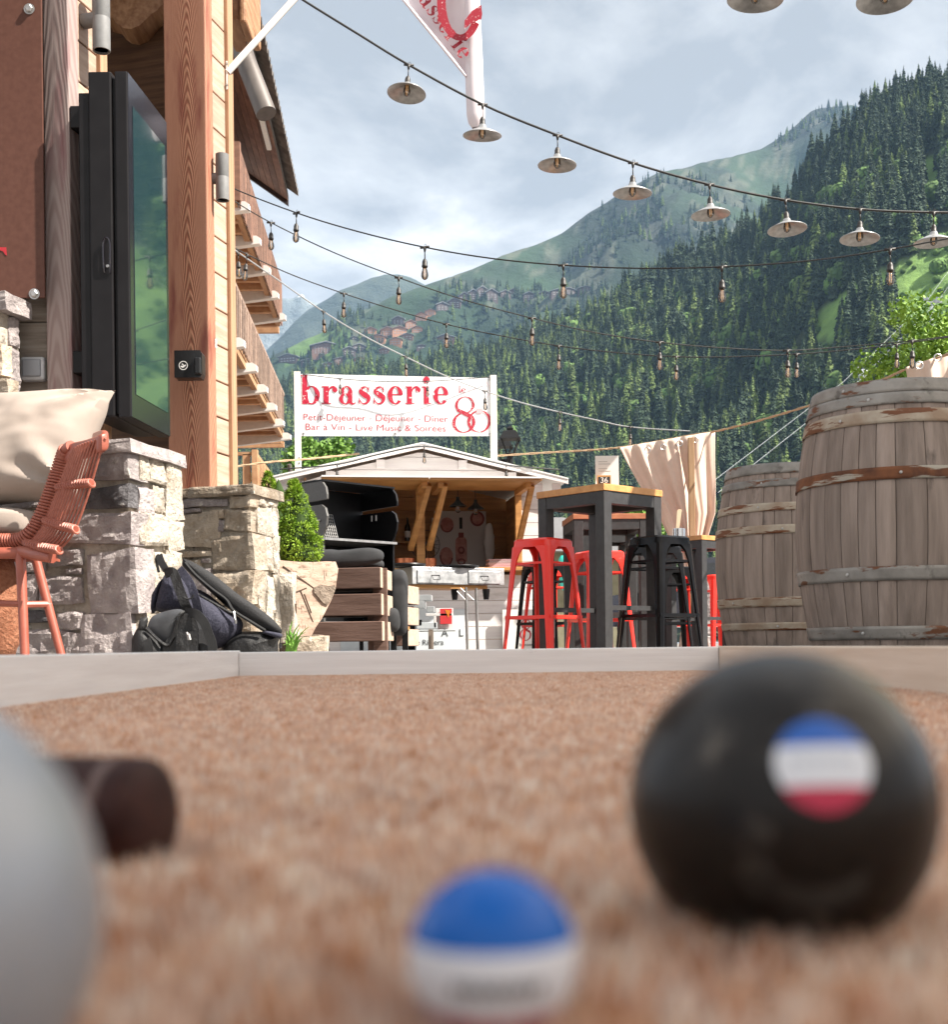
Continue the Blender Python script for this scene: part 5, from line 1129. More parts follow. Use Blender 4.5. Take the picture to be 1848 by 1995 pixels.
def barrel(label, c, hoops, seed, scale=1.0, n=27):
    rd = random.Random(seed); t = thing('wine_barrel', label, 'barrel', c, rd.uniform(0, 6), 'oak wine barrels', worldspace=False); t.scale = (scale,) * 3
    ang = [0.0]
    for i in range(n): ang.append(ang[-1] + rd.uniform(.7, 1.35))
    tot = ang[-1]; ang = [a / tot * 2 * math.pi for a in ang]
    for i in range(n):
        a0, a1 = ang[i] + .0035, ang[i + 1] - .0035; off = rd.uniform(-.0015, .0015); mb = MB(); nu, nv = 4, 14
        def f(u, v, d=0.0):
            a = lerp(a0, a1, u); z = BHT * v; r = br_(z) + off - d - (.002 if u in (0, 1) else 0); return Vector((r * math.cos(a), r * math.sin(a), z))
        mb.grid(lambda u, v: f(u, v), nu, nv); mb.grid(lambda u, v: f(1 - u, v, .026), 1, nv)
        for u in (0, 1): mb.grid(lambda s_, v: f(u, v, .026 * (s_ if u == 1 else 1 - s_)), 1, nv)
        mb.grid(lambda u, s_: f(u, 1, .026 * s_), nu, 1)
        mb.build('stave', m_stave, t, smooth=True)
    for (z0, z1, mt) in hoops:
        mb = MB(); m = 72; nv = 4
        mb.grid(lambda u, v: (lambda z, a: Vector(((br_(z) + .0035) * math.cos(a), (br_(z) + .0035) * math.sin(a), z)))(lerp(z0, z1, v), 2 * math.pi * u), m, nv); h = mb.build('hoop', mt, t, smooth=True, solid=.003)
        a = rd.uniform(3.5, 5.0) - t.rotation_euler.z; z = (z0 + z1) / 2; r = br_(z) + .005; q = Vector((0, 0, 1)).rotation_difference(Vector((math.cos(a), math.sin(a), 0))).to_matrix()
        MB().lathe([(.006, 0), (.005, .003), (0, .004)], (r * math.cos(a), r * math.sin(a), z), 8, q).build('rivet', m_zinc, h)
    MB().lathe([(0, BHT - .03), (.27, BHT - .03)], (0, 0, 0), 30).build('lid', m_stave, t)
    return t
hp = lambda L_: [(BHT * (1 - b), BHT * (1 - a), m) for a, b, m in L_]
barrel('large near oak barrel with a rusty hoop at the right edge', gxy(1746, 4.40), hp([(.0, .048, m_hoop), (.050, .092, m_hoop), (.112, .16, m_hoopmid), (.318, .362, m_hooprust), (.665, .715, m_hoop), (.875, .922, m_hoop), (.962, 1.0, m_hoop)]), 4)
barrel('smaller-looking oak barrel with pale stained hoops, behind the large one', gxy(1529, 6.30), hp([(.0, .055, m_hoop), (.085, .125, m_hoop), (.21, .252, m_hoopmid), (.325, .37, m_hoopmid), (.695, .745, m_hoopmid), (.825, .865, m_hoopmid), (.945, 1.0, m_hoop)]), 9)
pl = gxy(1790, 4.42); pl.z = BHT + .0
tag(MB().lathe([(0, .0), (.10, .0), (.15, .014), (.152, .017), (.10, .006), (0, .006)], pl + Vector((0, 0, -.0)), 30).build('plate', m_white, smooth=True), 'white plate lying on top of the near barrel', 'plate')

# ================================================================== BALLS ON THE LANE
m_bblk = M('black_boule', (0.008, 0.006, 0.005), (0.014, 0.011, 0.009), 0.33, spec=.28, scale=60, bump=.05, spots=[((0.10, 0.085, 0.07), 70, .60, .70), ((0.05, 0.045, 0.04), (20, 160, 40), .58, .64)]); m_blue = M('sticker_blue', (0.012, 0.10, 0.42), None, .35); m_wh = M('sticker_white', (0.70, 0.72, 0.76), None, .4); m_rd = M('sticker_red', (0.48, 0.015, 0.06), None, .4)
PZ = 0.0062
def boule(name, label, cat, c, r, mats, zones=None, nu=56, nv=40):
    mb = MB()
    for j in range(nv):
        for i in range(nu):
            pass
    mb.blob((0, 0, 0), (r, r, r), 2, nu, nv); t = thing(name, label, cat, c, 0, worldspace=False)
    o = mb.build('ball', mats, t, smooth=True)
    if zones:
        for p in o.data.polygons: p.material_index = zones(p.center / r)
    return t
rB = .0365; D = F * rB / 296
bc = P(1523, 1574, D); bc.z = .0312
t = boule('boule', 'black boule with a round blue, white and red sticker', 'boule', bc, rB, m_bblk)
vd = (P(1608, 1487, D) - Vector((0, 0, CAMZ))).normalized()
# sticker: a cap lying on the ball
o0 = Vector((0, 0, CAMZ)); d0 = ray(1608, 1487); oc = o0 - bc; bq = oc.dot(d0); tt = -bq - math.sqrt(bq * bq - oc.length_squared + rB * rB); nrm = (o0 + d0 * tt - bc).normalized()
up_ = (ZZ - nrm * nrm.z).normalized(); rt = up_.cross(nrm)
mats3 = [m_blue, m_wh, m_rd, m_ink]; mb = MB(); capr = .29
for yi in range(26):
    for xi in range(26):
        y0, y1 = -1 + yi / 13, -1 + (yi + 1) / 13; x0, x1 = -1 + xi / 13, -1 + (xi + 1) / 13
        xm, ym = (x0 + x1) / 2, (y0 + y1) / 2
        if xm * xm + ym * ym > 1: continue
        vs = []
        for x, y in ((x0, y0), (x1, y0), (x1, y1), (x0, y1)):
            rr = math.hypot(x, y); k = min(1, 1 / rr) if rr > 0 else 1; a = capr * rr * k
            dvec = (rt * x + up_ * y); dvec = dvec.normalized() if dvec.length > 1e-6 else rt
            vs.append((nrm * math.cos(a) + dvec * math.sin(a)) * (rB + .00015))
        mi = 0 if ym > .42 else (2 if ym < -.44 else 1)
        if mi == 1 and .0 < ym < .16 and abs(xm) < .72 and (xi % 3): mi = 4
        mb.add(vs, [(0, 1, 2, 3)], mi)
mats3.append(M('sticker_grey_print', (.42, .45, .5), None, .4)); mb.build('sticker', mats3, t)
rS = .0365; D = .178; sc_ = P(-312, 1700, D); sc_.z = .0315
boule('boule', 'pale grey boule close up, cut by the left edge', 'boule', sc_, rS, M('silver_boule', (0.29, 0.31, 0.34), (0.35, 0.37, 0.40), 0.36, scale=30, metal=.15, spots=[((.25, .24, .23), 60, .62, .72)]))
rJ = .015; D = F * rJ / 166; jc = P(960, 1850, D); jc.z = .0156
tilt = Vector((.02, .10, 1)).normalized()
m_jb = M('jack_blue', (0.002, 0.10, 0.42), None, .25, spec=.3)
t = boule('jack', 'small blue, white and red jack ball in the foreground', 'jack', jc, rJ, [m_jb, m_wh, m_rd], lambda p: 0 if p.z > .27 else (2 if p.z < -.5 else 1))
mb = MB()
for i in range(7):
    a0 = R(-118 + i * 9); a1 = a0 + R(6.5)
    for (z0, z1) in ((-.24, -.08),):
        mb.grid(lambda u, v: Vector((math.cos(lerp(a0, a1, u)) * math.sqrt(1 - lerp(z0, z1, v) ** 2), math.sin(lerp(a0, a1, u)) * math.sqrt(1 - lerp(z0, z1, v) ** 2), lerp(z0, z1, v))) * (rJ + .0001), 3, 2)
mb.build('print_mark', m_ink, t)
# dark wooden peg behind the pale boule
m_peg = M('dark_peg', (0.022, 0.005, 0.004), (0.045, 0.014, 0.010), 0.5, scale=(20, 90, 90), bump=.1, spec=.2)
t = thing('wooden_peg', 'dark brown wooden peg lying behind the pale boule', 'peg', Vector((P(250, 1600, .385).x, .385, PZ)))
a, b = P(-60, 1570, .41), P(300, 1582, .39); r_ = .0195; a.z = b.z = r_ - .003
mb = MB(); dd = (b - a).normalized(); pr_ = [(0, r_ * .9), (.35, r_), (.93, r_), (.965, r_ * .97), (.985, r_ * .88), (1.0, r_ * .62)]
mb.tube([a + (b - a) * s_ for s_, _ in pr_], [q for _, q in pr_], 28); mb.build('peg', m_peg, t, smooth=True)
mb = MB(); mb.tube([a + (b - a) * s_ for s_ in (.80, .86)], r_ * 1.012, 28); mb.build('groove_band', M('peg_band', (.10, .055, .045), None, .5), t, smooth=True)

# ================================================================== TERRACOTTA CHAIR WITH CUSHIONS
m_terra = M('terracotta_metal', (0.27, 0.068, 0.042), (0.33, 0.09, 0.058), 0.4, scale=20); m_cord = M('terracotta_cord', (0.29, 0.08, 0.05), (0.37, 0.115, 0.075), 0.5, scale=60)
m_canvas = M('cushion_canvas', (0.32, 0.265, 0.228), (0.37, 0.312, 0.272), 0.9, scale=5, bump=.10, bscale=240, bdist=.003)
zz = lambda x, y, D: P(*zoomxy(x, y, *Z1), D)
t = thing('terrace_chair', 'terracotta cord-woven terrace chair at the left', 'chair', zz(200, 1960, 4.2))
TLp = [(-260, 975, 4.30), (-60, 982, 4.28), (90, 980, 4.27), (190, 965, 4.26), (262, 915, 4.25), (318, 835, 4.25), (372, 730, 4.25), (420, 610, 4.25), (462, 490, 4.25), (505, 365, 4.25), (545, 250, 4.24), (575, 195, 4.22), (610, 172, 4.20)]
TL = smoothpath([zz(*p) for p in TLp], 5); MB().tube(TL, .020, 12).build('frame_tube', m_terra, t, smooth=True)
# cord wound round the tube: single turns
ln = [0]
for a, b in zip(TL, TL[1:]): ln.append(ln[-1] + (b - a).length)
def alongTL(s_):
    for i in range(len(TL) - 1):
        if s_ <= ln[i + 1]: k = (s_ - ln[i]) / max(1e-9, ln[i + 1] - ln[i]); return lerp(TL[i], TL[i + 1], k), (TL[i + 1] - TL[i]).normalized()
    return TL[-1], (TL[-1] - TL[-2]).normalized()
turn = MB(); turn.tube([Vector((.0225 * math.cos(2 * math.pi * k / 16), .0225 * math.sin(2 * math.pi * k / 16), .003 * math.cos(2 * math.pi * k / 16))) for k in range(16)], .0050, 6, closed=True); tme = turn.mesh('cord_turn'); tme.materials.append(m_cord)
for p in tme.polygons: p.use_smooth = True
s_ = .02
while s_ < ln[-1] - .03:
    p, d = alongTL(s_); o = link('cord_turn', tme, t); o.location = p - Vector(t.location); o.rotation_mode = 'QUATERNION'; o.rotation_quaternion = Vector((0, 0, 1)).rotation_difference(d); s_ += .0108
# right-hand edge of the woven back and top rail
TRp = [(905, 95, 4.02), (870, 190, 4.03), (825, 340, 4.04), (782, 490, 4.05), (728, 660, 4.06), (652, 860, 4.07), (585, 975, 4.08), (505, 1055, 4.1)]
TR = smoothpath([zz(*p) for p in TRp], 6)
TLu = [zz(x, y, D) for x, y, D in [(605, 200, 4.21), (560, 330, 4.22), (510, 470, 4.23), (465, 590, 4.24), (420, 700, 4.245), (375, 810, 4.25), (320, 905, 4.25), (235, 1000, 4.255)]]; TLu = smoothpath(TLu, 6)
top = smoothpath([zz(575, 215, 4.23), zz(640, 188, 4.19), zz(730, 168, 4.13), zz(830, 138, 4.06), zz(880, 112, 4.03), zz(896, 90, 4.06), zz(880, 82, 4.12), zz(820, 100, 4.3)], 5)
mb = MB()
for i, p in enumerate(top): pass

def band_f(u, v):
    i = round(v * (len(top) - 1)); d = (top[min(i + 1, len(top) - 1)] - top[max(i - 1, 0)]); d.z = 0; d = d.normalized(); s_ = Vector((d.y, -d.x, 0)); a = 2 * math.pi * u; sq = lambda w: math.copysign(abs(w) ** .6, w)
    return top[i] + s_ * .013 * sq(math.cos(a)) + ZZ * (.030 * sq(math.sin(a)) - .012)
mb.grid(band_f, 18, len(top) - 1); mb.add([band_f(k / 18, 0) for k in range(18)], [tuple(range(18))]); mb.add([band_f(k / 18, 1) for k in range(18)], [tuple(range(18))]); mb.build('top_rail', m_terra, t, smooth=True)
nc = 13
for i in range(1, nc + 1):
    u = i / nc; path = [lerp(a, b, u) + Vector((0, -.035 * math.sin(math.pi * u), 0)) for a, b in zip(TLu, TR)]
    MB().tube(path[1:], .0042, 6).build('cord', m_cord, t, smooth=True)
for (a, b, c) in (((500, 525), (640, 498), (785, 488)), ((392, 808), (520, 850), (650, 885)), ((225, 1000), (370, 1035), (508, 1060))):
    pth = smoothpath([zz(*a, 4.225), zz(*b, 4.07), zz(*c, 4.02)], 8); bo = MB().tube(pth, .0115, 8).build('cross_bar', m_terra, t, smooth=True)
    for i in range(0, len(pth) - 1):
        p = lerp(pth[i], pth[i + 1], .5); d = (pth[i + 1] - pth[i]).normalized(); x_, y_ = perp((d + Vector((0, 0, .5))).normalized())
        MB().tube([p + (x_ * math.cos(2 * math.pi * k / 10) + y_ * math.sin(2 * math.pi * k / 10)) * .0135 for k in range(10)], .0045, 6, closed=True).build('cord_wrap', m_cord, bo, smooth=True)
MB().tube(smoothpath([zz(-260, 1085, 4.2), zz(100, 1085, 4.2), zz(190, 1075, 4.2), zz(320, 1100, 4.12), zz(450, 1120, 4.08)], 5), .0205, 10).build('seat_frame', m_terra, t, smooth=True)
MB().tube([zz(-260, 1115, 4.45), zz(440, 1118, 4.42)], .018, 8).build('seat_frame', m_terra, t, smooth=True)
for (a, b, r0) in (((175, 1090, 4.2), (219, 2098, 4.12), .0175), ((310, 1150, 4.25), (563, 2098, 4.21), .0165), ((-200, 1090, 4.3), (-245, 2098, 4.24), .0175)):
    MB().tube([zz(*a), zz(*b)], [r0, r0 * .85], 12).build('leg', m_terra, t, smooth=True)
MB().tube([zz(-230, 1505, 4.18), zz(165, 1520, 4.165)], .011, 8).build('stretcher', m_terra, t, smooth=True); MB().tube([zz(200, 1525, 4.165), zz(425, 1522, 4.235)], .012, 8).build('stretcher', m_terra, t, smooth=True)
MB().grid(lambda u, v: lerp(zz(-260, 1040, 4.28), zz(180, 1055, 4.24), u) + Vector((0, .40 * v, -.01)), 6, 4).build('seat_mesh', m_cord, t, solid=.01)
# seat cushion
mb = MB(); c = zz(-45, 830, 4.50); mb.blob(c, (.20, .18, .052), 4.5, 48, 20, q=Matrix.Rotation(R(4), 3, 'Y'), nz=.006, ns=6); sc2 = mb.build('seat_cushion', m_canvas, smooth=True); tag(sc2, 'flat beige seat cushion on the terracotta chair', 'cushion', 'beige chair cushions')
# pillow: a square bag with pointed corners and creases, leaning
def pillow(cs, d, seed, n=44):
    """a stuffed square bag: corner points bl, br, tr, tl; pointed ears and creases"""
    bl, br, tr, tl = cs; nrm = (br - bl).cross(tl - bl).normalized(); mb = MB()
    def f(u, v, side):
        x, y = 2 * u - 1, 2 * v - 1; e = (1 - abs(x) ** 2.6) * (1 - abs(y) ** 2.6); th = max(0, e) ** .5
        uu = .5 + .5 * x * (1 - .075 * (1 - y * y)); vv = .5 + .5 * y * (1 - .075 * (1 - x * x))
        p = lerp(lerp(bl, br, uu), lerp(tl, tr, uu), vv); nz_ = noise.fractal(Vector((x * 1.5 + seed, y * 1.5, side)), 1, 2, 3) * .12; cr = 0
        for sx_, sy in ((1, 1), (-1, 1), (1, -1)):
            dx, dy = x - sx_, y - sy; r = math.hypot(dx, dy); a = math.atan2(dy * sy, dx * sx_)
            cr += math.exp(-(r / .6) ** 2) * math.sin(a * 9 + seed) * .34 * (1 - math.exp(-(r / .12) ** 2))
        return p + nrm * (side * d * th * (1 + nz_ + cr))
    mb.grid(lambda u, v: f(u, v, 1), n, n); mb.grid(lambda u, v: f(1 - u, v, -1), n, n); return mb
tag(pillow([P(-150, 1000, 4.42), P(150, 965, 4.36), P(226, 760, 4.50), P(-110, 772, 4.56)], .145, 3.0).build('pillow', m_canvas, smooth=True), 'large creased beige pillow leaning in the terracotta chair', 'pillow', 'beige chair cushions')
tag(MB().blob(Vector((zz(-60, 1300, 4.42).x, 4.42, .225)), (.10, .09, .225), 2.2, 24, 16, nz=.03, ns=14).build('textured_pouf', M('rust_boucle', (.30, .11, .055), (.42, .18, .10), .95, scale=60, bump=1, bscale=90, bdist=.02), smooth=True), 'rust coloured bouclé fabric behind the chair legs', 'pouf')
# ---- two unseen parasols at the right, added to shade lane and barrels
m_par = bpy.data.materials.new('added_parasol_cloth'); m_par.use_nodes = True; nt = m_par.node_tree; nt.nodes.clear()
_o = nt.nodes.new('ShaderNodeOutputMaterial'); _m = nt.nodes.new('ShaderNodeMixShader'); _d = nt.nodes.new('ShaderNodeBsdfDiffuse'); _t = nt.nodes.new('ShaderNodeBsdfTranslucent')
_d.inputs[0].default_value = (.72, .68, .62, 1); _t.inputs[0].default_value = (.80, .75, .69, 1); _m.inputs[0].default_value = .6
nt.links.new(_d.outputs[0], _m.inputs[1]); nt.links.new(_t.outputs[0], _m.inputs[2]); nt.links.new(_m.outputs[0], _o.inputs[0])
def parasol(label, c, hx, hy, zed, zap):
    t = thing('parasol', label, 'parasol', c); cc = [Vector((c.x + sx_ * hx, c.y + sy * hy, zed)) for sx_, sy in ((-1, -1), (1, -1), (1, 1), (-1, 1))]; ap = Vector((c.x, c.y, zap))
    MB().add(cc + [ap], [(0, 1, 4), (1, 2, 4), (2, 3, 4), (3, 0, 4)]).build('canopy', m_par, t)
    MB().tube([c, ap], .035, 10).build('pole', m_tleg, t); MB().box(c + Vector((0, 0, .04)), (.7, .7, .08)).build('base', m_tleg, t)
    for k in cc: MB().tube([ap - ZZ * .03, k - ZZ * .03], .012, 5).build('rib', m_tleg, t)
parasol('square terrace parasol right of the boules lane', Vector((3.35, .55, 0)), 2.05, 2.45, 2.5, 2.95)
parasol('square terrace parasol right of the barrels', Vector((4.75, 4.55, 0)), 2.2, 1.5, 2.5, 2.9)
# ================================================================== BAGS
z2 = lambda x, y, D: P(*zoomxy(x, y, *Z2), D)
m_navy = M('navy_melange', (0.018, 0.019, 0.036), (0.046, 0.046, 0.072), 0.85, scale=(160, 160, 160), bump=.6, bscale=(22, 22, 14), bdist=.02); m_bagblk = M('bag_black', (0.008, 0.008, 0.009), (0.014, 0.014, 0.015), 0.55, scale=40, bump=.6, bscale=(24, 24, 16), bdist=.02); m_meshfab = M('mesh_foam', (0.010, 0.010, 0.011), (0.024, 0.024, 0.026), 0.8, scale=170, bump=.8, bscale=260, bdist=.004); m_web = M('webbing', (0.008, 0.008, 0.009), (0.014, 0.014, 0.015), 0.75, scale=120)
m_grey_f = M('grey_flap', (0.05, 0.052, 0.058), (0.10, 0.105, 0.115), 0.45, scale=9, bump=.15, bscale=20)
def puff(outline, D, thick, mat, name, parent, bulge=.6, conv=None, rot=None, rings=5, lean=0.0):
    """a stuffed panel: outline (zoom pixels) swelling towards its middle; thick in metres each way"""
    pts = [(conv or z2)(x, y, D) for x, y in outline]; n0 = len(pts); pts = smoothpath(pts + [pts[0]], 4)[:-1]; n = len(pts); c = sum(pts, Vector()) / n
    mb = MB()
    for side in (-1, 1):
        prev = None; vs = []; fs = []
        for k in range(rings + 1):
            s_ = 1 - (k / rings) * .98; h = thick * (1 - s_ ** 2.6) ** (.5)
            for p in pts:
                q_ = c + (p - c) * s_; vs.append(q_ + Vector((0, side * h + (p.z - c.z) * lean * s_, 0)))
        for k in range(rings):
            for i in range(n):
                a, b, c2, d = k * n + i, k * n + (i + 1) % n, (k + 1) * n + (i + 1) % n, (k + 1) * n + i
                fs.append((a, b, c2, d) if side < 0 else (a, d, c2, b))
        fs.append(tuple(range(rings * n, rings * n + n)) if side < 0 else tuple(reversed(range(rings * n, rings * n + n))))
        mb.add(vs, fs)
    o = mb.build(name, mat, parent, smooth=True); 
    bm = bmesh.new(); bm.from_mesh(o.data); bmesh.ops.recalc_face_normals(bm, faces=bm.faces); bm.to_mesh(o.data); bm.free(); return o
def strap(pts, w, mat, name, parent, th=.004, conv=None, nrm=(0, -1, 0)):
    pth = smoothpath([(conv or z2)(*p) for p in pts], 6); mb = MB(); nrm = Vector(nrm); vs = []
    def f(u, v):
        i = round(v * (len(pth) - 1)); d = (pth[min(i + 1, len(pth) - 1)] - pth[max(i - 1, 0)]).normalized(); s_ = d.cross(nrm).normalized(); return pth[i] + s_ * (u - .5) * w
    mb.grid(f, 2, len(pth) - 1); return mb.build(name, mat, parent, solid=th)
t = thing('backpack', 'dark navy backpack slumped open against the stone pier', 'backpack', z2(900, 1642, 4.66))
puff([(505, 735), (560, 745), (700, 850), (900, 1010), (1100, 1170), (1290, 1310), (1345, 1345), (1330, 1372), (1210, 1340), (1050, 1240), (930, 1160), (760, 1010), (620, 880), (520, 790)], 4.60, .035, m_bagblk, 'back_lining', t)
puff([(512, 712), (600, 742), (770, 845), (970, 1005), (1160, 1135), (1295, 1245), (1352, 1338), (1210, 1318), (1000, 1195), (900, 1090), (760, 1000), (630, 890), (530, 790)], 4.535, .035, m_meshfab, 'back_panel', t)
puff([(610, 960), (720, 1010), (900, 1150), (1010, 1230), (1010, 1330), (920, 1430), (760, 1480), (620, 1440), (560, 1250), (570, 1050)], 4.56, .10, m_navy, 'body', t)
puff([(1000, 1330), (1190, 1330), (1335, 1370), (1320, 1420), (1275, 1642), (820, 1642), (860, 1430)], 4.58, .09, m_bagblk, 'base_panel', t)
puff([(1205, 1318), (1270, 1330), (1352, 1350), (1330, 1385), (1190, 1345)], 4.53, .03, m_navy, 'corner_patch', t)
puff([(350, 860), (420, 815), (520, 850), (600, 940), (640, 1060), (650, 1170), (560, 1190), (420, 1180), (290, 1150), (300, 1040), (330, 930)], 4.47, .075, m_navy, 'front_pocket', t)
puff([(260, 1020), (330, 900), (360, 880), (330, 1040), (290, 1150), (250, 1170)], 4.50, .05, m_navy, 'side_pocket', t)
strap([(360, 840, 4.40), (430, 830, 4.385), (480, 960, 4.38), (530, 1090, 4.38), (570, 1180, 4.40)], .034, m_bagblk, 'shoulder_strap', t, .005); strap([(480, 800, 4.42), (560, 900, 4.39), (610, 1020, 4.39), (650, 1180, 4.41)], .03, m_navy, 'shoulder_strap', t, .005)
strap([(310, 680, 4.47), (330, 740, 4.46), (370, 810, 4.45)], .026, m_web, 'haul_loop', t, .004); strap([(310, 680, 4.47), (288, 720, 4.48), (310, 830, 4.48)], .01, m_web, 'haul_loop', t, .004)
MB().tube(smoothpath([z2(530, 745, 4.50), z2(620, 850, 4.50), z2(760, 970, 4.495), z2(880, 1060, 4.49), z2(940, 1150, 4.47), z2(1080, 1240, 4.49), z2(1210, 1320, 4.49)], 5), .006, 6).build('zip', m_web, t, smooth=True)
MB().tube(smoothpath([z2(625, 1005, 4.45), z2(760, 1080, 4.44), z2(900, 1160, 4.44), z2(940, 1165, 4.45)], 5), .005, 6).build('zip', m_bagblk, t, smooth=True)
MB().tube([z2(945, 1160, 4.43), z2(952, 1215, 4.42), z2(958, 1235, 4.42)], .0035, 6).tube([z2(958, 1232, 4.42), z2(960, 1262, 4.42)], [.005, .004], 8).build('zip_puller', m_zinc, t, smooth=True)
MB().tube([z2(1338, 1380, 4.48), z2(1338, 1450, 4.48)], .002, 5).tube([z2(1338, 1430, 4.48), z2(1338, 1470, 4.48)], .006, 8).build('zip_puller', m_bagblk, t, smooth=True)
dr = z2(560, 1020, 4.365); MB().tube([dr + Vector((.018 * math.cos(2 * math.pi * k / 12), 0, .014 * math.sin(2 * math.pi * k / 12))) for k in range(7, 13)], .003, 5).build('ring', m_web, t, smooth=True)
t = thing('camera_bag', 'small black camera bag with its flap open, in front of the backpack', 'camera bag', z2(400, 1642, 4.35))
MB().prism([z2(x, y, 4.28) for x, y in [(455, 1200), (520, 1168), (580, 1185), (625, 1235), (648, 1310), (650, 1642), (330, 1642), (345, 1440), (430, 1320)]], (0, .13, 0)).build('body', m_bagblk, t, bevel=.018)
MB().prism([z2(x, y, 4.262) for x, y in [(462, 1328), (640, 1328), (638, 1642), (446, 1642)]], (0, .03, 0)).build('front_pocket', m_bagblk, t, bevel=.01)
puff([(80, 1390), (140, 1290), (230, 1310), (380, 1440), (460, 1642), (120, 1642)], 4.34, .07, m_bagblk, 'side_compartment', t)
puff([(205, 1300), (260, 1200), (400, 1150), (490, 1140), (520, 1160), (480, 1200), (450, 1300), (420, 1400), (380, 1442), (300, 1390)], 4.30, .012, m_grey_f, 'flap', t, lean=-.15)
MB().tube(smoothpath([z2(205, 1300, 4.285), z2(300, 1395, 4.275), z2(380, 1445, 4.275), z2(425, 1395, 4.28), z2(455, 1290, 4.275), z2(480, 1195, 4.27), z2(525, 1160, 4.28)], 5), .006, 6).build('flap_piping', m_bagblk, t, smooth=True)
puff([(150, 1215), (215, 1210), (205, 1300), (170, 1340), (130, 1330)], 4.31, .02, m_bagblk, 'side_tab', t)
strap([(530, 1165, 4.29), (620, 1180, 4.27), (690, 1250, 4.26), (730, 1350, 4.26), (760, 1440, 4.26), (775, 1642, 4.26)], .032, m_web, 'shoulder_strap', t, .005)
strap([(640, 1470, 4.28), (700, 1480, 4.27), (790, 1642, 4.27)], .03, m_web, 'shoulder_strap', t, .005); strap([(200, 1400, 4.26), (220, 1450, 4.255), (250, 1642, 4.255)], .03, m_web, 'buckle_strap', t, .006)
MB().tube([z2(548, 1335, 4.25), z2(560, 1400, 4.245)], .0025, 5).tube([z2(562, 1350, 4.247), z2(575, 1400, 4.245)], .005, 6).build('zip_puller', m_zinc, t)

# ================================================================== LOG PLANTER, DWARF SPRUCES, WEED
m_log = M('sawn_log', (0.38, 0.26, 0.195), (0.52, 0.39, 0.31), 0.85, scale=(7, 7, 16), bump=.5, bscale=(20, 20, 50), spots=[((0.20, 0.14, 0.10), (14, 14, 34), .54, .66), ((.12, .085, .06), (70, 70, 10), .60, .64)]); m_logb = M('log_bark', (0.16, 0.12, 0.09), (0.30, 0.24, 0.19), .95, scale=20, bump=1, bscale=40, bdist=.02)
t = thing('log_planter', 'sawn tree trunk planter with cracked pale end grain', 'planter', z2(1600, 1500, 6.7))
ol = [(1330, 725), (1400, 732), (1500, 740), (1620, 742), (1720, 735), (1805, 738), (1828, 800), (1822, 860), (1805, 960), (1770, 1060), (1730, 1140), (1690, 1220), (1640, 1290), (1600, 1365), (1500, 1372), (1400, 1372), (1320, 1372)]
cc = Vector(); LDp = lambda x: 6.42 + (x - 1330) / 500 * .22
pl_ = [z2(x, y, LDp(x)) for x, y in ol]; cc = sum(pl_, Vector()) / len(pl_)
mb = MB(); mb.prism([p + Vector((0, noise.noise(p * 6) * .02, 0)) for p in pl_], (-.25, .42, 0)); mb.build('trunk_section', m_log, t, bevel=.012)
for (a, b) in (((1360, 775), (1620, 960)), ((1400, 960), (1420, 1120)), ((1510, 985), (1615, 1250)), ((1540, 1010), (1600, 1170)), ((1470, 1070), (1475, 1340)), ((1430, 1010), (1560, 960))):
    MB().beam(z2(*a, LDp(a[0]) - .002), z2(*b, LDp(b[0]) - .002), .0025, .005).build('crack', M('crack_dark', (.07, .045, .03), None, .9), t)
BPc = [(1620, 960), (1680, 930), (1740, 945), (1800, 935), (1806, 965), (1775, 1050), (1735, 1110), (1700, 1085), (1660, 1040), (1625, 1000)]
MB().prism([z2(x, y, LDp(x) - .012) + Vector((0, .01 * noise.noise(Vector((x * .05, y * .05, 0))), 0)) for x, y in BPc], (-.01, .02, 0)).build('bark_patch', m_logb, t, bevel=.006)
MB().box((cc.x - .1, 6.74, .07), (.24, .26, .14)).build('base_block', m_logb, t, bevel=.01)
m_soil = M('soil', (.05, .035, .025), None, .95); MB().box((cc.x - .08, 6.75, z2(1500, 750, 6.8).z - .02), (.24, .22, .03)).build('soil', m_soil, t)
m_dwarf = M('dwarf_spruce', (0.11, 0.21, 0.012), (0.30, 0.44, 0.035), .8, scale=14, ramp=(.3, .7), rand=.1, spots=[((0.28, 0.20, 0.05), 22, .70, .76)]); m_twig = M('twig', (.10, .06, .035), None, .9)
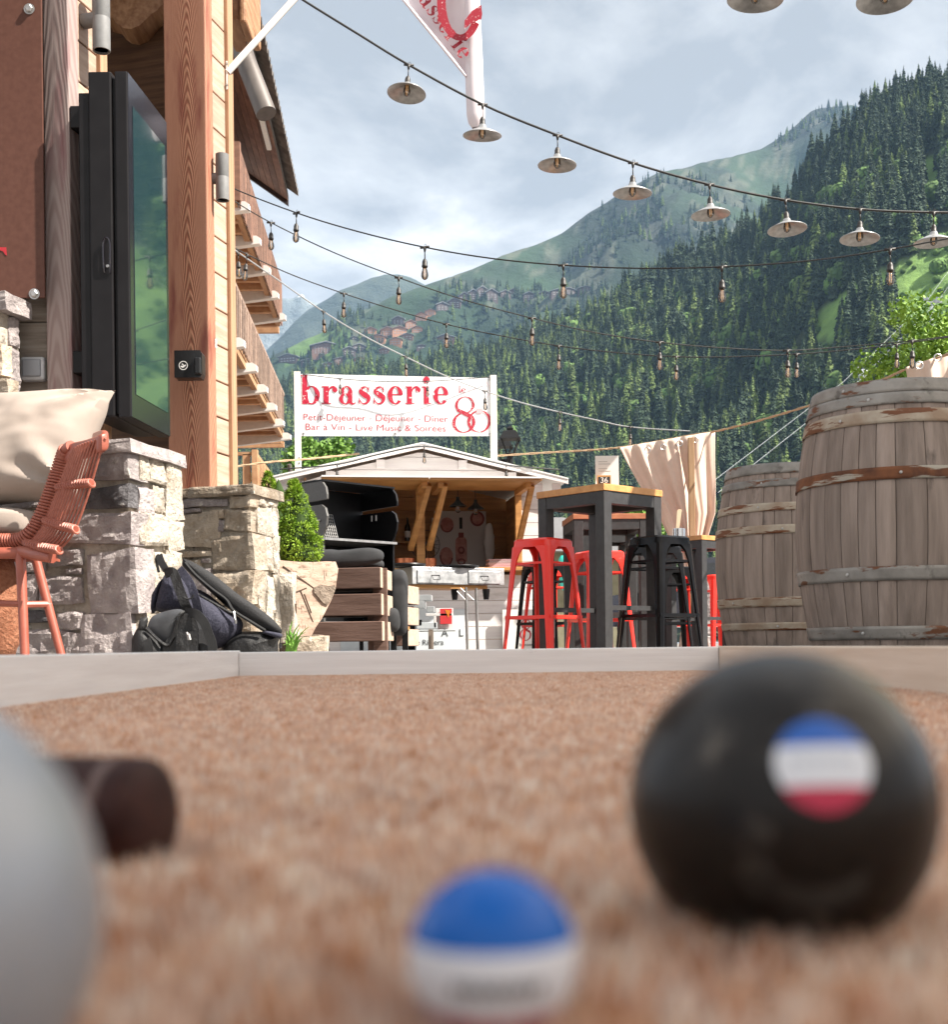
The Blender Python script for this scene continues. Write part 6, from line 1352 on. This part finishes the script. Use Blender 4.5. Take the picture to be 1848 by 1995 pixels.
def dwarf(label, base, top_, rad, seed):
    rd = random.Random(seed); t = thing('dwarf_spruce', label, 'conifer', base, group='potted dwarf spruces'); Hh = (top_ - base).length; mb = MB()
    for i in range(330):
        v = rd.random() ** 1.15; a = rd.uniform(0, 6.283); r = rad * (1 - v) ** .66 * min(1, .74 + v * 1.7) * rd.uniform(.80, 1.06)
        cl = lerp(base, top_, v) + Vector((r * math.cos(a), r * math.sin(a), 0)); cd = Vector((math.cos(a), math.sin(a), .7)).normalized(); cs_ = rad * rd.uniform(.16, .26) * (1 - .5 * v)
        for k in range(24):
            d = (Vector((rd.gauss(0, 1), rd.gauss(0, 1), rd.gauss(0, 1))).normalized() + cd * .8).normalized(); p = cl + d * cs_ * rd.uniform(.25, .8); x_, y_ = perp(d); L_ = rd.uniform(.010, .020)
            kk = rd.uniform(0, 3.14); u = (x_ * math.cos(kk) + y_ * math.sin(kk)) * .0036
            mb.add([p - u, p + u, p + d * L_], [(0, 1, 2)])
    mb.build('crown', m_dwarf, t); MB().tube([base, top_ - ZZ * .05], [.02, .006], 6).build('trunk', m_twig, t)
    MB().lathe([(rad * .55, .02), (rad * .62, Hh * .2), (rad * .5, Hh * .5), (rad * .25, Hh * .8), (.0, Hh * .93)], base, 14).build('inner_foliage', M('inner_needles', (.03, .06, .01), None, .95), t)
dwarf('bright green dwarf spruce in the log planter, in front', z2(1510, 745, 6.72), z2(1450, 48, 6.72), .135, 3); dwarf('dwarf spruce behind and left of the front one', z2(1330, 745, 6.98), z2(1232, -10, 6.98), .125, 5)
m_weed = M('weed_green', (0.10, 0.26, 0.03), (0.2, 0.4, 0.06), .7, scale=20); t = thing('weed', 'small bright green weed at the foot of the pier', 'weed', z2(1400, 1500, 5.3))
for i in range(16):
    a = z2(1390 + i * 5, 1500, 5.3); b = z2(1340 + (i * 53) % 240, 1250 + (i * 71) % 200, 5.28); b = b if i else z2(1440, 1240, 5.28)
    strap_p = [a, lerp(a, b, .5) + ZZ * .02, b]; mb = MB(); pth = smoothpath(strap_p, 4); mb.grid(lambda u, v: pth[round(v * (len(pth) - 1))] + Vector(((u - .5) * .012 * (1 - v) + .0005 * u, .004 * (u - .5), 0)), 1, len(pth) - 1); mb.build('leaf', m_weed, t, solid=.001)

# ================================================================== BARBECUE, SOFA, ZINC TABLE, TRAILER
Z3 = (780, 1280, 4.155); z3 = lambda x, y, D: P(*zoomxy(x, y, *Z3), D)
m_bbq = M('black_enamel', (0.005, 0.005, 0.006), (0.008, 0.008, 0.009), .4, scale=20, spec=.25); m_bbq_lit = M('black_enamel_lit', (0.075, 0.072, 0.068), (0.095, 0.092, 0.088), .5, scale=60, bump=.1, bscale=200)  # grey copy for the left side: light on the black enamel put into colour
BF = Vector((-1.205, 10.2, 0)); bw_ = Vector((.56, .57, 0)); bd_ = Vector((-.355, .355, 0))
t = thing('barbecue', 'big black barbecue cabinet with its rounded hood open', 'barbecue', BF + bw_ * .5)
def side(pts, at, mat, name, th=.02):
    mb = MB(); w = bw_.normalized(); o = BF + w * at; mb.prism([o + bd_ * u + ZZ * z for u, z in pts], w * th); mb.build(name, mat, t, bevel=.006)
Wb = bw_.length
lid = [(1, 1.29), (1, 1.47), (.3, 1.475), (.12, 1.45), (.03, 1.40), (.0, 1.34), (.0, 1.30)]; body = [(1, 1.26), (.15, 1.26), (.05, 1.23), (0, 1.16), (.03, 1.08), (.12, 1.00), (.2, .98), (1, .98)]
side(lid, 0, m_bbq_lit, 'hood_side'); side(body, 0, m_bbq_lit, 'body_side'); side(lid, Wb - .02, m_bbq, 'hood_side'); side(body, Wb - .02, m_bbq, 'body_side')
MB().obox(BF + bd_ * .1 + ZZ * 1.455, bw_, bd_ * .9, ZZ * .015).build('hood_top', m_bbq, t); MB().obox(BF + bd_ * .98 + ZZ * .3, bw_, bd_ * .04, ZZ * 1.15).build('back_panel', m_bbq, t); MB().obox(BF + bd_ * .05 + ZZ * .965, bw_, bd_ * .92, ZZ * .02).build('grill_shelf', m_zinc, t)
MB().obox(BF + bd_ * .12 + ZZ * .12, bw_.normalized() * .02, bd_ * .85, ZZ * .845).build('cabinet_side', m_bbq_lit, t); MB().obox(BF + bw_ - bw_.normalized() * .02 + bd_ * .12 + ZZ * .12, bw_.normalized() * .02, bd_ * .85, ZZ * .845).build('cabinet_side', m_bbq, t); MB().obox(BF + bd_ * .12 + ZZ * .12, bw_, bd_ * .85, ZZ * .03).build('cabinet_floor', m_bbq, t)
g0 = BF + bw_ * .10 + bd_ * .55 + ZZ * 1.0; gw = bw_.normalized() * .26
for i in range(13): MB().tube([g0 + gw * i / 12, g0 + gw * i / 12 + ZZ * .22 + bd_ * .15], .0022, 4).build('grate_bar', m_zinc, t)
for i in range(9): MB().tube([g0 + ZZ * .22 * i / 8 + bd_ * .15 * i / 8, g0 + gw + ZZ * .22 * i / 8 + bd_ * .15 * i / 8], .0022, 4).build('grate_bar', m_zinc, t)
for u in (.55, .67): MB().tube([BF + bw_ * .97 + bd_ * u + ZZ * 1.19, BF + bw_ * .97 + bd_ * u + ZZ * 1.24], .008, 8).build('knob', m_zinc, t)
MB().tube([BF - bw_.normalized() * .015 + bd_ * .15 + ZZ * 1.13, BF - bw_.normalized() * .015 + bd_ * .75 + ZZ * 1.125], .006, 6).build('side_handle', m_zinc, t)
for u, v in ((.08, .2), (.92, .2), (.08, .9), (.92, .9)): MB().tube([BF + bw_ * u + bd_ * v, BF + bw_ * u + bd_ * v + ZZ * .13], .02, 8).build('foot', m_bbq, t)
# sofa
m_slat = M('brown_sleeper', (0.125, 0.070, 0.052), (0.19, 0.115, 0.09), .8, scale=(3, 3, 26), bump=.3, bscale=(6, 6, 60), rand=.12); m_end = M('end_grain_sunlit', (0.40, 0.29, 0.22), (0.54, 0.42, 0.33), .85, scale=24, bump=.2); m_char = M('charcoal_cushion', (0.022, 0.023, 0.025), (0.034, 0.035, 0.038), .9, scale=9, bump=.15, bscale=200)  # beam ends paler than the fronts: sun on them put into the colour
t = thing('pallet_sofa', 'low sofa of stacked brown timber beams behind the planter', 'sofa', gxy(690, 9.0))
def slat(p0, p1, dep, h):
    d = p1 - p0; mb = MB(); mb.obox(p0, d, Vector((dep[0], dep[1], 0)), ZZ * h); o = mb.build('beam', [m_slat, m_end], t, bevel=.006)
    for p in o.data.polygons:
        if abs(p.normal.dot(d.normalized())) > .9: p.material_index = 1
for (y0, y1, xe) in ((1040, 1272, 1032), (1335, 1578, 1042), (1645, 1868, 1052)):
    b = z3(xe, y1, 8.9); top_ = z3(xe, y0, 8.9); a = z3(200, y1, 8.9); a.z = b.z; a.y += .10
    slat(a, b, (.045, .55), top_.z - b.z)
for x in (.0, .12): pass
e0 = z3(1020, 1300, 9.0); MB().obox(Vector((e0.x - .05, 9.0, .0)), (.10, 0, 0), (0, .1, 0), (0, 0, z3(1000, 1050, 9.0).z)).build('post', m_slat, t); MB().obox(Vector((z3(880, 1300, 9.05).x, 9.05, 0)), (.10, 0, 0), (0, .1, 0), (0, 0, .3)).build('post', m_slat, t)
for (y0, y1) in ((1245, 1450), (1487, 1690), (1735, 1925)):
    b = z3(1338, y1, 10.1); tp_ = z3(1338, y0, 10.1); a = z3(1150, y1, 10.1); a.z = b.z; slat(a, b, (.075, .35), tp_.z - b.z)
MB().obox(z3(1180, 1700, 9.5), z3(1320, 1740, 9.7) - z3(1180, 1700, 9.5), (0, .5, 0), ZZ * .03).build('seat_board', m_hutp, t)
for x in (1170, 1300): MB().obox(Vector((z3(x, 1800, 9.75).x - .02, 9.75, 0)), (.045, 0, 0), (0, .05, 0), (0, 0, .6)).build('post', m_bbq, t)
cz = lambda x, y, D: z3(x, y, D)
tag(MB().blob(cz(560, 945, 9.25), (.33, .10, .068), 3.2, 36, 16, q=Matrix.Rotation(R(-3), 3, 'Y'), nz=.03, ns=6).build('cushion', m_char, smooth=True), 'long charcoal cushion lying on top of the timber sofa', 'cushion', 'charcoal cushions')
tag(MB().blob(cz(930, 1010, 9.5), (.10, .12, .04), 3, 24, 12, nz=.01).build('cushion', m_char, smooth=True), 'small charcoal cushion corner at the end of the sofa top', 'cushion', 'charcoal cushions')
tag(MB().blob(cz(1185, 1290, 9.85), (.09, .12, .13), 3.2, 30, 16, nz=.02, ns=7).build('cushion', m_char, smooth=True), 'charcoal back cushion between the sofa arms, upper', 'cushion', 'charcoal cushions')
tag(MB().blob(cz(1232, 1450, 9.6), (.075, .10, .255), 3.6, 30, 16, nz=.02, ns=7).build('cushion', m_char, smooth=True), 'upright charcoal cushion between the sofa arms', 'cushion', 'charcoal cushions')
tag(MB().blob(cz(1140, 1640, 9.4), (.07, .12, .09), 3.2, 24, 14, nz=.02, ns=7).build('cushion', m_char, smooth=True), 'charcoal seat cushion low between the sofa beams', 'cushion', 'charcoal cushions')
# zinc table
Z4 = (1080, 1280, 4.155); z4 = lambda x, y, D: P(*zoomxy(x, y, *Z4), D)
m_zinct = M('mottled_zinc', (0.30, 0.31, 0.32), (0.58, 0.59, 0.60), .4, metal=.35, scale=14, ramp=(.35, .65)); m_plyw = M('plywood_end', (0.36, 0.32, 0.25), (0.44, 0.40, 0.33), .7, scale=9)
t = thing('zinc_table', 'mottled zinc console table with two drawers in front of the hut', 'table', gxy(890, 11.6))
A0, A1 = z4(140, 1230, 11.3), z4(1172, 1262, 11.75); hz = z4(140, 1035, 11.3).z - A0.z; dv = A1 - A0; dv.z = 0; A0.z -= .0; pn_ = Vector((-dv.y, dv.x, 0)).normalized()
mb = MB(); mb.obox(A0, dv, pn_ * .42, ZZ * hz); o = mb.build('box', [m_zinct, m_plyw], t, bevel=.004)
for p in o.data.polygons:
    if p.normal.dot(dv.normalized()) < -.9: p.material_index = 1
for (u0, u1) in ((.05, .445), (.60, .955)):
    dr = MB().obox(A0 + dv * u0 - pn_ * .012 + ZZ * .012, dv * (u1 - u0), pn_ * .02, ZZ * (hz * .74)).build('drawer', m_zinct, t, bevel=.003); um = (u0 + u1) / 2
    c = A0 + dv * um - pn_ * .014 + ZZ * hz * .45; e = dv.normalized(); MB().tube([c - e * .05 + ZZ * .012, c + e * .035 + ZZ * .012, c + e * .02 - pn_ * .03 - ZZ * .03, c - e * .045 - pn_ * .03 - ZZ * .03], .0035, 6, closed=True).build('handle', m_ink, dr)
MB().obox(A0 + dv * .02 + pn_ * .02 - ZZ * .035, dv * .8, pn_ * .38, ZZ * .033).build('underframe', m_hutp, t)
for (x, D) in ((742, 11.45), (858, 11.6), (735, 11.8), (850, 11.95)): MB().tube([Vector((z4(x + 18, 1900, D).x, D, 0)), Vector((z4(x, 1340, D).x, D, A0.z - .03))], .011, 8).build('leg', m_zinc, t, smooth=True)
for (a, b) in (((640, 1310), (755, 1430)), ((680, 1275), (830, 1410))): MB().tube([z4(*a, 11.5), z4(*b, 11.5)], .004, 6).build('stay', m_zinc, t)
for x in (615, 968): MB().lathe([(.025, 0), (.035, .08), (.035, .1), (0, .1)], Vector((z4(x, 1370, 11.6).x, 11.6, A0.z - .14)), 12).build('caster_cup', m_bbq, t)
tag(MB().lathe([(0, 0), (.17, 0), (.19, .02), (.185, .03), (0, .012)], A0 + dv * .02 + pn_ * .18 + ZZ * (hz + .006), 26).build('pan', m_bbq, smooth=True), 'flat black pan at the left end of the zinc table', 'pan', 'black pans on the zinc table'); tag(MB().lathe([(0, 0), (.2, 0), (.215, .015), (.21, .022), (0, .01)], A0 + dv * .56 + pn_ * .16 + ZZ * (hz + .006), 26).build('pan', m_bbq, smooth=True), 'flat black pan in the middle of the zinc table', 'pan', 'black pans on the zinc table')
# trailer under the table
t = thing('trailer', 'small pale trailer tail with a red and orange lamp below the zinc table', 'trailer', gxy(860, 12.4)); m_tgrey = M('trailer_grey', (.34, .36, .37), (.42, .44, .45), .5, scale=8); TD = 12.3
def tbox(x0, x1, y0, y1, mat, name, dep=.1, D=TD):
    a, b = z4(x0, y1, D), z4(x1, y0, D); return MB().obox(a, (b.x - a.x, 0, 0), (0, dep, 0), (0, 0, b.z - a.z)).build(name, mat, t, bevel=.003)
tbox(160, 355, 1350, 1415, m_tgrey, 'cross_member', .3); tbox(160, 270, 1415, 1500, m_tgrey, 'panel', .5); tbox(290, 590, 1558, 1590, m_white, 'bracket', .05); tbox(380, 405, 1590, 1720, m_white, 'bracket', .05); tbox(405, 595, 1500, 1740, m_white, 'lamp_plate', .02, TD + .06)
lm = tbox(450, 580, 1505, 1680, M('lamp_red', (.70, .012, .012), None, .15, coat=1), 'tail_lamp', .05); mb = MB(); mb.prism([z4(x, y, TD - .003) for x, y in ((505, 1520), (565, 1525), (545, 1610))], (0, .002, 0)); mb.build('indicator', M('lamp_orange', (.85, .25, .02), None, .2), lm)
tbox(190, 420, 1660, 1735, m_bl, 'mudguard', .4); tbox(300, 385, 1480, 1545, m_tgrey, 'box', .2); tbox(190, 245, 1630, 1700, m_bbq, 'coupling', .1); tbox(320, 372, 1740, 1960, M('prop_wood', (.25, .2, .16), None, .8), 'prop', .1); tbox(160, 620, 1745, 1760, m_tgrey, 'chassis', .5)
MB().lathe([(.22, -.05), (.24, -.03), (.24, .03), (.22, .05)], Vector((z4(120, 1800, 12.6).x, 12.6, .24)), 24, Matrix.Rotation(R(90), 3, 'Y')).build('wheel', m_bbq, t, smooth=True)

# ================================================================== LANTERNS, SHED, CAR, TREE
m_iron = M('black_iron', (.010, .010, .011), None, .5, spec=.25)
def lantern(label, px, ytop, ybot, D, s):
    b = P(px, ybot, D); t = thing('street_lantern', label, 'lantern', gxy(px, D), group='black lanterns behind the hut'); hh = (P(px, ytop, D) - b).z
    MB().lathe([(.05 * s, 0), (.13 * s, hh * .50), (.17 * s, hh * .52), (.165 * s, hh * .56), (.10 * s, hh * .82), (.045 * s, hh * .86), (.05 * s, hh * .93), (.0, hh)], b, 4, Matrix.Rotation(R(40), 3, 'Z')).build('roof', m_iron, t) if False else None
    MB().lathe([(.175 * s, hh * .50), (.165 * s, hh * .55), (.10 * s, hh * .80), (.05 * s, hh * .82), (.055 * s, hh * .9), (.0, hh)], b, 4, Matrix.Rotation(R(40), 3, 'Z')).build('roof', m_iron, t)
    for k in range(4):
        a = R(40 + 90 * k); MB().tube([b + Vector((.06 * s * math.cos(a), .06 * s * math.sin(a), 0)), b + Vector((.145 * s * math.cos(a), .145 * s * math.sin(a), hh * .5))], .010, 5).build('bar', m_iron, t)
    MB().lathe([(.06 * s, -.03), (.075 * s, 0), (.0, .02)], b, 8).build('base', m_iron, t); MB().tube([gxy(px, D), b], .035, 8).build('post', m_iron, t)
lantern('front black street lantern right of the banner', 995, 829, 884, 17.0, 1.15); lantern('second street lantern just behind and left of the front one', 983, 848, 896, 20.0, 1.15)
m_shr = M('shed_roof', (.34, .35, .37), (.42, .43, .45), .6, scale=4); m_shw = M('shed_wall', (.22, .21, .13), (.30, .28, .19), .8, scale=5)
SD = 30.0; t = thing('market_shed', 'low grey-roofed shed seen between the table legs', 'shed', gxy(1150, SD))
a, b = P(1040, 1075, SD), P(1300, 1075, SD); MB().obox(Vector((a.x, SD, 0)), (b.x - a.x, 0, 0), (0, 4, 0), (0, 0, a.z)).build('wall', m_shw, t)
mb = MB(); mb.prism([P(1020, 1072, SD - .4), P(1078, 1008, SD - .4), P(1098, 1008, SD - .4), P(1320, 1066, SD - .4), P(1320, 1078, SD - .4)], (0, 4.8, 0)); mb.build('roof', m_shr, t)
q = P(1127, 1085, SD - .06); MB().obox(q, (.32, 0, 0), (0, .03, 0), (0, 0, .15)).build('sign', M('sign_blue', (.03, .05, .12), None, .5), t)
for i in range(7): MB().obox(q + Vector((.03 + i * .038, -.003, .055)), (.026, 0, 0), (0, .002, 0), (0, 0, .035)).build('sign_mark', m_white, t)
tag(MB().blob(P(1103, 1118, 16.0), (.09, .07, .22), 3, 20, 14, nz=.05, ns=8).build('teal_bag', M('teal', (.01, .36, .30), (.03, .45, .38), .4, scale=14), smooth=True), 'teal plastic bag glimpsed behind the black stool', 'bag')
# parked car
m_car = M('car_navy', (.012, .016, .032), None, .2, coat=1); m_carg = M('car_glass', (.01, .012, .014), None, .05, spec=.8); m_tyre = M('tyre', (.012, .012, .012), None, .8)
CD = 20.0; t = thing('parked_car', 'dark blue parked car behind the right-hand table', 'car', gxy(1400, CD)); base = gxy(1400, CD)
prof = [(-2.0, .35), (-2.05, .6), (-1.95, .82), (-1.1, .95), (-.45, 1.40), (-.1, 1.46), (.9, 1.46), (1.45, 1.38), (1.95, .98), (2.05, .7), (2.0, .35)]
mb = MB(); mb.prism([base + Vector((x, 0, z)) for x, z in prof], (0, 1.7, 0)); mb.build('body', m_car, t, bevel=.08)
mb = MB(); mb.prism([base + Vector((x, -.012, z)) for x, z in ((-.95, .97), (-.42, 1.36), (.3, 1.38), (.3, .97))], (0, .01, 0)); mb.build('window', m_carg, t); mb = MB(); mb.prism([base + Vector((x, -.012, z)) for x, z in ((.38, .97), (.38, 1.38), (1.2, 1.34), (1.6, .99))], (0, .01, 0)); mb.build('window', m_carg, t)
for x in (-1.3, 1.3):
    wl = MB().lathe([(.2, -.11), (.31, -.1), (.33, -.05), (.33, .05), (.31, .1), (.2, .11)], base + Vector((x, .05, .33)), 24, Matrix.Rotation(R(90), 3, 'X')).build('wheel', m_tyre, t, smooth=True); MB().lathe([(0, .12), (.2, .11)], base + Vector((x, .05, .33)), 16, Matrix.Rotation(R(90), 3, 'X')).build('rim', m_zinc, wl)
MB().lathe([(.0, 0), (.06, .02)], base + Vector((-1.99, .2, .72)), 10, Matrix.Rotation(R(-90), 3, 'Y')).build('headlight', m_paper, t)
t = thing('stone_post', 'short stone post beside the far red stool', 'stone post', gxy(1381, 15.0))
for i in range(5): stone(t, gxy(1374, 15.0) + ZZ * i * .17, (.105, 0, 0), (0, 0, .16), (0, .2, 0), 500 + i, m_stone_c)
# leafy tree at the right, smaller ones by the banner
def leafy(name, label, base, c, r, n, mat, seed, leaf=.075, group=None, lobes=14):
    rd = random.Random(seed); t = thing(name, label, 'tree', base, group=group); mb = MB(); ls = []
    for i in range(lobes):
        d = Vector((rd.gauss(0, 1), rd.gauss(0, 1), rd.gauss(0, .8))).normalized(); ls.append((c + Vector((d.x * r[0], d.y * r[1], d.z * r[2])) * rd.uniform(.35, .85), rd.uniform(.28, .5) * r[2]))
    for i in range(n):
        lc, lr = ls[rd.randrange(lobes)]; d = Vector((rd.gauss(0, 1), rd.gauss(0, 1), rd.gauss(0, 1))).normalized(); p = lc + d * lr * rd.random() ** .3 * 1.05
        k = Vector((rd.gauss(0, 1), rd.gauss(0, 1), rd.gauss(0, 1) + .8)).normalized(); x_, y_ = perp(k); a = rd.uniform(0, 6.28); u = x_ * math.cos(a) + y_ * math.sin(a); v_ = k.cross(u); s_ = leaf * rd.uniform(.6, 1.25)
        mb.add([p - u * s_, p - v_ * s_ * .62, p + u * s_, p + v_ * s_ * .62], [(0, 1, 2, 3)])
    mb.build('crown', mat, t); tp = c - ZZ * r[2] * .2; MB().tube([base, lerp(base, tp, .6), tp], [.14, .11, .05], 8).build('trunk', m_trunk, t, smooth=True)
    for lc, lr in ls[:9]: MB().tube([tp - ZZ * .2, lerp(tp, lc, .6) + ZZ * .1, lc], [.045, .03, .012], 5).build('limb', m_trunk, t)
m_leaf = M('sunny_leaves', (0.09, 0.20, 0.012), (0.24, 0.38, 0.04), .6, scale=3, ramp=(.3, .7)); m_leaf2 = M('bright_leaves', (0.08, 0.18, 0.02), (0.18, 0.32, 0.05), .7, scale=2)
leafy('leafy_tree', 'bright yellow-green leafy tree behind the barrels at the right', gxy(1835, 15), P(1812, 700, 15), (1.05, .9, .75), 11000, m_leaf, 2, .031, lobes=26)
leafy('leafy_tree', 'bright broadleaf tree left, just below the banner', gxy(600, 60), P(600, 905, 60), (1.2, 1.2, 1.6), 2600, m_leaf2, 4, .16, lobes=10); leafy('leafy_tree', 'pale green tree peeking out below the banner', gxy(633, 70), P(634, 900, 70), (1.6, 1.5, 1.7), 2600, m_leaf2, 5, .18, lobes=10); leafy('leafy_tree', 'small leafy tree behind the second high table', gxy(1250, 26), P(1258, 1045, 26), (.35, .4, .9), 1500, m_leaf2, 6, .07, lobes=8)

# ================================================================== VILLAGE, LIFT
m_vw = [M('village_brown', (.16, .085, .06), (.22, .12, .09), .8, scale=.4, rand=.2), M('village_dark', (.075, .055, .055), (.11, .08, .08), .8, scale=.4, rand=.2), M('village_orange', (.34, .16, .09), (.42, .22, .13), .8, scale=.4, rand=.2)]
m_vr = [M('village_roof', (.20, .13, .12), (.27, .19, .17), .8, scale=.4, rand=.15), M('village_roof_grey', (.20, .21, .23), (.28, .29, .31), .8, scale=.4, rand=.15)]; m_vwin = M('village_window', (.30, .29, .29), None, .5)
def mid_at(px, py):
    lo, hi = 0.0, 1.0
    for _ in range(30):
        m = (lo + hi) / 2
        if proj(mid.at(px, m))[1] > py: lo = m
        else: hi = m
    return mid.at(px, lo)
vill = [(635, 690, 60, 26, 0, 5), (560, 706, 40, 18, 1, 2), (600, 712, 30, 14, 1, 2), (680, 692, 26, 18, 1, 2), (700, 684, 26, 16, 1, 2), (665, 707, 30, 12, 0, 2), (735, 668, 34, 18, 2, 3), (755, 655, 30, 20, 2, 3), (778, 652, 30, 18, 2, 2), (745, 690, 26, 14, 0, 2), (722, 652, 24, 16, 2, 2), (770, 672, 26, 16, 2, 2), (792, 662, 26, 14, 0, 2),
        (775, 634, 26, 20, 1, 4), (800, 640, 22, 18, 2, 3), (820, 625, 24, 18, 2, 3), (838, 615, 22, 14, 2, 3), (812, 648, 22, 14, 2, 2), (862, 605, 26, 18, 1, 3), (885, 600, 26, 22, 1, 3), (905, 590, 24, 22, 1, 3), (922, 584, 22, 22, 1, 3), (940, 578, 22, 22, 1, 3), (958, 585, 26, 24, 1, 4), (985, 580, 22, 16, 1, 3), (1000, 577, 22, 16, 1, 3), (1030, 585, 24, 18, 1, 3), (1060, 580, 26, 14, 1, 2), (1085, 576, 26, 14, 1, 2), (1108, 573, 28, 14, 1, 3), (1140, 570, 34, 14, 1, 3), (865, 672, 44, 22, 0, 2), (700, 705, 24, 10, 2, 1), (640, 715, 26, 10, 0, 1), (820, 680, 20, 10, 1, 1), (690, 662, 14, 8, 1, 1)]
ORD = 'first second third fourth fifth sixth seventh eighth ninth tenth eleventh twelfth thirteenth fourteenth fifteenth sixteenth seventeenth eighteenth nineteenth twentieth twenty-first twenty-second'.split()
hue = ['brown', 'dark', 'orange']
posn = ['far left of', 'left in', 'middle of', 'right in', 'far right of']
for i, (x, y, w, h, ci, nf) in enumerate(vill):
    p = mid_at(x, y); k = p.y / F * .92; W, Hh = w * k, h * k; dp = W * .7; rz = random.uniform(-.3, .3)
    big = 'long hotel' if w > 45 else ('chalet' if w > 24 else 'small chalet')
    t = thing('village_chalet', '%s %s house from the left in the mountain village' % (ORD[sorted([j for j in range(len(vill)) if vill[j][4] == ci], key=lambda j: vill[j][0]).index(i)], hue[ci]), 'chalet', p, rz, 'houses of the mountain village', worldspace=False)
    MB().box((0, dp / 2, Hh * .3 - 4), (W, dp, Hh * .75 + 8)).build('wall', m_vw[ci], t)
    zt_ = Hh * .675; mb = MB(); mb.prism([(-W * .58, -dp * .1, zt_ - Hh * .03), (0, -dp * .1, zt_ + Hh * .32), (W * .58, -dp * .1, zt_ - Hh * .03), (W * .58, -dp * .1, zt_ + Hh * .02), (0, -dp * .1, zt_ + Hh * .39), (-W * .58, -dp * .1, zt_ + Hh * .02)][::1], (0, dp * 1.2, 0)); mb.build('roof', m_vr[0 if ci == 2 else 1], t); mb = MB(); mb.prism([(-W * .5, .05, zt_), (0, .05, zt_ + Hh * .28), (W * .5, .05, zt_)], (0, dp * .9, 0)); mb.build('gable', m_vw[ci], t)
    nc_ = max(2, int(w / 7))
    for r_ in range(nf):
        for c_ in range(nc_):
            MB().box((-W * .42 + W * .84 * (c_ + .5) / nc_, -.02 - .02, Hh * (.02 + .58 * (r_ + .5) / nf)), (W * .84 / nc_ * .6, .3, Hh * .58 / nf * .38)).build('window', m_vwin, t)
# gondola lift up the meadow
m_steel = M('lift_steel', (.42, .44, .46), None, .4, metal=.5); m_cab = M('gondola_shell', (.5, .53, .56), None, .25, metal=.3)
LD = 300.0; la, lb = P(1380, 960, 170), P(1815, 590, LD); t = thing('gondola_lift', 'thin steel gondola lift cables climbing the hill at the right', 'ski lift', la)
for off in (-1.4, 1.4):
    MB().tube([la + Vector((off, 0, 0)), lerp(la, lb, .5) + Vector((off, 0, -2.0)), lb + Vector((off, 0, 0)), lb + Vector((60 + off, 90, 60))], .035, 5).build('cable', m_steel, t)
pb_ = lb - ZZ * 9; MB().tube([pb_, lb], [.55, .35], 10).build('pylon', m_steel, t, smooth=True); MB().beam(lb + Vector((-2.6, 0, .2)), lb + Vector((2.6, 0, .2)), .4, .5).build('cross_arm', m_steel, t)
for s_ in (-2.2, -1.2, 1.2, 2.2): MB().beam(lb + Vector((s_, -1.5, .8)), lb + Vector((s_, 1.5, .8)), .2, .7).build('sheave', m_steel, t)
for i, k in enumerate((.31, .37, .43, .60)):
    c = lerp(la, lb, k) + Vector((1.4 * (-1) ** i, 0, -2.0 * (1 - abs(2 * k - 1)) - 2.3)); g_ = thing('gondola_cabin', ['lowest', 'second', 'third', 'highest'][i] + ' grey gondola cabin on the lift cable', 'gondola', c, group='gondolas on the lift')
    MB().blob(c, (.85, .75, .95), 4, 20, 12).build('shell', m_cab, g_, smooth=True); MB().blob(c + ZZ * .15, (.87, .6, .42), 4, 20, 10).build('window', m_carg, g_, smooth=True); MB().tube([c + ZZ * .9, c + ZZ * 2.3], .05, 6).build('hanger', m_steel, g_)

# ================================================================== HAZE
hz_ = MB().obox((-3000, -300, -1.5), (6500, 0, 0), (0, 5700, 0), (0, 0, 1450)); mh = bpy.data.materials.new('haze'); mh.use_nodes = True; nt = mh.node_tree; nt.nodes.clear()
ho = nt.nodes.new('ShaderNodeOutputMaterial'); pv = nt.nodes.new('ShaderNodeVolumePrincipled'); pv.inputs['Color'].default_value = (0.42, 0.66, 1.0, 1); pv.inputs['Density'].default_value = HAZE; pv.inputs['Anisotropy'].default_value = 0.0
nt.links.new(pv.outputs[0], ho.inputs['Volume'])
hob = hz_.build('haze', mh); hob['kind'] = 'stuff'; hob['label'] = 'thin bluish mountain haze filling the valley air'; hob['category'] = 'haze'
for o in scene.objects:
    if o.get('_w'): del o['_w']
